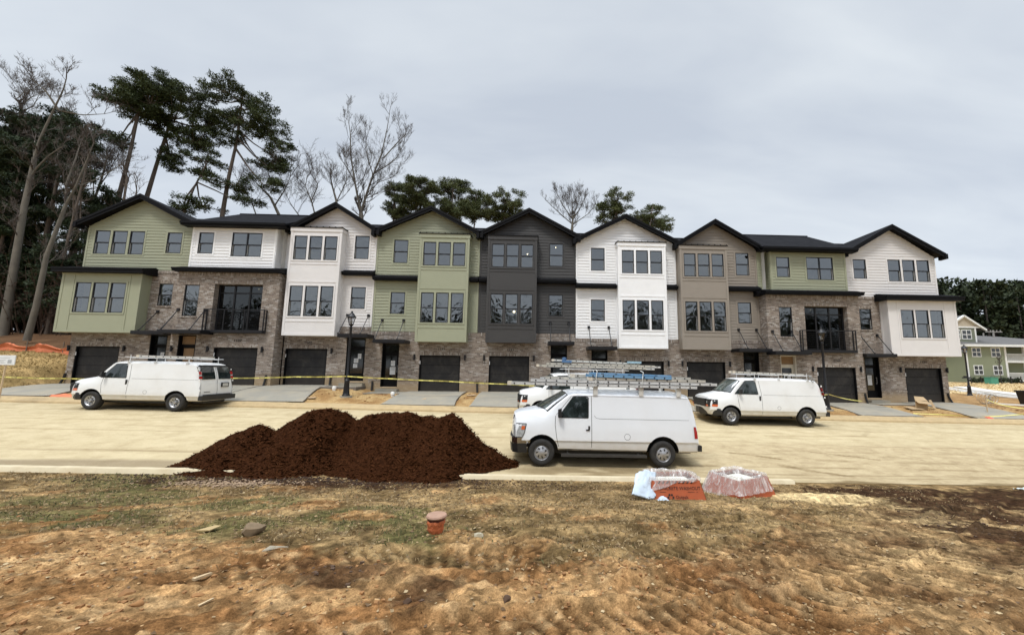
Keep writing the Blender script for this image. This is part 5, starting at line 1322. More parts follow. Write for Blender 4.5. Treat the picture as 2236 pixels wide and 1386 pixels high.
ladder('long aluminium extension ladder lowest on the near van, sticking out far past nose and tail', 5.55, .44, -.72, -12.74, zl(-.72, zr1 + .0), .0175, ALU, .62, LG1)
ladder('short aluminium ladder lying between the long lowest ladder and the blue one', 3.45, .40, 1.66, -12.70, zl(1.66, zr1 + .185), .0175, OLDALU, 0, LG1)
ladder('blue fibreglass step ladder on top of the near van\'s load', 2.5, .5, 1.58, -12.72, zl(1.58, zr1 + .275), .028, FIBB, 0, LG1, False, 'ladder', 0, True)
ladder('dull aluminium ladder with cream end caps on the far side of the near van\'s rack', 4.6, .42, .02, -11.75, zl(.02, zr1 + .06), .018, OLDALU, .35, LG1)
ladder('weathered aluminium ladder upper layer, rungs seen above the blue ladder', 3.7, .44, 1.2, -12.1, zl(1.2, zr1 + .25), .019, OLDALU, 0, LG1)
ladder('second aluminium ladder flat on the rack behind the blue step ladder', 4.9, .40, .0, -11.3, zl(0, zr1 + .02), .018, ALU, .2, LG1)
ladder('pale ladder standing out above the blue step ladder\'s left half', 3.2, .36, 1.0, -12.2, zl(1.0, zr1 + .12), .014, M('chalky ladder', (.60, .60, .56), .55, .1, var=.2, vs=6), 0, LG1)
zr2 = tz(2.5, -6.4) + 2.25
ladder('aluminium extension ladder with blue and white wrapped tip on the hidden van', 4.9, .42, .15, -6.6, zr2 + .12, .0185, OLDALU, .4, LG2)
ladder('pale ladder topmost of the stack, white tip pointing left', 4.0, .40, .85, -6.3, zr2 + .37, .035, M('chalky ladder white', (.62, .62, .58), .6, .2, var=.2, vs=6), 0, LG2)
ladder('aluminium ladder in the middle of the hidden van\'s rack', 5.2, .42, .5, -5.7, zr2 + .1, .02, ALU, .3, LG2)
mb = MB(); mb.box(0, .42, 0, .3, 0, .1); mb.lathe([(.001, 0), (.09, .0), (.1, .12), (.001, .14)], 10, (.1, .15, .1)); o = mb.build('ladder_hook_bundle', M('blue hook cover', (.08, .17, .33), .6, var=.3, vs=8)); place(o, 1.25, -6.62, zr2 + .30, .02); tag(o, 'blue cloth bundle wedged between the upper ladders above the hidden van', 'bundle')
mb = MB(); mb.box(0, .62, 0, .16, 0, .09); o = mb.build('ladder_end_cover', M('pale blue cover', (.33, .50, .60), .6, var=.2, vs=8)); place(o, 4.25, -6.45, zr2 + .30, .02); tag(o, 'pale blue cover on the right tip of the topmost ladder', 'cover')
ladder('narrow aluminium ladder flat on the left van\'s rack', 2.9, .40, -17.0, -6.55, tz(-16, -6.4) + 2.27, .018, ALU, .0, None)
ladder('aluminium ladder with plastic wrapped tip on the right van\'s rack', 3.3, .40, 9.15, -6.45, tz(10, -6.4) + 2.285, .03, OLDALU, .0, None)
mb = MB(); pts = [(12.32, -6.98, tz(12.2, -6.4) + 2.25 - .02), (12.42, -6.97, tz(12.2, -6.4) + 2.0), (12.52, -6.93, tz(12.2, -6.4) + 1.93), (12.6, -6.9, tz(12.2, -6.4) + 2.02), (12.5, -6.9, tz(12.2, -6.4) + 2.15), (12.35, -6.85, tz(12.2, -6.4) + 2.26)]
mb.tube(pts, .02, 6); o = mb.build('rope', M('grey rope', (.28, .30, .31), .8)); tag(o, 'loop of grey rope hanging at the rear of the right van\'s roof', 'rope')
for xx in (1.56, 2.93):
    mb = MB(); z0 = tz(xx, -12.3) + 2.3; mb.tube([(xx + .238, -12.79, z0 + .04), (xx + .25, -12.80, z0 + .2), (xx + .29, -12.76, z0 + .40), (xx + .30, -12.4, z0 + .44)], .011, 5); o = mb.build('tie_down_cord', M('white cord', (.7, .7, .66), .7)); tag(o, 'cord tying the blue ladder down at the %s rack post' % ('front' if xx < 2 else 'middle'), 'cord', 'tie down cords')

# ---------------------------------------------------------------- trees
def leaf_mat(name, dark, light, spec=.25):
    m, t, b, o = newmat(name); n = N(t)
    a = n.noise(n.pos(), .9, 3, .6); f = n.noise(n.pos(), 7, 2, .6)
    c = n.mix(n.ramp(a, [(.38, (0, 0, 0)), (.62, (1, 1, 1))]), dark, light); c = n.mix(n.math('MULTIPLY', f, .55), c, mulc(light, 1.35))
    n.lk(c, b.inputs['Base Color']); b.inputs['Roughness'].default_value = .7; b.inputs['Specular IOR Level'].default_value = spec
    b.inputs['Subsurface Weight'].default_value = 0; return m
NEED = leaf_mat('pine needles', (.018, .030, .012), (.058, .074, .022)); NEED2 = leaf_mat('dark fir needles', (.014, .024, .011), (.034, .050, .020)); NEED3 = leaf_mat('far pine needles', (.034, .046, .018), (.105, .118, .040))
BARKP = M('pine bark', (.12, .095, .075), .95, var=.3, vs=3, bump=.5, bs=12); BARKG = M('grey bark', (.14, .125, .10), .9, var=.25, vs=2.5, bump=.3, bs=14); TWIG = M('twigs', (.085, .07, .06), .95, var=.2, vs=4)
def tufts(mb, c, r, rz, n, rnd, size=.34, wid=.085):
    V = mb.v; F = mb.f; Mx = mb.m
    for _ in range(n):
        a = rnd.uniform(0, 6.283); u = rnd.uniform(-1, 1); q = rnd.random() ** .45; s_ = math.sqrt(1 - u * u)
        p = (c[0] + r * q * s_ * math.cos(a), c[1] + r * q * s_ * math.sin(a), c[2] + rz * q * u)
        for k in range(3):
            d = (rnd.gauss(0, 1), rnd.gauss(0, 1), rnd.gauss(.35, .8)); L = math.sqrt(d[0] ** 2 + d[1] ** 2 + d[2] ** 2) + 1e-6
            sz = size * rnd.uniform(.6, 1.3); d = (d[0] / L * sz, d[1] / L * sz, d[2] / L * sz)
            w = (rnd.uniform(-1, 1) * wid, rnd.uniform(-1, 1) * wid, rnd.uniform(-1, 1) * wid); b = len(V)
            V.append((p[0] - w[0] * .5, p[1] - w[1] * .5, p[2] - w[2] * .5)); V.append((p[0] + d[0] * .6 + w[0], p[1] + d[1] * .6 + w[1], p[2] + d[2] * .6 + w[2])); V.append((p[0] + d[0], p[1] + d[1], p[2] + d[2])); V.append((p[0] + d[0] * .5 - w[0], p[1] + d[1] * .5 - w[1], p[2] + d[2] * .5 - w[2]))
            F.append((b, b + 1, b + 2, b + 3)); Mx.append(0)
def interp_poly(P, t):
    t = max(0, min(.9999, t)) * (len(P) - 1); i = int(t); f = t - i; return tuple(a + (b - a) * f for a, b in zip(P[i], P[i + 1]))
def pine(name, label, trunk, blobs, Y, rnd, r0=.34, mat=None, dens=1., size=.34, gz0=None, group=None):
    zb = gz0 if gz0 is not None else tz(trunk[0][0], Y); (x0, z0), (x1, z1) = trunk[0], trunk[1]
    base = (x0 - (x1 - x0) / max(.5, (z1 - z0)) * (z0 - zb) * .45, zb - .3)
    P = [(base[0], Y, base[1])] + [(x, Y + rnd.uniform(-.1, .1), z) for x, z in trunk]
    H = P[-1][2] - P[0][2]; loc = (base[0], Y, zb)
    t = thing('pine_tree', label, 'tree', loc, 0, group)
    mb = MB(); k = 24; pts = [interp_poly(P, i / k) for i in range(k + 1)]
    rad = [r0 * .82 * (1 - .82 * ((p[2] - P[0][2]) / H)) + .02 for p in pts]; mb.tube(pts, rad, 9)
    lf = MB()
    for (bx, bz, brx, brz) in blobs:
        by = rnd.uniform(-.8, .8) * brx; vol = brx * brx * brz; nb = max(4, int(9 * dens * (brx * brz) ** .62 + 3))
        sub = []
        for _ in range(nb):
            a = rnd.uniform(0, 6.283); q = math.sqrt(rnd.random()) * 1.02
            sub.append((bx + brx * q * math.cos(a), Y + by + brx * rnd.uniform(-.9, .9), bz + brz * q * math.sin(a)))
        # a limb from the trunk into the cluster, then twigs to every clump
        ts = max(.25, min(.97, ((bz - brz * .9 - abs(bx - x0) * .18) - P[0][2]) / H)); s0 = interp_poly(P, ts)
        hub = (bx * .8 + s0[0] * .2, Y + by * .8, bz - brz * .35)
        mid = tuple((a + b) / 2 + rnd.uniform(-.2, .2) for a, b in zip(s0, hub)); mid = (mid[0], mid[1], mid[2] - .1 * brx)
        mb.tube([s0, mid, hub], [.09 * r0 / .34 + .02, .06, .04], 5)
        for c in sub:
            m2 = tuple((a + b) / 2 + rnd.uniform(-.15, .15) for a, b in zip(hub, c)); mb.tube([hub, m2, c], [.035, .025, .012], 4, cap=False)
            rr = rnd.uniform(.38, .75) * min(1., .5 + .35 * brx)
            tufts(lf, c, rr, rr * .45, int(44 * dens * rr * rr / .36) + 6, rnd, size * .8, .04)
    mb.build('trunk', BARKP, t, smooth=60); lf.build('crown', mat or NEED, t); return t
def sprout(mb, p, d, L, r, depth, rnd, up=.25):
    """a branch that forks into finer and finer twigs"""
    k = 3; pts = [p]; q = Vector(p); dd = Vector(d)
    for i in range(k):
        dd = (dd + Vector((rnd.gauss(0, .16), rnd.gauss(0, .16), rnd.gauss(up * .35, .12)))).normalized(); q = q + dd * (L / k); pts.append(tuple(q))
    mb.tube(pts, [r * (1 - .55 * i / k) for i in range(k + 1)], 5 if r > .05 else 3, cap=False)
    if depth == 0: return
    for j in range(rnd.choice((3, 4, 4, 5))):
        t = rnd.uniform(.3, 1.0); a = interp_poly(pts, t); ang = rnd.uniform(.35, .95)
        ax = Vector((rnd.gauss(0, 1), rnd.gauss(0, 1), rnd.gauss(0, 1))); pv = dd.cross(ax)
        if pv.length < .01: continue
        nd = (dd * math.cos(ang) + pv.normalized() * math.sin(ang) + Vector((0, 0, up * .5))).normalized()
        sprout(mb, a, nd, L * rnd.uniform(.45, .72), max(.008, r * .5), depth - 1, rnd, up)
def bare(label, limbs, Y, rnd, depth=3, dens=1.3, up=.45, len_=2.4, gz0=None, mat=None, trunk_base=True, group=None, minr=.013):
    r0, r1, P = limbs[0]; zb = gz0 if gz0 is not None else tz(P[0][0], Y)
    t = thing('bare_tree', label, 'tree', (P[0][0], Y, zb), 0, group); mb = MB(); tw = MB(); mt = mat or BARKG
    if trunk_base and P[0][1] > zb + .3: mb.tube([(P[0][0] - .15, Y, zb - .3), (P[0][0], Y, P[0][1])], [r0 * 1.35, r0], 8)
    for li, (ra, rb, pts) in enumerate(limbs):
        if li == 0: yo = [0] * len(pts)
        else: o = rnd.uniform(-1.4, 1.4); yo = [o * i / (len(pts) - 1) for i in range(len(pts))]
        Q = [(x, Y + yo[i], z) for i, (x, z) in enumerate(pts)]; k = len(Q) * 3; S = [interp_poly(Q, i / k) for i in range(k + 1)]
        kk = 1 if li == 0 else .62
        mb.tube(S, [kk * (ra + (rb - ra) * i / k) for i in range(k + 1)], 8 if ra > .1 else 5)
        Ls = sum(math.dist(a, b) for a, b in zip(Q[:-1], Q[1:])); start = .45 if li == 0 else .12
        for _ in range(int(Ls * dens) + 3):
            tt = rnd.uniform(start, 1.0); a = interp_poly(Q, tt); b = interp_poly(Q, min(1, tt + .05)); d = Vector(b) - Vector(a)
            d = d.normalized() if d.length > .01 else Vector((0, 0, 1)); side = Vector((rnd.gauss(0, 1), rnd.gauss(0, .8), rnd.gauss(.1, .4))).normalized()
            sprout(tw, a, (d * .55 + side * .8 + Vector((0, 0, up * .6))).normalized(), len_ * (1.15 - .6 * tt) * rnd.uniform(.6, 1.2), max(minr * 1.5, (ra + (rb - ra) * tt) * .26), depth, rnd, up)
        a, b = Q[-2], Q[-1]; d = (Vector(b) - Vector(a)).normalized()
        for _ in range(2): sprout(tw, b, (d + Vector((rnd.gauss(0, .3), rnd.gauss(0, .3), .2))).normalized(), len_ * .6, max(minr * 1.6, rb * .8), depth, rnd, up)
    mb.build('trunk', mt, t, smooth=60); tw.build('branches', mt if mat else TWIG, t); return t
PINES={'A': (12, [(-38.3, 14.5), (-37.9, 19.3), (-37.7, 23.2), (-37.5, 25.6)], [(-38.9, 24.9, 1.4, 1.0), (-37.6, 25.7, 1.7, 1.1), (-40.4, 25.0, 0.8, 0.5), (-36.0, 24.7, 1.2, 1.2), (-37.7, 23.8, 1.7, 0.7), (-38.9, 20.9, 0.9, 0.3), (-38.5, 20.1, 0.6, 0.4)]), 'B': (14, [(-37.7, 16.3), (-37.2, 20.0), (-36.6, 23.4), (-36.3, 26.6)], [(-37.0, 26.9, 1.8, 1.3), (-34.7, 26.4, 1.9, 1.4), (-32.9, 24.6, 1.4, 1.9), (-35.4, 24.5, 2.0, 1.4), (-33.1, 22.2, 1.8, 1.2), (-37.7, 23.9, 1.2, 0.8), (-35.1, 22.3, 1.5, 0.7), (-35.9, 20.1, 0.7, 1.1), (-36.4, 20.8, 0.8, 0.6)]), 'C': (14, [(-30.4, 14.5), (-30.3, 18.3), (-30.0, 22.2), (-29.9, 25.1), (-29.9, 27.4)], [(-30.3, 26.8, 2.0, 1.1), (-27.9, 25.7, 1.7, 1.4), (-26.4, 23.7, 1.3, 1.6), (-28.4, 23.6, 2.0, 1.3), (-25.6, 21.3, 1.2, 1.2), (-27.2, 20.4, 1.5, 0.4), (-25.3, 19.6, 1.1, 0.7), (-25.6, 17.6, 1.3, 0.4), (-31.1, 25.2, 1.0, 1.2), (-30.5, 22.7, 0.7, 0.8), (-32.5, 26.6, 0.5, 0.5)]), 'D': (13.0, [(-33.2, 14.1), (-32.5, 16.8), (-31.6, 19.6)], [(-31.8, 19.7, 1.3, 0.7), (-32.5, 18.4, 1.2, 0.5), (-30.3, 17.4, 1.2, 0.6), (-32.1, 15.4, 1.9, 0.4), (-33.5, 14.7, 1.2, 0.4), (-28.2, 17.5, 0.8, 0.5), (-28.4, 16.1, 1.1, 0.4)]), 'M1': (9, [(-42.0, 2.0), (-42.7, 11.0), (-43.7, 19.1)], [(-45.0, 19.8, 1.0, 1.5), (-43.6, 19.5, 1.3, 1.2), (-44.3, 17.0, 1.6, 1.4), (-43.0, 14.0, 2.0, 1.4), (-43.2, 11.0, 1.6, 1.6), (-41.7, 8.0, 1.8, 1.5), (-42.2, 4.9, 1.4, 1.5), (-45.4, 14.9, 1.4, 3.2), (-44.6, 8.7, 1.8, 3.1), (-42.0, 12.2, 1.4, 1.4), (-42.9, 6.8, 1.7, 1.5)]), 'M2': (10, [(-41.1, 1.9), (-41.4, 12.2), (-42.5, 21.5)], [(-42.7, 21.9, 1.6, 0.8), (-43.9, 21.0, 1.3, 0.9), (-42.5, 18.9, 2.3, 1.5), (-41.6, 15.9, 2.3, 1.7), (-41.4, 12.6, 2.2, 1.6), (-41.2, 9.0, 2.0, 1.8), (-41.1, 5.9, 1.8, 1.6), (-43.7, 17.1, 1.7, 1.7), (-42.9, 10.6, 1.8, 1.4), (-39.9, 7.5, 1.8, 1.8), (-41.8, 3.6, 1.8, 1.3), (-39.3, 4.0, 1.8, 1.3)]), 'M3': (8, [(-36.4, 2.0), (-36.8, 10.1), (-38.4, 19.0)], [(-38.6, 19.4, 1.4, 0.7), (-38.1, 17.4, 1.4, 1.2), (-37.4, 14.7, 1.2, 1.5), (-36.9, 12.0, 1.1, 1.5), (-36.6, 8.6, 1.2, 1.7), (-36.6, 5.6, 1.4, 1.7), (-35.8, 7.8, 0.7, 1.9)]), 'S': (10, [(-36.7, 12.4), (-37.0, 14.8)], [(-37.2, 14.0, 1.0, 0.6), (-36.5, 14.4, 0.5, 0.7), (-37.6, 13.2, 0.8, 0.5), (-37.9, 11.5, 0.8, 0.9)]), 'K': (26, [(-18.5, 17.8), (-18.6, 23.7)], [(-18.6, 23.6, 1.3, 0.8), (-17.8, 22.5, 1.7, 1.0), (-18.9, 20.6, 1.4, 1.2), (-17.9, 19.7, 1.5, 1.0)]), 'L': (26, [(-15.2, 17.9), (-15.2, 23.8)], [(-15.2, 23.7, 1.7, 0.7), (-14.8, 22.4, 2.1, 1.1), (-15.9, 20.8, 1.8, 1.3), (-14.4, 20.4, 1.8, 1.1)]), 'M': (26, [(-11.2, 18.0), (-11.0, 24.6)], [(-11.0, 24.6, 1.7, 0.8), (-12.1, 23.4, 1.4, 0.8), (-10.4, 22.4, 2.2, 1.3), (-12.1, 20.8, 1.5, 1.3), (-10.6, 20.1, 1.8, 1.0)]), 'N': (26, [(-8.1, 18.1), (-8.0, 22.8)], [(-8.0, 22.3, 1.9, 1.1), (-7.3, 20.6, 2.3, 1.4), (-9.4, 20.1, 1.8, 1.1)]), 'O': (26, [(-4.2, 18.2), (-4.2, 22.3)], [(-4.0, 21.6, 2.1, 1.0), (-3.6, 20.4, 1.9, 1.0), (-5.5, 20.3, 1.4, 1.1)]), 'P': (26, [(10.6, 17.9), (10.8, 23.3)], [(10.9, 22.7, 1.6, 0.8), (9.6, 21.5, 1.0, 1.0), (11.5, 21.1, 1.6, 1.2), (8.8, 20.6, 0.8, 1.5), (10.3, 20.1, 1.5, 1.0)]), 'Q': (26, [(14.9, 17.4), (15.6, 21.9)], [(15.4, 21.7, 1.7, 0.7), (16.6, 20.2, 1.5, 0.8), (14.3, 20.3, 1.4, 0.8), (17.4, 19.0, 0.9, 0.6), (15.5, 19.6, 1.5, 0.8)])}
BARES={'E': (6, [(0.26, 0.14, [(-38.4, 2.0), (-38.5, 6.5), (-38.6, 11.8), (-38.5, 15.7)]), (0.16, 0.05, [(-38.5, 15.7), (-38.3, 17.0), (-37.8, 18.6), (-37.4, 19.7), (-36.9, 21.1), (-36.7, 22.1)]), (0.13, 0.04, [(-37.4, 19.7), (-38.2, 21.1), (-38.7, 21.6)]), (0.13, 0.04, [(-38.5, 15.7), (-39.4, 17.0), (-40.0, 17.7)]), (0.12, 0.04, [(-38.7, 13.7), (-38.1, 14.8), (-37.2, 15.8), (-36.2, 16.5)]), (0.1, 0.03, [(-37.4, 19.7), (-36.0, 19.6), (-34.8, 20.0)])]), 'E2': (9, [(0.2, 0.1, [(-43.2, 11.0), (-43.7, 17.8), (-44.1, 21.4)]), (0.1, 0.02, [(-44.1, 21.4), (-44.9, 22.9), (-45.9, 24.5)]), (0.09, 0.02, [(-44.1, 21.4), (-43.7, 22.2), (-43.8, 24.1)]), (0.07, 0.02, [(-44.6, 22.6), (-44.9, 23.7), (-44.9, 24.5)]), (0.07, 0.02, [(-44.3, 21.8), (-44.1, 23.3), (-44.0, 24.0)])]), 'F': (4, [(0.19, 0.1, [(-34.3, 1.6), (-34.1, 3.9), (-34.0, 7.5), (-33.3, 11.3)]), (0.12, 0.04, [(-33.3, 11.3), (-33.8, 12.8), (-33.7, 14.9), (-33.8, 16.3)]), (0.12, 0.04, [(-33.3, 11.3), (-32.6, 12.7), (-32.0, 14.3), (-31.5, 15.7)]), (0.08, 0.03, [(-32.6, 12.7), (-32.1, 13.4), (-30.9, 14.9)])]), 'I': (16, [(0.16, 0.06, [(-26.4, 15.4), (-27.5, 17.4), (-29.0, 18.8)]), (0.12, 0.04, [(-27.0, 16.4), (-25.7, 17.9), (-24.9, 19.0)]), (0.1, 0.04, [(-28.7, 15.4), (-29.6, 17.3), (-30.9, 18.8)])]), 'G': (20, [(0.3, 0.24, [(-19.8, 15.6), (-20.0, 17.5)]), (0.22, 0.03, [(-20.0, 17.5), (-20.7, 20.5), (-21.4, 24.1), (-21.5, 26.7), (-21.9, 28.9)]), (0.24, 0.04, [(-20.0, 17.5), (-19.5, 19.4), (-18.8, 21.7), (-17.9, 24.2), (-17.4, 26.8), (-17.1, 28.9)]), (0.12, 0.04, [(-18.6, 22.5), (-17.4, 23.1), (-16.2, 24.0), (-15.5, 25.2)]), (0.12, 0.04, [(-20.9, 21.0), (-22.1, 23.0), (-23.0, 24.1)]), (0.12, 0.04, [(-17.9, 24.2), (-16.3, 26.9), (-15.9, 27.8)]), (0.1, 0.03, [(-19.5, 19.4), (-18.1, 20.9), (-16.3, 21.2)]), (0.1, 0.03, [(-18.8, 21.7), (-19.6, 23.9), (-20.0, 26.7)])]), 'H': (18, [(0.15, 0.08, [(-21.4, 15.9), (-21.8, 17.9), (-22.5, 20.0)]), (0.1, 0.04, [(-21.8, 17.9), (-20.7, 20.1), (-20.6, 21.7)]), (0.14, 0.06, [(-23.8, 15.8), (-24.5, 17.9), (-25.4, 19.7)]), (0.1, 0.04, [(-24.5, 17.9), (-23.6, 19.5), (-24.2, 20.5)]), (0.1, 0.03, [(-25.3, 15.8), (-26.4, 17.3), (-26.9, 18.3)])]), 'J': (30, [(0.28, 0.12, [(5.0, 18.5), (5.2, 21.2)]), (0.14, 0.03, [(5.2, 21.2), (5.1, 24.0), (5.1, 25.3)]), (0.14, 0.03, [(5.2, 21.2), (3.7, 23.2), (2.8, 24.7)]), (0.14, 0.03, [(5.2, 21.2), (6.5, 23.6), (7.0, 25.0)]), (0.12, 0.03, [(5.2, 20.5), (2.9, 22.2), (1.5, 23.3)]), (0.12, 0.03, [(5.2, 20.5), (7.5, 22.3), (8.5, 23.7)]), (0.1, 0.03, [(5.2, 21.2), (4.5, 23.6), (4.0, 25.3)]), (0.1, 0.03, [(5.2, 21.2), (5.9, 23.6), (6.1, 25.2)])]), 'U': (11, [(0.12, 0.04, [(-39.3, 11.0), (-39.2, 14.4), (-38.8, 17.0), (-38.7, 18.7)]), (0.08, 0.03, [(-39.2, 14.4), (-40.1, 16.5), (-40.0, 18.2)]), (0.08, 0.03, [(-39.0, 15.7), (-38.2, 17.0), (-37.8, 17.9)])])}
rnd = random.Random(5)
PL = {'A': ('tall leaning pine, left of the pair of wide topped pines behind the leftmost gable', .36, NEED, 1.25), 'B': ('tallest wide topped pine, right of the pair behind the leftmost gable', .38, NEED, 1.25),
      'C': ('tall pine with a rounded open crown behind the white upper floor', .36, NEED, 1.05), 'D': ('short ragged pine between the two tall leaning pines and the rounded one', .22, NEED, .9),
      'M1': ('dense dark evergreen at the left edge of the photo', .38, NEED2, 1.5), 'M2': ('dense dark evergreen behind the forked bare tree', .38, NEED2, 1.5), 'M3': ('dark evergreen nearest the leftmost townhouse', .34, NEED2, 1.4), 'S': ('small dark pine peeking over the left slope of the leftmost roof', .16, NEED2, 1.1),
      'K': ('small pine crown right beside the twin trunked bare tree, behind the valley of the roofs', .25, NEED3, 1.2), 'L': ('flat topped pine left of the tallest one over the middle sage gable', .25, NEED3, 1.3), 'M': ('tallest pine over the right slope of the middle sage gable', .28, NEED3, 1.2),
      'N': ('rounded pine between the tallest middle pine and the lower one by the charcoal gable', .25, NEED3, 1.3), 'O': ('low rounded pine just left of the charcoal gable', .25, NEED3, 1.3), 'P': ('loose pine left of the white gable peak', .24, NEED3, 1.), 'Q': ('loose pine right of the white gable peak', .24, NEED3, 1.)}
for k, (Y, tr, bl) in PINES.items():
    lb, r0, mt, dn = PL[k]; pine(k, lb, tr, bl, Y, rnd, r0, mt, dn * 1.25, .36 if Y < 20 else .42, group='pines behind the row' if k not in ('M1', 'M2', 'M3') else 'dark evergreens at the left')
BLB = {'E': ('thick pale bare tree with a forked top, nearest the left edge', 3, .45, 1.7), 'E2': ('thin bare tree rising highest at the far left corner', 3, 1.5, 1.6), 'F': ('bare tree forking beside the leftmost townhouse', 3, .4, 1.7), 'I': ('low bare tree between the rounded pine and the greige gable', 3, 1.1, 2.6),
       'G': ('tall bare tree with twin trunks above the greige gable', 3, 1.15, 2.2), 'H': ('spreading low bare tree left of the greige gable peak', 3, 1.3, 2.6), 'J': ('fan shaped bare tree between the charcoal and the white gables', 3, 1.5, 1.8), 'U': ('slender bare sapling left of the leftmost gable', 3, 1.4, 2.2)}
for k, (Y, lm) in BARES.items():
    lb, dp, dn, ln = BLB[k]; bare(lb, lm, Y, rnd, dp, dn, .45 if k in 'GJ' else .3, ln, group='bare trees')
# slender understory trunks at the left, each a tree
for j, (x, y, h, r, lx) in enumerate([(-36.6, 7, 13, .13, .8), (-40.5, 9, 15, .2, .4), (-33.2, 8, 12, .10, .5), (-35.4, 10, 14, .16, -.3), (-42.6, 8, 13, .14, .6), (-31.9, 7, 9, .08, .5), (-38.0, 12, 14, .17, .3), (-45, 10, 15, .2, .2)]):
    z = tz(x, y); bare(['slim dark trunk between the thick pale bare tree and the forked one', 'dark straight trunk left of the thick pale tree', 'thin crooked trunk close to the corner of the leftmost townhouse', 'straight dark trunk behind the forked bare tree', 'slim trunk at the very left edge', 'thinnest leaning sapling beside the brick corner of the leftmost home', 'dark trunk deep in the wood behind the forked tree', 'stout dark trunk at the left margin of the photo'][j],
                       [(r, r * .45, [(x, z), (x + lx * .4, z + h * .5), (x + lx, z + h)])], y, rnd, 2, .9, .3, 1.8, mat=BARKP, group='trunks in the wood at the left')
def brush(name, x0, x1, y0, y1, h, n, rnd, mat, lab, zoff=0, twl=1.2):
    mb = MB()
    for _ in range(n):
        x = rnd.uniform(x0, x1); y = rnd.uniform(y0, y1); z = tz(x, y)
        q = Vector((x, y, z)); d = Vector((rnd.gauss(0, .25), rnd.gauss(0, .25), 1)).normalized(); hh = h * rnd.uniform(.4, 1)
        e = q + d * hh; mb.tube([tuple(q), tuple((q + e) / 2 + Vector((rnd.gauss(0, .12), rnd.gauss(0, .12), 0))), tuple(e)], [.03, .02, .01], 3, cap=False)
        for _ in range(7):
            a = q + d * hh * rnd.uniform(.2, 1); v = Vector((rnd.gauss(0, 1), rnd.gauss(0, 1), rnd.uniform(.1, 1.2))).normalized() * twl * rnd.uniform(.4, 1)
            mb.tube([tuple(a), tuple(a + v)], [.014, .008], 3, cap=False)
            for _ in range(4):
                c = a + v * rnd.uniform(.4, 1.1); s = .09; w = [Vector((rnd.uniform(-s, s), rnd.uniform(-s, s), rnd.uniform(-s, s))) for _ in range(3)]
                mb.add([tuple(c + k_) for k_ in w], [(0, 1, 2)])
    return tag(mb.build(name, mat), lab, 'undergrowth', kind='stuff')
brush('undergrowth', -52, -28.2, 6, 17, 6.5, 900, rnd, M('dead brown brush', (.060, .036, .024), .95, var=.35, vs=1.5, world=True), 'tangle of dark brown dead brush under the trees at the left')
# the pine covered ridge at the right, one dark mass
mb = MB(); tk = MB()
for j in range(110):
    row = j % 4; x = rnd.uniform(60, 150); y = 62 + row * 9 + rnd.uniform(-3, 3); zb = tz(x, y); top = 18.6 + row * 2.4 + rnd.uniform(-3.2, 3.0) - .012 * (x - 90) - zb * .2
    tk.tube([(x, y, zb), (x + rnd.uniform(-.6, .6), y, top - 1)], [.3, .08], 5)
    for k in range(13):
        u = 1 - (k / 13) ** 1.15 * .95; z = zb + (top - zb) * u; sp_ = 1.6 + 2.6 * (1 - u) ** .5
        c = (x + rnd.gauss(0, sp_ * .5), y + rnd.gauss(0, sp_ * .5), z); tufts(mb, c, rnd.uniform(1.3, 2.2), .8, 26, rnd, .95, .36)
tag(mb.build('forest', leaf_mat('ridge pine foliage', (.008, .014, .007), (.034, .046, .017))), 'dark green pine covered ridge behind the far green house', 'forest', kind='stuff')
tag(tk.build('forest_trunks', M('ridge trunks', (.07, .058, .05), .95)), 'grey pine trunks standing in the dark ridge behind the far house', 'tree trunks', kind='stuff')
# woods across the street behind the camera: only the windows show them
mb = MB()
for j in range(46):
    x = -75 + j * 3.3 + rnd.uniform(-1, 1); y = -62 + rnd.uniform(-6, 6); top = rnd.uniform(8.5, 15)
    mb.tube([(x, y, -2), (x + .4, y, top)], [.25, .06], 5)
    for k in range(11):
        z = top * (.25 + .75 * k / 11); tufts(mb, (x + rnd.gauss(0, 1.4), y + rnd.gauss(0, 1.4), z), 1.7, 1.0, 16, rnd, 1.1, .5)
    for k in range(10):
        z = top * rnd.uniform(.5, 1.); a = rnd.uniform(0, 6.28); mb.tube([(x, y, z), (x + 3 * math.cos(a), y, z + 2.8)], [.07, .03], 3, cap=False)
tag(mb.build('woodland', M('woodland behind', (.045, .052, .026), .9, var=.4, vs=.3, world=True)), 'wood across the street that the windows reflect', 'forest', kind='stuff')

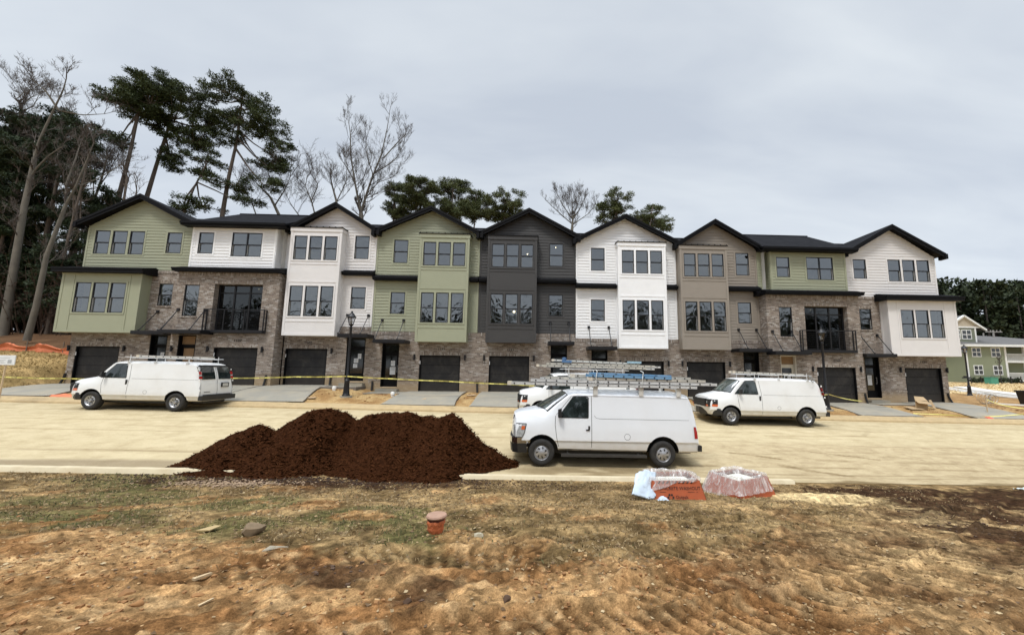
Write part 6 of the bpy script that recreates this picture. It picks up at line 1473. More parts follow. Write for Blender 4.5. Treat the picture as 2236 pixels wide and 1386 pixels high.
# ---------------------------------------------------------------- mulch pile
MULCH = None
def mulch_mat():
    m, t, b, o = newmat('dark bark mulch'); n = N(t); p = n.pos()
    a = n.noise(p, 22, 4, .75); f = n.noise(p, 75, 3, .7); g_ = n.noise(p, 1.6, 3, .6)
    c = n.ramp(a, [(.3, (.011, .004, .0015)), (.5, (.042, .0145, .0055)), (.66, (.085, .032, .013)), (.8, (.14, .062, .027))])
    c = n.mix(n.math('MULTIPLY', g_, .45), c, (.026, .009, .003)); c = n.mix(n.math('MULTIPLY', n.math('SUBTRACT', f, .55, clamp=True), 1.2), c, (.10, .045, .02))
    n.lk(c, b.inputs['Base Color']); b.inputs['Roughness'].default_value = .95; b.inputs['Specular IOR Level'].default_value = .03
    n.bump(n.math('ADD', a, n.math('MULTIPLY', f, .5)), 1.0, .05, b); return m
MULCH = mulch_mat()
RIDGE = [(-10.3, -2.75), (-9.9, -2.70), (-9.43, -2.52), (-8.51, -1.98), (-7.95, -1.72), (-7.65, -1.60), (-7.29, -1.74), (-6.95, -1.57), (-6.51, -1.24), (-6.2, -1.21), (-5.88, -1.17), (-5.5, -1.28), (-5.16, -1.54), (-4.91, -1.42), (-4.46, -1.36), (-4.14, -1.36), (-3.62, -1.18), (-3.16, -1.38), (-2.7, -1.38), (-2.3, -1.28), (-2.05, -1.40), (-1.75, -1.72), (-1.37, -2.10), (-.7, -2.56), (-.3, -2.72), (0., -2.8)]
mx_ = np.linspace(-10.4, .1, 260); my_ = np.linspace(-14.95, -10.6, 120); MX, MY = np.meshgrid(mx_, my_)
rz = np.interp(MX, [p[0] for p in RIDGE], [p[1] for p in RIDGE]); gb = base_z(MX, MY)
yc = -12.6 + .25 * np.sin(MX * .9); hf = np.clip(rz - base_z(MX, MX * 0 - 12.6), 0, None)
wfront = np.interp(MX, [-9.6, -9, -2, -1], [.95, 1.0, .8, .3]) + .82 * np.clip(hf, 0, 1.5) + .2 * (vn(MX, MX * 0, 1.3, 7) - .5); wback = .7 + .8 * np.clip(hf, 0, 1.5)
tt = np.where(MY < yc, (yc - MY) / wfront, (MY - yc) / wback)
prof = np.clip(1 - tt, 0, 1) ** 1.12; prof = np.clip(prof * 1.03, 0, 1)
lump = (fbm(MX, MY, .9, 3, 201) - .5) * .22 + (fbm(MX, MY, .3, 3, 202) - .5) * .14 + (fbm(MX, MY, .09, 2, 203) - .5) * .07
saddle = -.22 * np.exp(-((MX + 5.3) / .35) ** 2 - ((MY + 13.1) / .6) ** 2) - .16 * np.exp(-((MX + 6.6 + (MY + 13.4) * .8) / .3) ** 2 - ((MY + 13.5) / .5) ** 2)
MZ = gb - .06 + hf * prof + lump * np.clip(hf * prof * 3.0, 0, 1) + saddle * (hf > .3) + .03 * sm((1.2 - tt) * 3) * (hf > .05) - .12 * sm((tt - 1.05) * 4) - .2 * (hf < .01)
o = grid_mesh('mulch_pile', MX, MY, MZ, MULCH); tag(o, 'big dark brown mulch pile heaped across the near kerb', 'mulch pile')
def scatter(name, mat, fn, n, rnd, lab, cat, kind='stuff'):
    mb = MB(); k = 0; tries = 0
    while k < n and tries < n * 8:
        tries += 1
        if fn(mb, rnd): k += 1
    return tag(mb.build(name, mat), lab, cat, kind=kind)
mint = lambda x, y: float(np.interp(0, [0], [0]))
def mz(x, y):
    i = int(np.clip((x + 10.4) / 10.5 * 259, 0, 259)); j = int(np.clip((y + 14.95) / 4.35 * 119, 0, 119)); return float(MZ[j, i])
def chunk(mb, p, s, rnd, flat=.6, mi=0):
    b = []
    for sx, sy, sz in ((-1, -1, -1), (1, -1, -1), (1, 1, -1), (-1, 1, -1), (-1, -1, 1), (1, -1, 1), (1, 1, 1), (-1, 1, 1)): b.append((p[0] + s * sx * rnd.uniform(.35, .9), p[1] + s * sy * rnd.uniform(.35, .9), p[2] + s * flat * sz * rnd.uniform(.3, .8)))
    mb.add(b, [(0, 3, 2, 1), (4, 5, 6, 7), (0, 1, 5, 4), (1, 2, 6, 5), (2, 3, 7, 6), (3, 0, 4, 7)], mi)
rnd = random.Random(9)
def shred(mb, rnd):
    x = rnd.uniform(-10.2, 0); y = rnd.uniform(-14.9, -11.8); z = mz(x, y)
    if z < tz(x, y) - .02: return False
    L = rnd.uniform(.02, .07); a = rnd.uniform(0, 6.28); d = Vector((math.cos(a), math.sin(a), rnd.uniform(-.3, .6))) * L; w = Vector((-math.sin(a), math.cos(a), rnd.uniform(-.4, .4))) * L * .25
    c = Vector((x, y, z + .012)); mb.add([tuple(c - d - w), tuple(c + d - w), tuple(c + d + w), tuple(c - d + w)], [(0, 1, 2, 3)]); return True
scatter('bark_shreds', M('bark shreds', (.052, .019, .007), .95, spec=.03, var=.5, vs=9, world=True), shred, 9000, rnd, 'loose bark shreds lying over the mulch pile', 'mulch')
# mulch spilled on the soil in front
def spill(mb, rnd):
    x = rnd.gauss(-5, 3.3); y = -14.2 - abs(rnd.gauss(0, .55)); 
    if not -10.5 < x < 1.2: return False
    chunk(mb, (x, y, gz(x, y) + .008), rnd.uniform(.008, .028), rnd); return True
scatter('mulch_crumbs', M('mulch crumbs', (.038, .019, .012), .95, var=.4, vs=9, world=True), spill, 1500, rnd, 'mulch crumbs spilled on the grass in front of the pile', 'mulch')

# ---------------------------------------------------------------- grass, litter and clods of the foreground
def field_at(x, y):
    c, s, d, n1, n2 = fields(np.array([x]), np.array([y])); return float(c[0]), float(s[0]), float(d[0])
NS = 70000; rs = np.random.RandomState(4)
bx = rs.uniform(-15, 9.5, NS); by = -14.22 - (rs.uniform(0, 1, NS) ** 1.05) * 6.6
cl_, sa_, dk_, n1_, n2_ = fields(bx, by); dens_ = (1 - cl_) * (1 - sa_) * (1 - .9 * dk_) * sm((fbm(bx, by, .5, 3, 300) - .30) * 5) + .012
tuft = sm((fbm(bx, by, .22, 2, 301) - .45) * 6)
keep = rs.uniform(0, 1, NS) < dens_ * (.35 + .65 * tuft)
bx, by = bx[keep], by[keep]; bz = ground_h(bx, by)
gk = np.zeros(len(bx))
for cx, cy, r in [(-1.3, -19.05, .5), (-2.4, -18.0, .8), (-4.0, -18.7, .5), (-6.4, -18.3, .8), (-8.6, -14.5, 1.2), (-7.6, -16.7, .9), (-5.0, -17.2, .7), (-.9, -19.2, .35)]:
    gk = np.maximum(gk, sm((1.3 - np.hypot((bx - cx) / r / 1.5, (by - cy) / r)) * 1.8))
gk = np.maximum(gk * .55, .05); isg = rs.uniform(0, 1, len(bx)) < gk
def blades(name, X, Y, Z, h0, h1, w0, lean, mat, lab, cat):
    n = len(X); a = rs.uniform(0, 6.283, n); h = rs.uniform(h0, h1, n); w = w0 * rs.uniform(.6, 1.4, n); la = rs.uniform(0, 6.283, n); ll = h * rs.uniform(.1, lean, n)
    co = np.zeros((n, 4, 3)); ca, sa = np.cos(a) * w, np.sin(a) * w
    co[:, 0] = np.stack([X - ca, Y - sa, Z - .01], -1); co[:, 1] = np.stack([X + ca, Y + sa, Z - .01], -1)
    mxx, myy = X + np.cos(la) * ll * .45, Y + np.sin(la) * ll * .45
    co[:, 2] = np.stack([X + np.cos(la) * ll, Y + np.sin(la) * ll, Z + h * np.sqrt(np.clip(1 - (ll / h) ** 2 * .8, .05, 1))], -1)
    co[:, 3] = np.stack([mxx - ca * .8, myy - sa * .8, Z + h * .55], -1)
    me = bpy.data.meshes.new(name); me.vertices.add(n * 4); me.vertices.foreach_set('co', co.ravel().astype(np.float32)); me.loops.add(n * 4); me.loops.foreach_set('vertex_index', np.arange(n * 4, dtype=np.int32)); me.polygons.add(n); me.polygons.foreach_set('loop_start', np.arange(n, dtype=np.int32) * 4)
    me.materials.append(mat); me.update(); me.validate(); o = bpy.data.objects.new(name, me); COL.objects.link(o); return tag(o, lab, cat, kind='stuff')
blades('green_grass', bx[isg], by[isg], bz[isg], .02, .06, .0045, .9, M('green grass blades', (.095, .112, .042), .8, var=.35, vs=5, world=True), 'patches of short green grass in the foreground soil', 'grass')
blades('dry_grass', bx[~isg], by[~isg], bz[~isg], .02, .07, .005, 1.6, M('dead straw grass', (.36, .265, .14), .9, var=.35, vs=5, world=True), 'dead straw coloured grass covering the foreground verge', 'grass')
NL = 40000; lx = rs.uniform(-15, 10, NL); ly = -14.25 - (rs.uniform(0, 1, NL) ** .9) * 7.4; cl_, sa_, dk_, n1_, n2_ = fields(lx, ly)
kp = rs.uniform(0, 1, NL) < (.30 + .6 * (1 - cl_)) * (1 - .85 * sa_) * (1 - .6 * dk_) * sm((fbm(lx, ly, .7, 3, 310) - .3) * 4); lx, ly = lx[kp], ly[kp]; lz = ground_h(lx, ly); mb = MB(); rnd = random.Random(3)
for x, y, z in zip(lx, ly, lz):
    s = .006 + .022 * rnd.random() ** 2.5; a = rnd.uniform(0, 6.28); e = rnd.uniform(.35, 1); t1, t2 = rnd.uniform(-.5, .5) * s, rnd.uniform(-.5, .5) * s
    mb.add([(x + s * math.cos(a), y + s * math.sin(a), z + .008 + t1 * .6), (x - s * e * math.sin(a), y + s * e * math.cos(a), z + .016 + t2), (x - s * math.cos(a), y - s * math.sin(a), z + .010), (x + s * e * math.sin(a), y - s * e * math.cos(a), z + .008)], [(0, 1, 2, 3)], rnd.choice((0, 0, 0, 0, 1, 1, 1, 1, 1, 2)))
tag(mb.build('leaf_litter', [M('dry leaf', (.31, .215, .11), .9, var=.3, vs=6, world=True), M('brown leaf', (.14, .085, .042), .9, var=.3, vs=6, world=True), M('bleached chip', (.42, .32, .18), .85, var=.2, vs=6, world=True)]), 'scattered dead leaves and straw on the verge', 'leaf litter', kind='stuff')
NC = 24000; cx = rs.uniform(-9, 9.5, NC); cy = -15.2 - (rs.uniform(0, 1, NC) ** .8) * 6.8; cl_, sa_, dk_, n1_, n2_ = fields(cx, cy)
kp = rs.uniform(0, 1, NC) < (cl_ * .9 + .05) * (1 - .6 * sa_) * sm((fbm(cx, cy, .8, 3, 320) - .34) * 5); cx, cy, dk_, cl2 = cx[kp], cy[kp], dk_[kp], cl_[kp]; cz = ground_h(cx, cy); mb = MB()
for x, y, z, d in zip(cx, cy, cz, dk_):
    s = .004 + .024 * rnd.random() ** 4; q = rnd.random(); chunk(mb, (x, y, z + s * .1), s, rnd, .75, 2 if d > .5 else (1 if q > .9 else (0 if x < 2 else 3)))
tag(mb.build('dirt_clods', [M('orange clay clod', (.27, .135, .05), .95, var=.3, vs=7, bump=.4, bs=40, world=True), M('pale clay clod', (.44, .28, .13), .95, var=.2, vs=7, world=True), M('dark clod', (.085, .05, .03), .95, var=.3, vs=7, world=True), M('tan clod', (.27, .175, .08), .95, var=.3, vs=7, world=True)]), 'loose clay clods strewn over the bare soil', 'soil clods', kind='stuff')
# yard rubble between the driveways
mb = MB()
for _ in range(1500):
    x = rnd.uniform(-27, 30); y = rnd.uniform(-4.2, -1.0)
    if any(a - .3 < x < b + .2 for a, b, c in DRV): continue
    chunk(mb, (x, y, gz(x, y) + .01), .015 + .07 * rnd.random() ** 3, rnd, .5, rnd.choice((0, 0, 1)))
tag(mb.build('yard_rubble', [MATS['orange clay clod'], MATS['pale clay clod']]), 'clods and chips on the bare strips between the driveways', 'rubble', kind='stuff')
# weeds on the left bank and straw on the far right lot
nb_ = 9000; X = rs.uniform(-40, -26.8, nb_); Y = rs.uniform(-5, 3.0, nb_); Z = ground_h(X, Y); blades('bank_grass', X, Y, Z, .05, .16, .012, 1.3, M('bank straw', (.34, .245, .10), .9, var=.35, vs=2, world=True), 'dry grass on the bank left of the leftmost townhouse', 'grass')
nb_ = 9000; X = rs.uniform(30, 90, nb_); Y = rs.uniform(12, 36, nb_); Z = ground_h(X, Y); blades('lot_straw', X, Y, Z, .06, .22, .05, 2.0, M('lot straw', (.60, .46, .25), .9, var=.3, vs=1, world=True), 'pale straw spread over the lot before the far green house', 'straw')

# ---------------------------------------------------------------- street lamps
def street_lamp(label, x, y, z, box=False):
    t = thing('street_lamp', label, 'street lamp', (x, y, z), 0, 'black street lamps along the pavement')
    mb = MB(); mb.lathe([(.30, -.1), (.30, .035), (.001, .035)], 20, (x, y, z)); mb.build('footing', CONC, t)
    mb = MB(); mb.lathe([(.19, .03), (.19, .09), (.165, .12), (.155, .18), (.12, .72), (.135, .76), (.12, .80), (.13, .84), (.085, .90), (.075, 1.0), (.085, 1.04), (.064, 1.08), (.062, 3.55), (.075, 3.58), (.075, 3.64), (.05, 3.68)], 18, (x, y, z)); mb.build('pole', BLKMETAL, t, smooth=35)
    L = MB(); zb = z + 3.68; L.lathe([(.05, 0), (.11, .06), (.12, .10), (.06, .12)], 14, (x, y, zb))
    for k in range(6):
        a = math.pi / 3 * k; L.tube([(x + .11 * math.cos(a), y + .11 * math.sin(a), zb + .08), (x + .20 * math.cos(a), y + .20 * math.sin(a), zb + .47)], .012, 5)
    L.lathe([(.21, .46), (.235, .47), (.235, .49), (.15, .60), (.11, .68), (.06, .70), (.05, .74), (.055, .78), (.03, .81), (.001, .82)], 12, (x, y, zb)); ln = L.build('lantern', BLKMETAL, t, smooth=30)
    g_ = MB(); g_.lathe([(.10, .10), (.19, .46)], 6, (x, y, zb)); g_.build('lantern_glass', glass_mat('lantern glass', (.85, .87, .9), .05, .05) if 'lantern glass' not in MATS else MATS['lantern glass'], ln)
    b = MB(); b.lathe([(.001, .10), (.045, .12), (.05, .2), (.03, .3), (.001, .32)], 10, (x, y, zb)); b.build('bulb', M('lamp bulb', (.8, .8, .78), .4), ln)
    if box: b = MB(); b.box(x - .42, x + .12, y - .14, y + .12, z + 1.52, z + 1.62); b.box(x - .36, x - .05, y - .05, y + .05, z + 1.62, z + 1.72); b.build('sign_bracket', BLKMETAL, t)
    return t
street_lamp('black lantern lamp post before the greige home, yellow tape wrapped round it', -9.77, -2.94, gz(-9.77, -2.94))
street_lamp('black lamp post rising behind the right hand van, before the balcony', 15.85, -3.2, gz(15.85, -3.2))
street_lamp('distant black lamp post at the right, between the end home and the far green house', 38.4, 9.5, tz(38.4, 9.5), True)

# ---------------------------------------------------------------- caution tape
def tape_mat():
    m, t, b, o = newmat('yellow caution tape'); n = N(t); s = n.new('ShaderNodeSeparateXYZ'); n.lk(n.pos(), s.inputs[0])
    x = n.math('FRACT', n.math('MULTIPLY', s.outputs[0], 1.9)); k = n.math('LESS_THAN', x, .52); l = n.math('GREATER_THAN', n.math('FRACT', n.math('MULTIPLY', s.outputs[0], 17)), .45)
    c = n.mix(n.math('MULTIPLY', n.math('MULTIPLY', k, l), .8), (.70, .62, .17), (.06, .055, .03)); n.lk(c, b.inputs['Base Color']); b.inputs['Roughness'].default_value = .45; return m
TAPE = tape_mat(); YT = M('twisted yellow tape', (.76, .68, .20), .45, var=.2, vs=5)
def tape(label, pts, w=.06, sag=.05, mat=None, twist=0., seed=1):
    mb = MB(); r_ = random.Random(seed); L = []
    for a, b in zip(pts[:-1], pts[1:]):
        n = max(6, int(math.dist(a, b) / .25))
        for k in range(n): t = k / n; L.append((a[0] + (b[0] - a[0]) * t, a[1] + (b[1] - a[1]) * t, a[2] + (b[2] - a[2]) * t - sag * 4 * t * (1 - t)))
    L.append(pts[-1]); th = 0
    def off(i): th = twist * math.sin(i * .35 + seed) + .25 * math.sin(i * .9); return (0, math.sin(th) * w / 2, math.cos(th) * w / 2)
    for i in range(len(L) - 1):
        a, b = L[i], L[i + 1]; o1, o2 = off(i), off(i + 1)
        mb.add([tuple(p - q for p, q in zip(a, o1)), tuple(p - q for p, q in zip(b, o2)), tuple(p + q for p, q in zip(b, o2)), tuple(p + q for p, q in zip(a, o1))], [(0, 1, 2, 3)])
    return tag(mb.build('caution_tape', mat or TAPE), label, 'caution tape', 'yellow caution tape strung along the yards')
tape('yellow caution tape from the left edge stake to the lantern lamp post', [(-26.9, -2.98, -.62), (-23.6, -2.98, -.68), (-19, -3.0, -.72), (-15.7, -2.98, -.60), (-12.4, -2.98, -.50), (-9.8, -3.03, -.45)], sag=.02)
tape('yellow caution tape from the lantern lamp post towards the hidden van', [(-9.74, -3.03, -.45), (-7.4, -3.05, -.56), (-4.6, -3.1, -.66), (-1.6, -3.1, -.79), (3.0, -3.1, -.95)], sag=.015, seed=3)
tape('thin yellow tape running down from the right van\'s tail to the brick pier', [(13.1, -5.8, -1.02), (16.0, -3.2, -1.2), (19.75, -.95, -1.72)], .05, .06, YT, .8, 5)
tape('yellow tape sagging from the low stake to the right edge', [(24.95, -3.2, -1.40), (26.2, -3.3, -1.80), (28.3, -3.4, -1.92), (31, -3.5, -1.9)], .05, .06, YT, .8, 6)
tape('yellow tape lying on the soil towards the red rag and rising to the right edge', [(20.2, -3.7, tz(20.2, -3.7) + .06), (21.6, -3.8, tz(21.6, -3.8) + .06), (23.4, -4.1, tz(23.4, -4.1) + .07), (24.6, -4.0, tz(24.6, -4) + .1), (27.2, -3.6, -2.12), (29, -3.4, -1.9)], .05, .0, YT, .9, 7)
for lb, x, y, h in [('short wooden stake holding the tape, right of the brick end wall', 24.95, -3.2, .8), ('wooden stake at the right edge', 31, -3.5, .5)]:
    mb = MB(); z = gz(x, y); mb.box(x - .02, x + .02, y - .02, y + .02, z - .1, z + h); tag(mb.build('wooden_stake', WOODSILL), lb, 'stake')

# sign board at the left edge
t = thing('sign_board', 'white board with a small plan on a wooden stake at the left edge', 'sign', (-22.9, -6.0, tz(-22.9, -6)))
x0 = -23.55; mb = MB(); mb.box(x0, -22.58, -6.03, -6.0, -.02, .40); mb.build('board', M('white board', (.74, .76, .77), .5), t)
mb = MB(); 
for a, b, c, d in ((-22.86, -22.70, .05, .2), (-23.4, -22.95, .06, .075), (-23.4, -23.0, .12, .135), (-23.4, -22.95, .18, .195), (-23.3, -22.8, .27, .285)): mb.box(a, b, -6.034, -6.031, c, d)
mb.build('print', INK, t); mb = MB(); mb.bar((-22.98, -5.97, .35), (-23.02, -5.97, tz(-23, -6) - .1), .05, .04); mb.build('stake', WOODSILL, t)
# orange silt fence
def net_mat():
    m, t, b, o = newmat('orange safety mesh'); n = N(t); c = n.mix(n.noise(n.pos(), 2.5, 3, .6), (.50, .11, .04), (.72, .23, .10)); n.lk(c, b.inputs['Base Color']); b.inputs['Roughness'].default_value = .6; return m
NET = net_mat(); mb = MB(); prev = None; r_ = random.Random(2)
for k in range(60):
    x = -40 + k * .2; z = tz(x, 2.1); h = .36 + .12 * math.sin(k * .6) + r_.uniform(-.05, .05); y = 2.1 + .12 * math.sin(k * .8)
    cur = [(x, y, z - .02), (x, y + .05, z + h * .5), (x, y - .03, z + h), (x, y + .08, z + h + .03)]
    if prev:
        for i in range(3): mb.add([prev[i], cur[i], cur[i + 1], prev[i + 1]], [(0, 1, 2, 3)])
    prev = cur
t = thing('silt_fence', 'sagging orange mesh fence at the foot of the wood', 'fence', (-34, 2.1, tz(-34, 2.1))); mb.build('mesh', NET, t)
for k in range(5):
    mb = MB(); x = -38.6 + k * 2.2; z = tz(x, 2.1); mb.box(x - .02, x + .02, 2.12, 2.16, z - .1, z + .75); mb.build('post', M('grey stake', (.16, .13, .10), .9), t)
# rags of orange net and the red rag
def rag(name, lab, x, y, sx, sy, h, mat, seed, cat, n=14):
    r_ = random.Random(seed); X, Y_ = np.meshgrid(np.linspace(-1, 1, n), np.linspace(-1, 1, n)); rr = np.hypot(X, Y_)
    Z = np.clip(1 - rr ** 2, 0, 1) * h * (.5 + fbm(X * 2, Y_ * 2, .8, 3, seed)) + fbm(X * 3, Y_ * 3, .5, 2, seed + 4) * h * .4
    xx = x + X * sx * (.8 + .35 * fbm(Y_, X, .7, 2, seed + 1)); yy = y + Y_ * sy * (.8 + .35 * fbm(X, Y_, .7, 2, seed + 2)); zz = ground_h(xx, yy) + Z - .004
    o = grid_mesh(name, xx, yy, zz, mat); return tag(o, lab, cat)
rag('netting_scrap', 'crumpled orange netting at the edge of the left driveway', -22.4, -4.1, 1.0, .28, .10, NET, 5, 'netting'); rag('red_rag', 'crumpled red rag on the tape near the right driveway', 23.7, -4.35, .36, .25, .13, M('red cloth', (.60, .10, .07), .8, var=.3, vs=6), 6, 'rag')
# white capped pipes
for lb, x, y in [('white pipe cap at the corner of the greige home\'s driveway', -10.97, -1.75), ('white pipe cap between the walk and driveway of the narrow sage home', -7.6, -2.3)]:
    z = gz(x, y); mb = MB(); mb.lathe([(.085, -.15), (.085, .10), (.001, .10)], 14, (x, y, z)); mb.lathe([(.105, .08), (.105, .2), (.08, .24), (.001, .25)], 14, (x, y, z)); tag(mb.build('cleanout_cap', M('white pvc', (.80, .80, .77), .4), smooth=40), lb, 'pipe cap', 'white pipe caps in the yards')
# cardboard at the right
t = thing('cardboard_box', 'collapsed open cardboard box on the strip between the last two driveways', 'box', (21.9, -2.3, gz(21.9, -2.3))); z = gz(21.9, -2.3); CB = M('cardboard', (.42, .30, .17), .85, var=.15, vs=4)
mb = MB(); mb.slab([(21.45, -2.6, z + .02), (22.05, -2.7, z + .02), (22.15, -2.65, z + .42), (21.5, -2.55, z + .48)], .012); mb.slab([(22.05, -2.7, z + .02), (22.5, -2.2, z + .03), (22.5, -2.15, z + .5), (22.15, -2.65, z + .42)], .012); mb.build('box_side', CB, t)
mb = MB(); mb.slab([(21.5, -2.55, z + .48), (22.15, -2.65, z + .42), (22.1, -2.95, z + .28), (21.4, -2.85, z + .36)], .012); mb.slab([(21.55, -2.5, z + .47), (22.2, -2.6, z + .45), (22.25, -2.3, z + .66), (21.75, -2.25, z + .70)], .012); mb.slab([(22.5, -2.6, z + .02), (22.75, -2.5, z + .03), (22.7, -2.3, z + .5), (22.45, -2.4, z + .5)], .012); mb.build('box_flap', CB, t)
mb = MB(); mb.slab([(20.9, -2.9, z + .03), (21.6, -3.0, z + .02), (21.7, -2.4, z + .10), (21.0, -2.3, z + .12)], .015); tag(mb.build('cardboard_sheet', CB), 'flat cardboard sheet lying beside the collapsed box', 'cardboard')
for k, (x, y, dx, dy, s) in enumerate([(-5.6, -3.6, .5, .1, .05), (-6.0, -3.2, .4, -.08, .06), (-5.2, -4.0, .6, .05, .04), (-3.7, -2.0, .45, .1, .04), (-11.5, -3.6, .5, -.1, .06)]):
    mb = MB(); z = gz(x, y); mb.slab([(x, y, z + .05), (x + dx, y + dy, z + .06), (x + dx + .03, y + dy + .22, z + .09), (x + .02, y + .2, z + .07)], .03); tag(mb.build('wood_scrap', M('wood offcut', (.50, .36, .22), .85, var=.2, vs=6)), ['flat pale offcut nearest the kerb left of the narrow sage driveway', 'longer offcut before the walk of the narrow sage home', 'thin dark edged offcut at the kerb beside the sage driveway', 'white chip board between the sage and charcoal driveways', 'offcut beside the greige driveway\'s right edge'][k], 'offcut', 'wood offcuts in the yards')
# wire coil and white pipe by the end wall
t = thing('wire_coil', 'grey coil of wire mesh standing beside the last brick wall', 'wire coil', (28.4, -.4, gz(28.4, -.4))); z = gz(28.4, -.4)
mb = MB(); rr_ = random.Random(8)
for k in range(7): a = rr_.uniform(-.3, .3); mb.tube([(28.4 + .42 * math.cos(q * .42) * (.7 + .05 * k), -.4 + .1 * k - .3 + a * .2 * math.sin(q * .42), z + .36 + .36 * math.sin(q * .42) * (.7 + .05 * k)) for q in range(16)], .012, 4)
mb.build('coil', M('galvanised wire', (.38, .37, .34), .5, .5), t); mb = MB()
for k in range(5): a = math.pi * k / 5; mb.tube([(28.4 - .36 * math.cos(a), -.45, z + .36 - .34 * math.sin(a)), (28.4 + .36 * math.cos(a), -.45, z + .36 + .34 * math.sin(a))], .012, 4)
mb.build('cross_wire', MATS['galvanised wire'], t)
mb = MB(); mb.bar((29.2, -.2, gz(29.2, -.2) + .08), (31.2, -.5, gz(31.2, -.5) + .10), .11, .09); tag(mb.build('white_pipe', MATS['white pvc']), 'white pipe lying on the soil right of the wire coil', 'pipe')
# black bin at the right edge
t = thing('waste_bin', 'black bin cut off by the right edge', 'bin', (31.9, .1, tz(31.9, .1))); z = tz(31.9, .1); mb = MB(); vs = [(31.6, -.3, z), (32.7, -.3, z), (32.7, .5, z), (31.6, .5, z), (31.5, -.4, z + .85), (32.8, -.4, z + .85), (32.8, .6, z + .85), (31.5, .6, z + .85)]
mb.add(vs, [(0, 3, 2, 1), (0, 1, 5, 4), (1, 2, 6, 5), (2, 3, 7, 6), (3, 0, 4, 7), (4, 5, 6, 7)]); mb.build('bin_body', DKPL, t); mb = MB(); mb.box(31.45, 32.85, -.45, .65, z + .85, z + .95); mb.build('lid', DKPL, t)

# ---------------------------------------------------------------- washout bins under plastic
def film_mat():
    m = bpy.data.materials.new('clear plastic film'); m.use_nodes = True; t = m.node_tree; t.nodes.clear(); n = N(t); o = n.new('ShaderNodeOutputMaterial')
    tr = n.new('ShaderNodeBsdfTransparent'); pb = n.new('ShaderNodeBsdfPrincipled'); pb.inputs['Base Color'].default_value = (.78, .74, .71, 1); pb.inputs['Roughness'].default_value = .28; pb.inputs['Specular IOR Level'].default_value = .9
    tr.inputs[0].default_value = (.95, .95, .95, 1); f = n.noise(n.mapping(n.pos(), (7, 7, 2.2)), 1.3, 4, .6, 1.0); fc = n.ramp(f, [(.40, (.20, .2, .2)), (.56, (.36, .36, .36)), (.68, (.85, .85, .85))])
    bu = n.new('ShaderNodeBump'); bu.inputs['Strength'].default_value = .7; bu.inputs['Distance'].default_value = .03; n.lk(f, bu.inputs['Height']); n.lk(bu.outputs[0], pb.inputs['Normal'])
    mx1 = n.new('ShaderNodeMixShader'); n.lk(fc, mx1.inputs[0]); n.lk(tr.outputs[0], mx1.inputs[1]); n.lk(pb.outputs[0], mx1.inputs[2]); n.lk(mx1.outputs[0], o.inputs[0]); return m
FILM = film_mat(); ORNG = M('orange board', (.40, .085, .026), .7, var=.15, vs=5, dirt=(.34, .11, .05), dirt_s=3, dirt_a=.3); SLUR = M('pale cement slurry', (.60, .58, .50), .8, var=.08, vs=3); BLKINK = M('black print', (.02, .012, .01), .7)
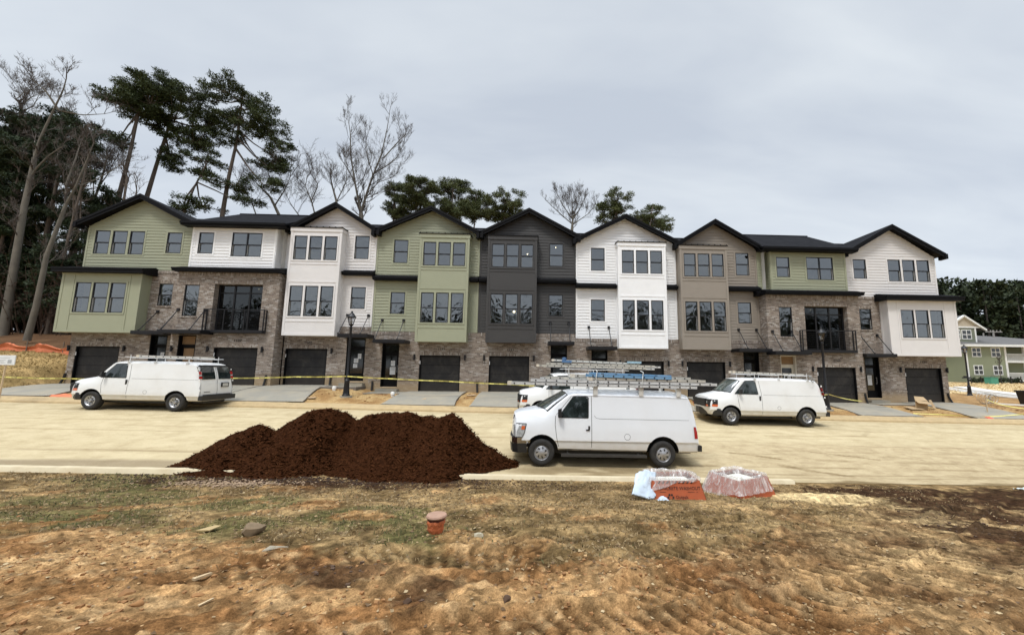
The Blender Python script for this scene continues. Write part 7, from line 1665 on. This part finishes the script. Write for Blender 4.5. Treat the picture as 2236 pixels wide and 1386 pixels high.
def washout(label, x, y, yaw, face_text, tilt=0., W=1.05, D=.95, H=.36, seed=1):
    z = gz(x, y) - .02; t = thing('washout_bin', label, 'washout bin', (0, 0, 0), 0, 'orange washout bins under plastic film'); i = .11
    b = [(-W / 2, -D / 2), (W / 2, -D / 2), (W / 2, D / 2), (-W / 2, D / 2)]; tp = [(p[0] * (1 - i * 2 / W), p[1] * (1 - i * 2 / D)) for p in b]
    for k in range(4):
        k2 = (k + 1) % 4; mb = MB(); A_, B_, C_, D_ = (*b[k], 0), (*b[k2], 0), (*tp[k2], H), (*tp[k], H); nin = Vector((-(b[k][0] + b[k2][0]), -(b[k][1] + b[k2][1]), 0)).normalized() * .012
        q = [A_, B_, C_, D_]; q2 = [tuple(Vector(p) + nin) for p in q]; mb.add(q + q2, [(0, 1, 2, 3), (7, 6, 5, 4), (0, 4, 5, 1), (1, 5, 6, 2), (2, 6, 7, 3), (3, 7, 4, 0)])
        sd = mb.build('side_panel', ORNG, t)
        if k == 0 and face_text:
            sl = math.atan2(i, H); 
            def lay(v, cx, cz): return [(cx + a, -D / 2 + i * ((cz + b_) / H) - .006 - c * .3, (cz + b_)) for a, b_, c in v]
            mb = MB(); v, f = text_mesh('CONCRETE WASHOUT', .088, .004); mb.add(lay(v, .03, H * .60), f)
            v, f = text_mesh('Outpak', .085, .004); mb.add(lay(v, .09, H * .22), f)
            mb.build('printed_words', BLKINK, sd); mb = MB()
            for q_ in range(6):
                a = q_ * math.pi / 3; c0 = (-.14 + .052 * math.cos(a), H * .27 + .052 * math.sin(a)); pts = [(c0[0] + .024 * math.cos(a + .5 + j * math.pi / 2.5), c0[1] + .024 * math.sin(a + .5 + j * math.pi / 2.5)) for j in range(5)]
                mb.add([(px_, -D / 2 + i * pz / H - .006, pz) for px_, pz in pts], [tuple(range(5))])
            mb.build('printed_mark', BLKINK, sd); mb = MB()
            for q_ in range(9):
                xx = -W / 2 + .22 + q_ * .085; mb = MB(); mb.add([(px_, -D / 2 + i * pz / H - .006, pz) for px_, pz in ((xx, H * .88), (xx + .035, H * .88), (xx + .075, H * .985), (xx + .04, H * .985))], [(0, 1, 2, 3)]); mb.build('printed_stripe', BLKINK, sd)
            for xx, ww in ((-.36, .13), (.22, .14), (.40, .03)): mb = MB(); mb.add([(px_, -D / 2 + i * pz / H - .006, pz) for px_, pz in ((xx, H * .50), (xx + ww, H * .50), (xx + ww, H * .515), (xx, H * .515))], [(0, 1, 2, 3)]); mb.build('small_print', BLKINK, sd)
    mb = MB(); f_ = .62; mb.add([(p[0] * .84, p[1] * .82, H * .80) for p in tp], [(0, 1, 2, 3)]); mb.build('slurry', SLUR, t)
    # the film: a draped sheet from inside, over the rim and down the outside
    n_ = 72; prof = [(.74, -.09), (.86, .01), (.96, .065), (1.03, .045), (1.12, -.10), (1.24, -.24), (1.36, -.36)]; vs = []; r_ = random.Random(seed)
    for j, (s, dz) in enumerate(prof):
        for k in range(n_):
            a = 2 * math.pi * k / n_; ca, sa = math.cos(a), math.sin(a); m = max(abs(ca) / (W / 2 - i), abs(sa) / (D / 2 - i)); m = (abs(ca / (W / 2 - i)) ** 7 + abs(sa / (D / 2 - i)) ** 7) ** (1 / 7) / 1.05
            rx_, ry_ = ca / m, sa / m; drop = ((.45 if face_text else .75) + .75 * max(0, math.sin(a * 1.0 + seed * 1.7 + 2.4))) if j > 3 else 1
            if face_text and sa < -.3 and j > 3: drop *= .10 + .40 * max(0, -ca)
            wr = 1 + (.02 + .02 * j / 6) * math.sin(a * 17 + seed + j * .5) * (j > 2) + r_.uniform(-.008, .008); ddz = dz * drop if j > 3 else dz + .016 * math.sin(a * 3 + seed * 2) + .008 * math.sin(a * 8 + seed) + r_.uniform(-.003, .004)
            ss = 1 + (s - 1) * (drop if j > 3 else 1); hz = H + ddz; lim = 1 + (H - hz) / H * (i / (W / 2 - i)) + .03 if j > 3 else 0
            vs.append((rx_ * max(ss, lim) * wr, ry_ * max(ss, lim) * wr, max(.012, hz)))
    mb = MB(); mb.add(vs, [(j * n_ + k, j * n_ + (k + 1) % n_, (j + 1) * n_ + (k + 1) % n_, (j + 1) * n_ + k) for j in range(len(prof) - 1) for k in range(n_)]); mb.build('plastic_film', FILM, t, smooth=True)
    place(t, x, y, z, 0, yaw); t.rotation_euler = (tilt, 0, yaw); return t
washout('orange washout bin printed with black words, plastic film over its rim', 2.98, -15.62, R(-1), True, 0, 1.22, .95, .42, 1)
washout('orange washout bin turned away, wrapped in sagging clear film, right of the printed one', 4.62, -15.35, R(24), False, 0, 1.15, 1.0, .42, 2)
# the crumpled white sack leaning on the printed bin
n = 26; U, V_ = np.meshgrid(np.linspace(0, 1, n), np.linspace(0, 1, n))
wr = (fbm(U, V_, .25, 3, 400) - .5) * .07 + (fbm(U * 2, V_, .12, 2, 401) - .5) * .03
px0 = 2.02 + .52 * U - .03 * V_; 
A0 = np.array([2.02, -16.05]); zg_ = gz(2.2, -16.1)
SX = 1.98 + .40 * U + .22 * V_ + wr * .4 + .10 * (1 - V_) * U; SY = -16.22 + .10 * U + .42 * V_ + wr; SZ = zg_ + .0 + (.44 * V_ + .03) * (1 - .15 * (2 * U - 1) ** 2) - .10 * U * (1 - V_) + .13 * (1 - U) * (1 - V_) * .8 + wr * .3
o = grid_mesh('white_sack', SX, SY, np.maximum(SZ, zg_ + .01), M('white woven plastic', (.50, .58, .66), .5, var=.08, vs=9, bump=.5, bs=9)); sd_ = o.modifiers.new('s', 'SOLIDIFY'); sd_.thickness = .05; sd_.offset = 1; tag(o, 'crumpled pale blue and white sack leaning on the printed bin\'s left side', 'sack')
o = rag('white_sack_tail', 'white plastic strip at the foot of the leaning sack', 2.62, -16.2, .10, .08, .08, MATS['white woven plastic'], 12, 'plastic')
rag('plastic_scrap', 'pale plastic cut off by the right edge of the photo', 12.75, -14.6, .45, .25, .16, M('pale grey plastic', (.55, .60, .58), .4, var=.1, vs=6), 15, 'plastic')
# ---------------------------------------------------------------- the wrapped pipe in the foreground
x, y = -1.24, -18.98; z = gz(x, y); t = thing('wrapped_pipe', 'short pipe wrapped in orange netting with a flat pinkish cap, standing in the grass', 'pipe', (x, y, z))
wob = lambda a, q: 1 + .05 * math.sin(a * 7 + q * 30) + .035 * math.sin(a * 13 - q * 60) + .02 * math.sin(q * 90)
mb = MB(); z -= .05; mb.lathe([(.078, -.02), (.082, .05), (.092, .08), (.104, .12), (.099, .133), (.110, .155), (.113, .19), (.108, .205), (.09, .21)], 40, (x, y, z), wob=wob); mb.build('netting_wrap', M('orange netting', (.52, .14, .05), .75, var=.4, vs=18, bump=1., bs=45), t, smooth=True)
mb = MB(); mb.lathe([(.095, .195), (.108, .20), (.108, .235), (.001, .235)], 30, (x, y, z)); mb.build('dark_collar', M('dark rust collar', (.09, .022, .015), .7), t)
mb = MB(); mb.lathe([(.09, .233), (.128, .236), (.132, .25), (.122, .268), (.055, .275), (.001, .276)], 36, (x + .004, y, z)); mb.build('cap', M('faded pink cap', (.36, .215, .15), .6, var=.2, vs=12, dirt=(.36, .25, .17), dirt_s=14, dirt_a=.5), t, smooth=40)
# stones and scraps
def rock(name, lab, x, y, sx, sy, sz, mat, seed, cat='stone', sink=.3):
    import bmesh
    bm = bmesh.new(); bmesh.ops.create_icosphere(bm, subdivisions=3, radius=1); r_ = random.Random(seed)
    z = gz(x, y); pl = [(Vector((r_.gauss(0, 1), r_.gauss(0, 1), r_.gauss(0, 1))).normalized(), r_.uniform(.45, .85)) for _ in range(18)]
    for v in bm.verts:
        for nrm, d in pl:
            k = v.co.dot(nrm)
            if k > d: v.co -= nrm * (k - d) * .97
        v.co = Vector((v.co.x * sx + x, v.co.y * sy + y, v.co.z * sz + z + sz * (1 - 2 * sink) * .5))
    me = bpy.data.meshes.new(name); bm.to_mesh(me); bm.free(); me.materials.append(mat); me.shade_smooth(); me.set_sharp_from_angle(angle=R(35)); o = bpy.data.objects.new(name, me); COL.objects.link(o); return tag(o, lab, cat)
STONE = M('pale grey stone', (.40, .36, .26), .9, var=.18, vs=25, bump=.4, bs=50, world=True)
rock('stone', 'rounded pale stone right of the wrapped pipe', -.66, -19.17, .085, .07, .065, STONE, 3)
rock('stone', 'flat brown slab of stone lying in the grass, dark under its right edge', -3.5, -19.02, .20, .17, .13, M('brown grey stone', (.17, .118, .066), .9, var=.25, vs=12, bump=.5, bs=40, world=True), 8)
def plate(name, lab, pts, mat, cat, th=.012):
    mb = MB(); mb.slab([(a, b, gz(a, b) + c) for a, b, c in pts], th); return tag(mb.build(name, mat), lab, cat)
TANB = M('tan board scrap', (.42, .31, .15), .85, var=.15, vs=9)
plate('board_scrap', 'tan angular board scrap left of the flat stone', [(-4.21, -19.0, .03), (-4.03, -19.02, .03), (-3.98, -18.90, .05), (-4.08, -18.87, .05)], TANB, 'board')
plate('board_scrap', 'half grey half yellow board scrap right of the flat stone', [(-2.95, -19.70, .025), (-2.78, -19.68, .03), (-2.73, -19.60, .04), (-2.93, -19.60, .035)], M('grey tan scrap', (.30, .26, .19), .7, var=.4, vs=5), 'board')
plate('wood_chip', 'short pale wood chip on the bare clay', [(-3.08, -20.46, .02), (-3.04, -20.48, .02), (-2.97, -20.37, .035), (-3.01, -20.35, .035)], M('pale wood chip', (.52, .39, .23), .8), 'wood chip', .02)
plate('wood_chip', 'thin wood stick at the bottom of the clay', [(-2.60, -21.0, .015), (-2.585, -21.005, .015), (-2.545, -20.91, .025), (-2.56, -20.905, .025)], MATS['pale wood chip'], 'wood chip', .012)
# pale gravel beside the mulch
mb = MB()
for _ in range(600):
    x = rnd.gauss(-6.6, .7); y = rnd.gauss(-15.1, .22); chunk(mb, (x, y, gz(x, y) + .01), rnd.uniform(.008, .03), rnd, .5)
tag(mb.build('gravel', M('pinkish gravel', (.36, .25, .16), .9, var=.3, vs=9, world=True)), 'pale gravel patch in front of the mulch pile\'s left half', 'gravel', kind='stuff')
# big clods of clay, low left
for j, (x, y, s) in enumerate([(-3.35, -20.75, .075), (-3.1, -20.95, .055), (-2.75, -20.8, .05), (-1.0, -20.95, .05), (-.2, -20.95, .045)]):
    rock('clay_clod', ['largest clay clod left of the wood chip', 'clay clod just below the largest one', 'clay clod right of the largest one', 'dark clay clod near the bottom middle', 'small dark clod right of the bottom middle'][j], x, y, s, s * .8, s * .75, MATS['orange clay clod'] if j < 3 else MATS['dark clod'], 20 + j, 'clod')

# ---------------------------------------------------------------- far green house at the right
t = thing('apartment_house', 'distant pale green house with white trim, hipped roof and stacked balconies', 'house', (73, 40, tz(73, 37)))
GR = siding_mat('far green siding', (.25, .275, .175)); TR = M('white trim paint', (.74, .75, .74), .5); BEIGE = M('beige gable', (.44, .385, .30), .7); GREY = M('grey shingle roof', (.115, .11, .105), .9, var=.2, vs=1, world=True); DKW = M('dark far window', (.02, .024, .026), .15, spec=.8)
Yh = 37; z0 = -1.5; X0, X1 = 69.55, 76.45
mb = MB(); wall(mb, X0, X1, z0, 4.3, Yh, (), True); wall(mb, Yh, 52, z0, 4.3, X0, side=-1, lap=True); wall(mb, X1, 92, z0, 4.3, Yh + 2.4, (), True); wall(mb, Yh, Yh + 2.4, z0, 4.3, X1, side=1, lap=True); mb.build('wall', GR, t)
mb = MB(); mb.box(X0 - .1, X0 + .25, Yh - .06, Yh - .01, z0, 4.3); mb.box(X1 - .3, X1 + .05, Yh - .06, Yh - .01, z0, 4.3); mb.box(X0 - .4, 93, Yh - .75, Yh - .01, 4.3, 4.42); mb.box(X0 - .5, 93, Yh - .85, Yh - .76, 4.25, 4.62); mb.box(X0 - .6, X0 - .5, Yh - .85, 52, 4.25, 4.62); mb.box(X0 - 3.5, X0 - .8, Yh + 6, Yh + 6.2, 1.7, 2.0); mb.build('trim', TR, t)
mb = MB(); mb.slab([(X0 - .6, Yh - .8, 4.6), (93, Yh - .8, 4.6), (88, 47, 6.9), (73.5, 44, 7.0)], .1); mb.slab([(X0 - .6, Yh - .8, 4.6), (73.5, 44, 7.0), (73.5, 52, 7.0), (X0 - .6, 52, 4.6)], .1)
mb.slab([(64.5, 43, 8.9), (71.2, 43, 9.3), (71.2, 50, 9.3), (64.5, 50, 8.9)], .1); mb.build('roof', GREY, t)
def far_win(x0, x1, za, zb, y, cols=2):
    mb = MB(); w = .13; mb.box(x0, x1, y - .05, y - .005, za, zb); f = mb.build('window', TR, t)
    mb = MB(); n_ = cols
    for c in range(n_):
        for r_i in range(2):
            a = x0 + w + (x1 - x0 - w) * c / n_; b = x0 + (x1 - x0 - w) * (c + 1) / n_; c0 = za + w + (zb - za - w) * r_i / 2; c1 = za + (zb - za - w) * (r_i + 1) / 2; mb.box(a, b, y - .06, y - .051, c0, c1)
    mb.build('pane', DKW, f)
for x0, x1 in ((70.62, 72.2), (73.9, 75.5)): far_win(x0, x1, 2.62, 4.16, Yh); far_win(x0, x1, -.25, 1.3, Yh)
# dormer gable
mb = MB(); dy = Yh + 1.2; mb.box(68.2, 73.1, dy, dy + 6, 4.8, 7.6); mb.build('dormer_wall', M('grey green siding', (.17, .19, .14), .8), t)
mb = MB(); mb.add([(68.4, dy - .02, 7.55), (73.9, dy - .02, 7.55), (71.2, dy - .02, 9.35)], [(0, 1, 2)]); mb.build('gable_panel', BEIGE, t)
mb = MB()
for a, b in (((67.6, 7.25), (71.2, 9.45)), ((74.8, 7.1), (71.2, 9.45))): mb.bar((a[0], dy - .2, a[1]), (b[0], dy - .2, b[1]), .3, .26)
mb.box(68.4, 74.0, dy - .12, dy - .03, 7.45, 7.68); mb.box(72.95, 73.2, dy - .06, dy - .01, 5.0, 7.5); mb.build('gable_trim', TR, t)
mb = MB(); mb.slab([(67.5, dy - .3, 7.25), (71.2, dy - .3, 9.55), (71.2, dy + 6, 9.55), (67.5, dy + 6, 7.25)], .1); mb.slab([(74.9, dy - .3, 7.1), (71.2, dy - .3, 9.55), (71.2, dy + 6, 9.55), (74.9, dy + 6, 7.1)], .1); mb.build('dormer_roof', GREY, t)
for x0 in (68.75, 70.65): far_win(x0, x0 + 1.7, 5.55, 7.15, dy)
for zf in (2.05, -1.0):
    mb = MB(); mb.box(X1, 92, Yh - .1, Yh + 2.4, zf - .28, zf); mb.build('balcony_floor', TR, t)
    mb = MB(); mb.box(X1 + .1, 92, Yh - .05, Yh + .0, zf + 1.02, zf + 1.12)
    k = 0
    while X1 + .2 + k * .17 < 92: mb.box(X1 + .2 + k * .17, X1 + .26 + k * .17, Yh - .04, Yh - .01, zf, zf + 1.02); k += 1
    mb.build('balcony_railing', TR, t)
for x in (79.4, 83.5, 88): mb = MB(); mb.box(x, x + .35, Yh - .15, Yh + .15, z0, 4.3); mb.build('porch_post', TR, t)
mb = MB()
for zf in (2.05, -1.0): mb.box(77.2, 79.2, Yh + 2.3, Yh + 2.38, zf, zf + 2.1)
mb.build('patio_door', DKW, t)
# shrubs, transformer box, thin tree, fence and utility pole near it
for j, x in enumerate((68.6, 69.8, 72.2, 73.5, 74.7, 75.9)):
    mb = MB(); r_ = random.Random(j); z = tz(x, 35.4); tufts(mb, (x, 35.4, z + .42), .55, .45, 90, r_, .22, .09); tag(mb.build('shrub', NEED2), ['rounded dark shrub leftmost before the far green house', 'second dark shrub, beside the distant lamp post', 'dark shrub right of the green utility box', 'dark shrub below the gap between the lower windows', 'dark shrub under the right lower window', 'dark shrub at the right corner of the far green house'][j], 'shrub', 'shrubs before the far green house')
mb = MB(); z = tz(68, 31); mb.box(66.2, 67.3, 31, 31.9, z, z + .95); mb.box(66.15, 67.35, 30.95, 31.95, z + .95, z + 1.02); tag(mb.build('utility_box', M('green utility paint', (.06, .27, .19), .5)), 'bright green utility box behind the distant lamp post', 'utility box')
bare('spindly bare sapling against the far green wall', [(.05, .02, [(72.8, -1.3), (72.9, 1.0), (73.0, 2.2)])], 35.2, random.Random(31), 2, 3, .5, 1.0, minr=.02)
t = thing('mesh_fence', 'low dark wire fence before the far green house', 'fence', (73, 33.5, tz(73, 33.5)))
for k in range(14): mb = MB(); x = 66 + k * 1.6; z = tz(x, 33.5); mb.box(x - .04, x + .04, 33.46, 33.54, z, z + 1.1); mb.build('post', DKPL, t)
mb = MB(); z = tz(74, 33.5)
for q in (.3, .7, 1.05): mb.box(66, 87, 33.49, 33.51, z + q, z + q + .03)
mb.build('rail', DKPL, t)
t = thing('utility_pole', 'grey utility pole with crossarms before the dark ridge at the right edge', 'utility pole', (84.5, 45, tz(84.5, 45))); mb = MB(); GP = M('weathered pole', (.30, .285, .26), .9)
mb.tube([(84.5, 45, 0), (84.5, 45, 7.9)], [.2, .14], 8); mb.tube([(82.9, 45.3, 0), (82.9, 45.3, 7.4)], [.15, .11], 8); mb.build('pole', GP, t); mb = MB()
for zz, w in ((7.5, 1.6), (6.3, 1.5)): mb.box(84.5 - w, 84.5 + w, 44.85, 44.97, zz, zz + .16)
for xx in (-1.3, -.6, .6, 1.3): mb.tube([(84.5 + xx, 44.9, 7.66), (84.5 + xx, 44.9, 7.95)], .07, 6)
mb.build('crossarm', GP, t)

scn.render.engine = 'CYCLES'
scn.cycles.max_bounces = 7; scn.cycles.diffuse_bounces = 3; scn.cycles.glossy_bounces = 3; scn.cycles.transparent_max_bounces = 10
scn.cycles.caustics_reflective = False; scn.cycles.caustics_refractive = False
